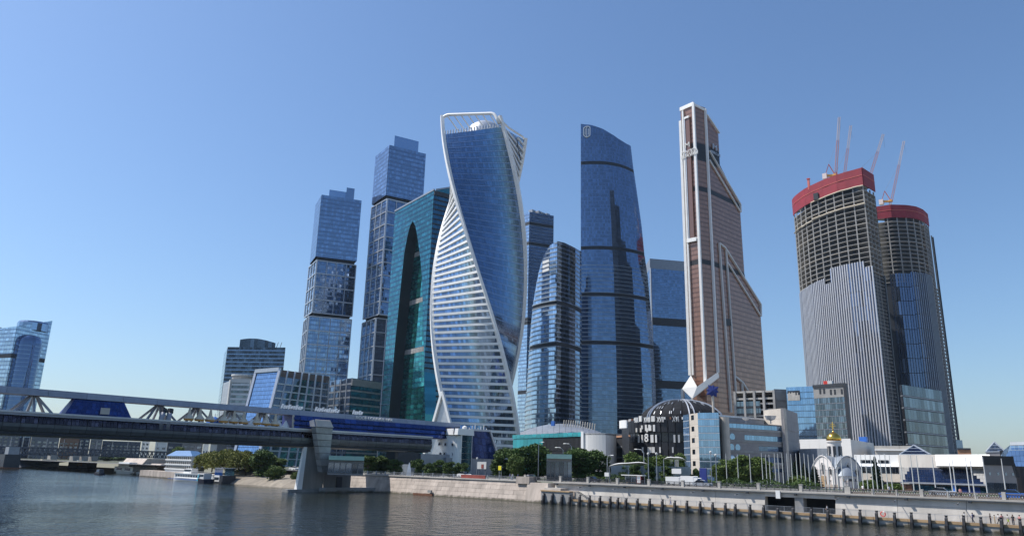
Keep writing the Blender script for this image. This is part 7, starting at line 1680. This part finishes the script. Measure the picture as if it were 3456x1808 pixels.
# ================================================================ BOATS, WHITE BUILDING AND THE FAR SIDE
def hull_boat(rt, x0, x1, y0, y1, z1_, mt, bow=.25, both=False):
    n = 10; m = M(); ring = []
    for i in range(n+1):
        t = i/n; w = 1-(max(0, 1-t/bow))**2*.95
        if both: w = min(w, 1-(max(0, (t-1+bow)/bow))**2*.5)
        c, h = (y0+y1)/2, (y1-y0)/2*w; x = x0+(x1-x0)*t; ring.append([(x, c-h*.8, -.3), (x, c-h, z1_+.25*(1-t)**2), (x, c+h, z1_+.25*(1-t)**2), (x, c+h*.8, -.3)])
    m.add([p for r in ring for p in r], [(i*4+j, i*4+j+1, i*4+5+j, i*4+4+j) for i in range(n) for j in range(3)]+[(0, 1, 2, 3), (n*4, n*4+1, n*4+2, n*4+3)]); m.build('hull', mt, rt)
def boats():
    # white passenger boat
    a, b = PZ((602, 1618), 0), PZ((722, 1628), 0); y = (a.y+b.y)/2; x0, x1 = a.x, b.x
    rt = root('passenger_boat', 'white two-level passenger boat moored by the bank', 'boat', (x0, y, 0)); hull_boat(rt, x0, x1, y-2.6, y+2.6, 1.1, K['white']); L = x1-x0
    M().box(x0+L*.12, x1-L*.04, y-2.1, y+2.1, 1.1, 2.9).build('cabin', K['white'], rt)
    for i in range(14): xa = x0+L*.14+(L*.8)*i/14; M().box(xa, xa+L*.8/14*.8, y-2.16, y-2.1, 1.6, 2.5).build('window', G['dark'], rt)
    M().box(x0+L*.1, x1-L*.02, y-2.3, y+2.3, 2.9, 3.05).build('upper_deck', K['offwhite'], rt); M().hexa([(x0+L*.28, y-1.5, 3.05), (x0+L*.46, y-1.5, 3.05), (x0+L*.46, y+1.5, 3.05), (x0+L*.28, y+1.5, 3.05)], [(x0+L*.33, y-1.3, 5.0), (x0+L*.46, y-1.3, 5.0), (x0+L*.46, y+1.3, 5.0), (x0+L*.33, y+1.3, 5.0)]).build('wheelhouse', K['white'], rt)
    M().box(x0+L*.3, x0+L*.45, y-1.56, y-1.4, 3.9, 4.6).build('wheelhouse_window', G['dark'], rt); m = M()
    for i in range(20): m.beam((x0+L*.46+L*.5*i/20, y-2.1, 3.05), (x0+L*.46+L*.5*i/20, y-2.1, 4.0), .06)
    m.beam((x0+L*.46, y-2.1, 4.0), (x1-L*.04, y-2.1, 4.0), .08); m.build('deck_rail', K['offwhite'], rt); M().box(x0, x1, y-2.62, y-2.6, .5, .7).build('stripe', K['bluep'], rt)
    # dark tug with a turquoise mark
    a, b = PZ((700, 1628), 0), PZ((742, 1630), 0); y = a.y-3; x0, x1 = a.x, b.x; L = x1-x0
    rt = root('work_boat', 'dark hulled work boat with turquoise flash moored right of the passenger boat', 'boat', (x0, y, 0)); hull_boat(rt, x0, x1, y-2.3, y+2.3, 1.5, K['navyt'], .35); M().box(x0+L*.3, x0+L*.8, y-1.6, y+1.6, 1.5, 3.6).build('cabin', K['offwhite'], rt); M().box(x0+L*.34, x0+L*.76, y-1.66, y-1.6, 2.4, 3.2).build('window', G['dark'], rt); M().hexa([(x0+L*.12, y-1.9, .8), (x0+L*.3, y-2.2, .8), (x0+L*.3, y-2.0, .8), (x0+L*.12, y-1.7, .8)], [(x0+L*.2, y-1.7, 3.4), (x0+L*.3, y-1.9, 3.4), (x0+L*.3, y-1.7, 3.4), (x0+L*.2, y-1.5, 3.4)]).build('turquoise_panel', K['aquap'] if 'aquap' in K else K['bluep'], rt)
    # floating pier house
    a, b = PZ((742, 1629), 0), PZ((815, 1631), 0); y = a.y; x0, x1 = a.x, b.x; L = x1-x0
    rt = root('floating_pier', 'white floating landing stage with blue-green upper deck below the willows', 'boat', (x0, y, 0)); M().box(x0, x1, y-3, y+3, -.5, .7).build('pontoon', K['dkmetal'], rt); M().box(x0+L*.02, x0+L*.62, y-2.7, y+2.7, .7, 3.0).build('lower_cabin', K['white'], rt); M().box(x0+L*.62, x1, y-2.7, y+2.7, .7, 2.9).build('dark_cabin', K['dkmetal'], rt)
    for i in range(7): xa = x0+L*.05+L*.55*i/7; M().box(xa, xa+L*.05, y-2.76, y-2.7, 1.3, 2.3).build('window', G['dark'], rt)
    for i in range(12): xa = x0+L*.02+L*.85*i/11; M().beam((xa, y-2.6, 3.0), (xa, y-2.6, 5.6), .12).build('post', K['bluep'], rt)
    M().box(x0, x0+L*.9, y-2.9, y+2.9, 5.6, 5.8).build('roof', K['lead'], rt); M().box(x0+L*.02, x0+L*.86, y-2.5, y-2.45, 3.0, 4.1).build('green_parapet', G['teal'], rt); M().box(x0+L*.02, x0+L*.86, y+1.5, y+2.4, 3.0, 5.6).build('rear_cabin', G['tealdark'], rt)
    # houseboat further up
    a, b = PZ((393, 1595), 0), PZ((462, 1603), 0); y = a.y; x0, x1 = a.x, b.x; L = x1-x0
    rt = root('houseboat', 'white and dark houseboat moored at the sloping stone bank upstream', 'boat', (x0, y, 0)); hull_boat(rt, x0, x1, y-3, y+3, 1.2, K['white'], .15); M().box(x0+L*.05, x0+L*.5, y-2.6, y+2.6, 1.2, 3.8).build('white_cabin', K['white'], rt); M().box(x0+L*.12, x0+L*.38, y-2.2, y+2.2, 3.8, 6.2).build('upper_cabin', K['white'], rt); M().box(x0+L*.5, x0+L*.95, y-2.6, y+2.6, 1.2, 4.4).build('dark_cabin', K['dkmetal'], rt)
    for i in range(2): M().box(x0+L*(.1+.2*i), x0+L*(.24+.2*i), y-2.66, y-2.6, 1.8, 3.2).build('window', G['dark'], rt)
    # small dark launch mid-river
    a = PZ((333, 1601), 0); rt = root('motor_launch', 'small dark motor launch out on the open river', 'boat', (a.x, a.y, 0)); hull_boat(rt, a.x-4.5, a.x+4.5, a.y-1.5, a.y+1.5, .8, K['navyt'], .3); M().hexa([(a.x-1.5, a.y-1.1, .8), (a.x+3.4, a.y-1.1, .8), (a.x+3.4, a.y+1.1, .8), (a.x-1.5, a.y+1.1, .8)], [(a.x-.8, a.y-1, 2.8), (a.x+3, a.y-1, 2.8), (a.x+3, a.y+1, 2.8), (a.x-.8, a.y+1, 2.8)]).build('cabin', K['dkmetal'], rt)
    M().box(a.x-.3, a.x+2.6, a.y-1.16, a.y-1.05, 1.6, 2.4).build('window', G['blue'], rt)
    # red barge at the left edge
    a, b = PZ((-40, 1578), 0), PZ((69, 1582), 0); y = (a.y+b.y)/2; x0, x1 = a.x, b.x
    rt = root('red_barge', 'dark barge with red waterline at the left edge of the river', 'boat', (x0, y, 0)); hull_boat(rt, x0, x1, y-5, y+5, 1.0, K['rust'], .1); M().box(x0+1, x1-1.5, y-4.5, y+4.5, 1.0, 9).build('dark_deckhouse', K['dkmetal'], rt); L = x1-x0; M().box(x1-L*.3, x1-L*.05, y-3, y+3, 9, 13.5).build('wheelhouse', K['steel'], rt)
    for i in range(9): xa = x0+L*.05+L*.85*i/9; M().box(xa, xa+L*.06, y-4.56, y-4.5, 3.5, 5.5).build('window', G['grey'], rt)
    # white building with blue roof
    r = 395; A, B = PZ((553, 1600), 3.2), PZ((638, 1605), 3.2)
    A, B = Vector((*XYr((553, 1595), r), GZ)), Vector((*XYr((641, 1597), r-28), GZ)); zt = zat((640, 1538), r-28); C_ = XYr((690, 1595), r-5)
    rt = root('white_building', 'white three-storey building with blue roof on the bank', 'building', (A.x, A.y, 3)); D_ = par(xy(A), xy(B), C_); M().prism(inset([xy(A), xy(B), C_, D_], .3), 2, zt).build('core', K['white'], rt)
    for f in range(3):
        za = GZ-1.4+(zt-GZ+1.4)*f/3; hh = (zt-GZ+1.4)/3
        M().beam((*xy(A), za+.3), (*xy(B), za+.3), .5, .5).build('spandrel', K['white'], rt)
        for i in range(13):
            p, q = lerp(xy(A), xy(B), (i+.2)/13), lerp(xy(A), xy(B), (i+.75)/13); n0 = outn(seg(xy(A), xy(B)), .5, 0); M().quad((p[0]+n0[0]*.15, p[1]+n0[1]*.15, za+hh*.3), (q[0]+n0[0]*.15, q[1]+n0[1]*.15, za+hh*.3), (q[0]+n0[0]*.15, q[1]+n0[1]*.15, za+hh*.86), (p[0]+n0[0]*.15, p[1]+n0[1]*.15, za+hh*.86)).build('window', K['glossd'], rt)
    rp = [away(xy(A), -.8), away(xy(B), -.8), C_, D_]; ct = centre(rp); m = M(); m.add([(*p, zt) for p in rp]+[(*lerp(rp[i], ct, .45), zt+2.4) for i in range(4)], [(0, 1, 5, 4), (1, 2, 6, 5), (2, 3, 7, 6), (3, 0, 4, 7), (4, 5, 6, 7)]); m.build('roof', K['bluep2'] if 'bluep2' in K else K['bluep'], rt)
    # tan quay below it and sloping stone bank upstream
    rt = root('old_quay', 'low tan stone quay below the white building', 'quay', (-340, 150, 0)); xq = [PZ((470, 1606), 0), PZ((540, 1611), 0), PZ((615, 1617), 0), PZ((690, 1625), 0)]
    for a, b in zip(xq, xq[1:]):
        n = 6
        for i in range(n): p, q = a.lerp(b, (i+.01)/n), a.lerp(b, (i+.99)/n); M().hexa([(p.x, p.y, -.5), (q.x, q.y, -.5), (q.x, q.y+8, -.5), (p.x, p.y+8, -.5)], [(p.x, p.y, 3), (q.x, q.y, 3), (q.x, q.y+8, 3), (p.x, p.y+8, 3)]).build('quay_block', K['stone'], rt)
    a, b = PZ((368, 1592), 0), PZ((480, 1605), 0); rt = root('stone_slope', 'pale sloping stone bank upstream of the white building', 'wall', (a.x, a.y, 0)); n = 8
    for i in range(n):
        if i == 5: continue
        p, q = a.lerp(b, (i+.01)/n), a.lerp(b, (i+.99)/n); hgt = 8.5 if i < 6 else 6; M().hexa([(p.x, p.y+2, -.5), (q.x, q.y+2, -.5), (q.x, q.y+30, -.5), (p.x, p.y+30, -.5)], [(p.x, p.y+9, hgt), (q.x, q.y+9, hgt), (q.x, q.y+30, hgt), (p.x, p.y+30, hgt)]).build('slope_slab', K['stone'], rt)
boats()

def far_side():
    # railway truss bridge
    X = -640.0; rt = root('railway_bridge', 'dark steel truss railway bridge across the far river bend', 'bridge', (X, 160, 0)); f = lambda p: PX(p, X)
    p0, p1 = f((-60, 1505)), f((600, 1540)); za, zb = f((200, 1513)).z, f((200, 1535)).z; y0, y1 = p0.y, p1.y
    M().box(X-4, X, y0, y1, za-.6, za+.5).build('deck', K['hazed'], rt); M().box(X-.6, X, y0, y1, zb-.4, zb+.3).build('bottom_chord', K['hazed'], rt); n = 42
    for i in range(n):
        a, b = y0+(y1-y0)*i/n, y0+(y1-y0)*(i+1)/n; m = M(); m.beam((X-.2, a, zb), (X-.2, (a+b)/2, za), .6); m.beam((X-.2, (a+b)/2, za), (X-.2, b, zb), .6); m.beam((X-.2, (a+b)/2, za), (X-.2, (a+b)/2, zb), .4); m.build('truss_bay', K['hazed'], rt)
    for px in (180, 255, 285, 318): y = f((px, 1550)).y; M().box(X-7, X+1, y-2.2, y+2.2, -1, zb).build('pier', K['conc'], rt)
    for i in range(12): y = y0+(y1-y0)*(i+.5)/12; M().beam((X-2, y, za), (X-2, y, za+7), .35).build('catenary_mast', K['steel'], rt)
    # moored white row boat train under the bridge
    a, b = f((88, 1540)), f((155, 1547)); rt = root('ferry', 'long pale boat lying under the railway bridge', 'boat', (X+30, a.y, 0)); M().box(X+25, X+30, a.y, b.y, 1, 4.5).build('hull', K['offwhite'], rt); M().box(X+26, X+29.9, a.y+2, b.y-2, 4.5, 6.2).build('cabin', K['cloth'], rt)
    p = PX((271, 1563), X+20); rt = root('orange_cabin', 'small orange cabin below the railway bridge', 'cabin', (X+20, p.y, 0)); M().box(X+18, X+20, p.y-1.6, p.y+1.6, p.z-1.8, p.z+1.8).build('cabin_body', K['orange'], rt); M().box(X+17.8, X+20.2, p.y-1.9, p.y+1.9, p.z+1.8, p.z+2.2).build('cabin_roof', K['white'], rt)
    # far buildings seen under the footbridge and between its struts
    far = ((-30, 62, 1462, 900, 'haze', 'far grey-green block under the footbridge at the left edge'), (62, 100, 1468, 980, 'hazed', 'far dark block second from the left under the footbridge'), (100, 195, 1472, 880, 'haze', 'far wide pale block under the footbridge'), (196, 262, 1478, 920, 'brick2', 'far brownish block under the footbridge'), (263, 300, 1470, 950, 'hazed', 'far dark narrow block near the bridge middle'), (300, 340, 1484, 860, 'haze', 'far pale block above the railway piers'), (340, 470, 1490, 1000, 'hazed', 'far long dark block above the railway bridge right half'), (474, 500, 1488, 800, 'white', 'far white block left, under the footbridge'), (520, 560, 1490, 780, 'white', 'far white block right, under the footbridge'), (560, 612, 1494, 700, 'hazed', 'far grey block behind the green tree'), (612, 680, 1496, 640, 'haze', 'far pale hall behind the blue-roofed building'), (682, 700, 1496, 620, 'white', 'narrow white block above the willows'), (706, 728, 1498, 610, 'offwhite', 'second narrow white block above the willows'), (728, 760, 1500, 600, 'haze', 'pale block right above the willow tops'), (-40, 20, 1340, 1000, 'haze', 'far pale slab between the leftmost bridge struts'), (20, 70, 1352, 1050, 'hazed', 'far dark slab behind the leftmost bridge struts'))
    for x0, x1, yt, r, mk, lab in far:
        a, b = XYr((x0, yt+40), r), XYr((x1, yt+40), r); zt = zat(((x0+x1)/2, yt), r); zt = max(zt, 14); mt = K['brick'] if mk == 'brick2' else K[mk]; rt = root('far_building', lab, 'building', (*a, 4)); M().prism([a, b, away(b, 30), away(a, 30)], 3, zt).build('wall', mt, rt); M().prism([away(a, -.5), away(b, -.5), away(b, 30), away(a, 30)], zt, zt+.8).build('roof', K['steel'], rt)
        nf = max(2, int((zt-6)/3.6)); n = max(2, int(hypot(b[0]-a[0], b[1]-a[1])/4)); 
        for k in range(nf):
            m = M()
            for i in range(n): p, q = away(lerp(a, b, (i+.2)/n), -.2), away(lerp(a, b, (i+.75)/n), -.2); z = 6+k*3.6; m.quad((*p, z), (*q, z), (*q, z+1.8), (*p, z+1.8))
            if 6+k*3.6+2 < zt: m.build('window_row', G['grey'], rt)
    # blue dome tent and white tent caps on the upper deck side
    p = PX((723, 1424), -212); rt = root('blue_dome', 'small blue dome behind the footbridge deck', 'dome', (p.x, p.y, 18.3)); M().lathe([(2.4, 0), (2.2, 1.2), (1.4, 2.2), (0, 2.7)], (p.x, p.y, 18.3), 14).build('dome_shell', K['bluep'], rt, smooth=True); M().lathe([(.15, 2.6), (.1, 3.6)], (p.x, p.y, 18.3), 6).build('finial', K['white'], rt)
    for px, py, lab in ((850, 1420, 'white pointed awning on the footbridge, left of the last canvas fan'), (941, 1428, 'white pointed awning on the footbridge, right of the last canvas fan'), (965, 1424, 'white pointed awning beside the blue glass hall')):
        p = PX((px, py), -206); rt = root('awning', lab, 'awning', (p.x, p.y, 18.3), 'white awnings on the footbridge'); M().lathe([(1.3, 0), (.9, 1.1), (.15, 2.5)], (p.x, p.y, 18.4), 6).build('canvas', K['white'], rt); M().tube([(p.x, p.y, 18.2), (p.x, p.y, 21)], .06, 5).build('pole', K['steel'], rt)
far_side()

# ================================================================ AIR
def air():
    m = M(); m.box(-5100, 3100, -3100, 5100, -2.5, 400)
    hm = bpy.data.materials.new('thin_haze'); hm.use_nodes = True; n = hm.node_tree.nodes; l = hm.node_tree.links; n.clear()
    o = n.new('ShaderNodeOutputMaterial'); v = n.new('ShaderNodeVolumePrincipled'); v.inputs['Color'].default_value = (.62, .80, 1, 1); v.inputs['Density'].default_value = .00003; v.inputs['Anisotropy'].default_value = .2
    l.new(v.outputs[0], o.inputs['Volume'])
    tag(m.build('haze', hm), 'thin pale summer haze in the air', None, None, 'stuff')
air()
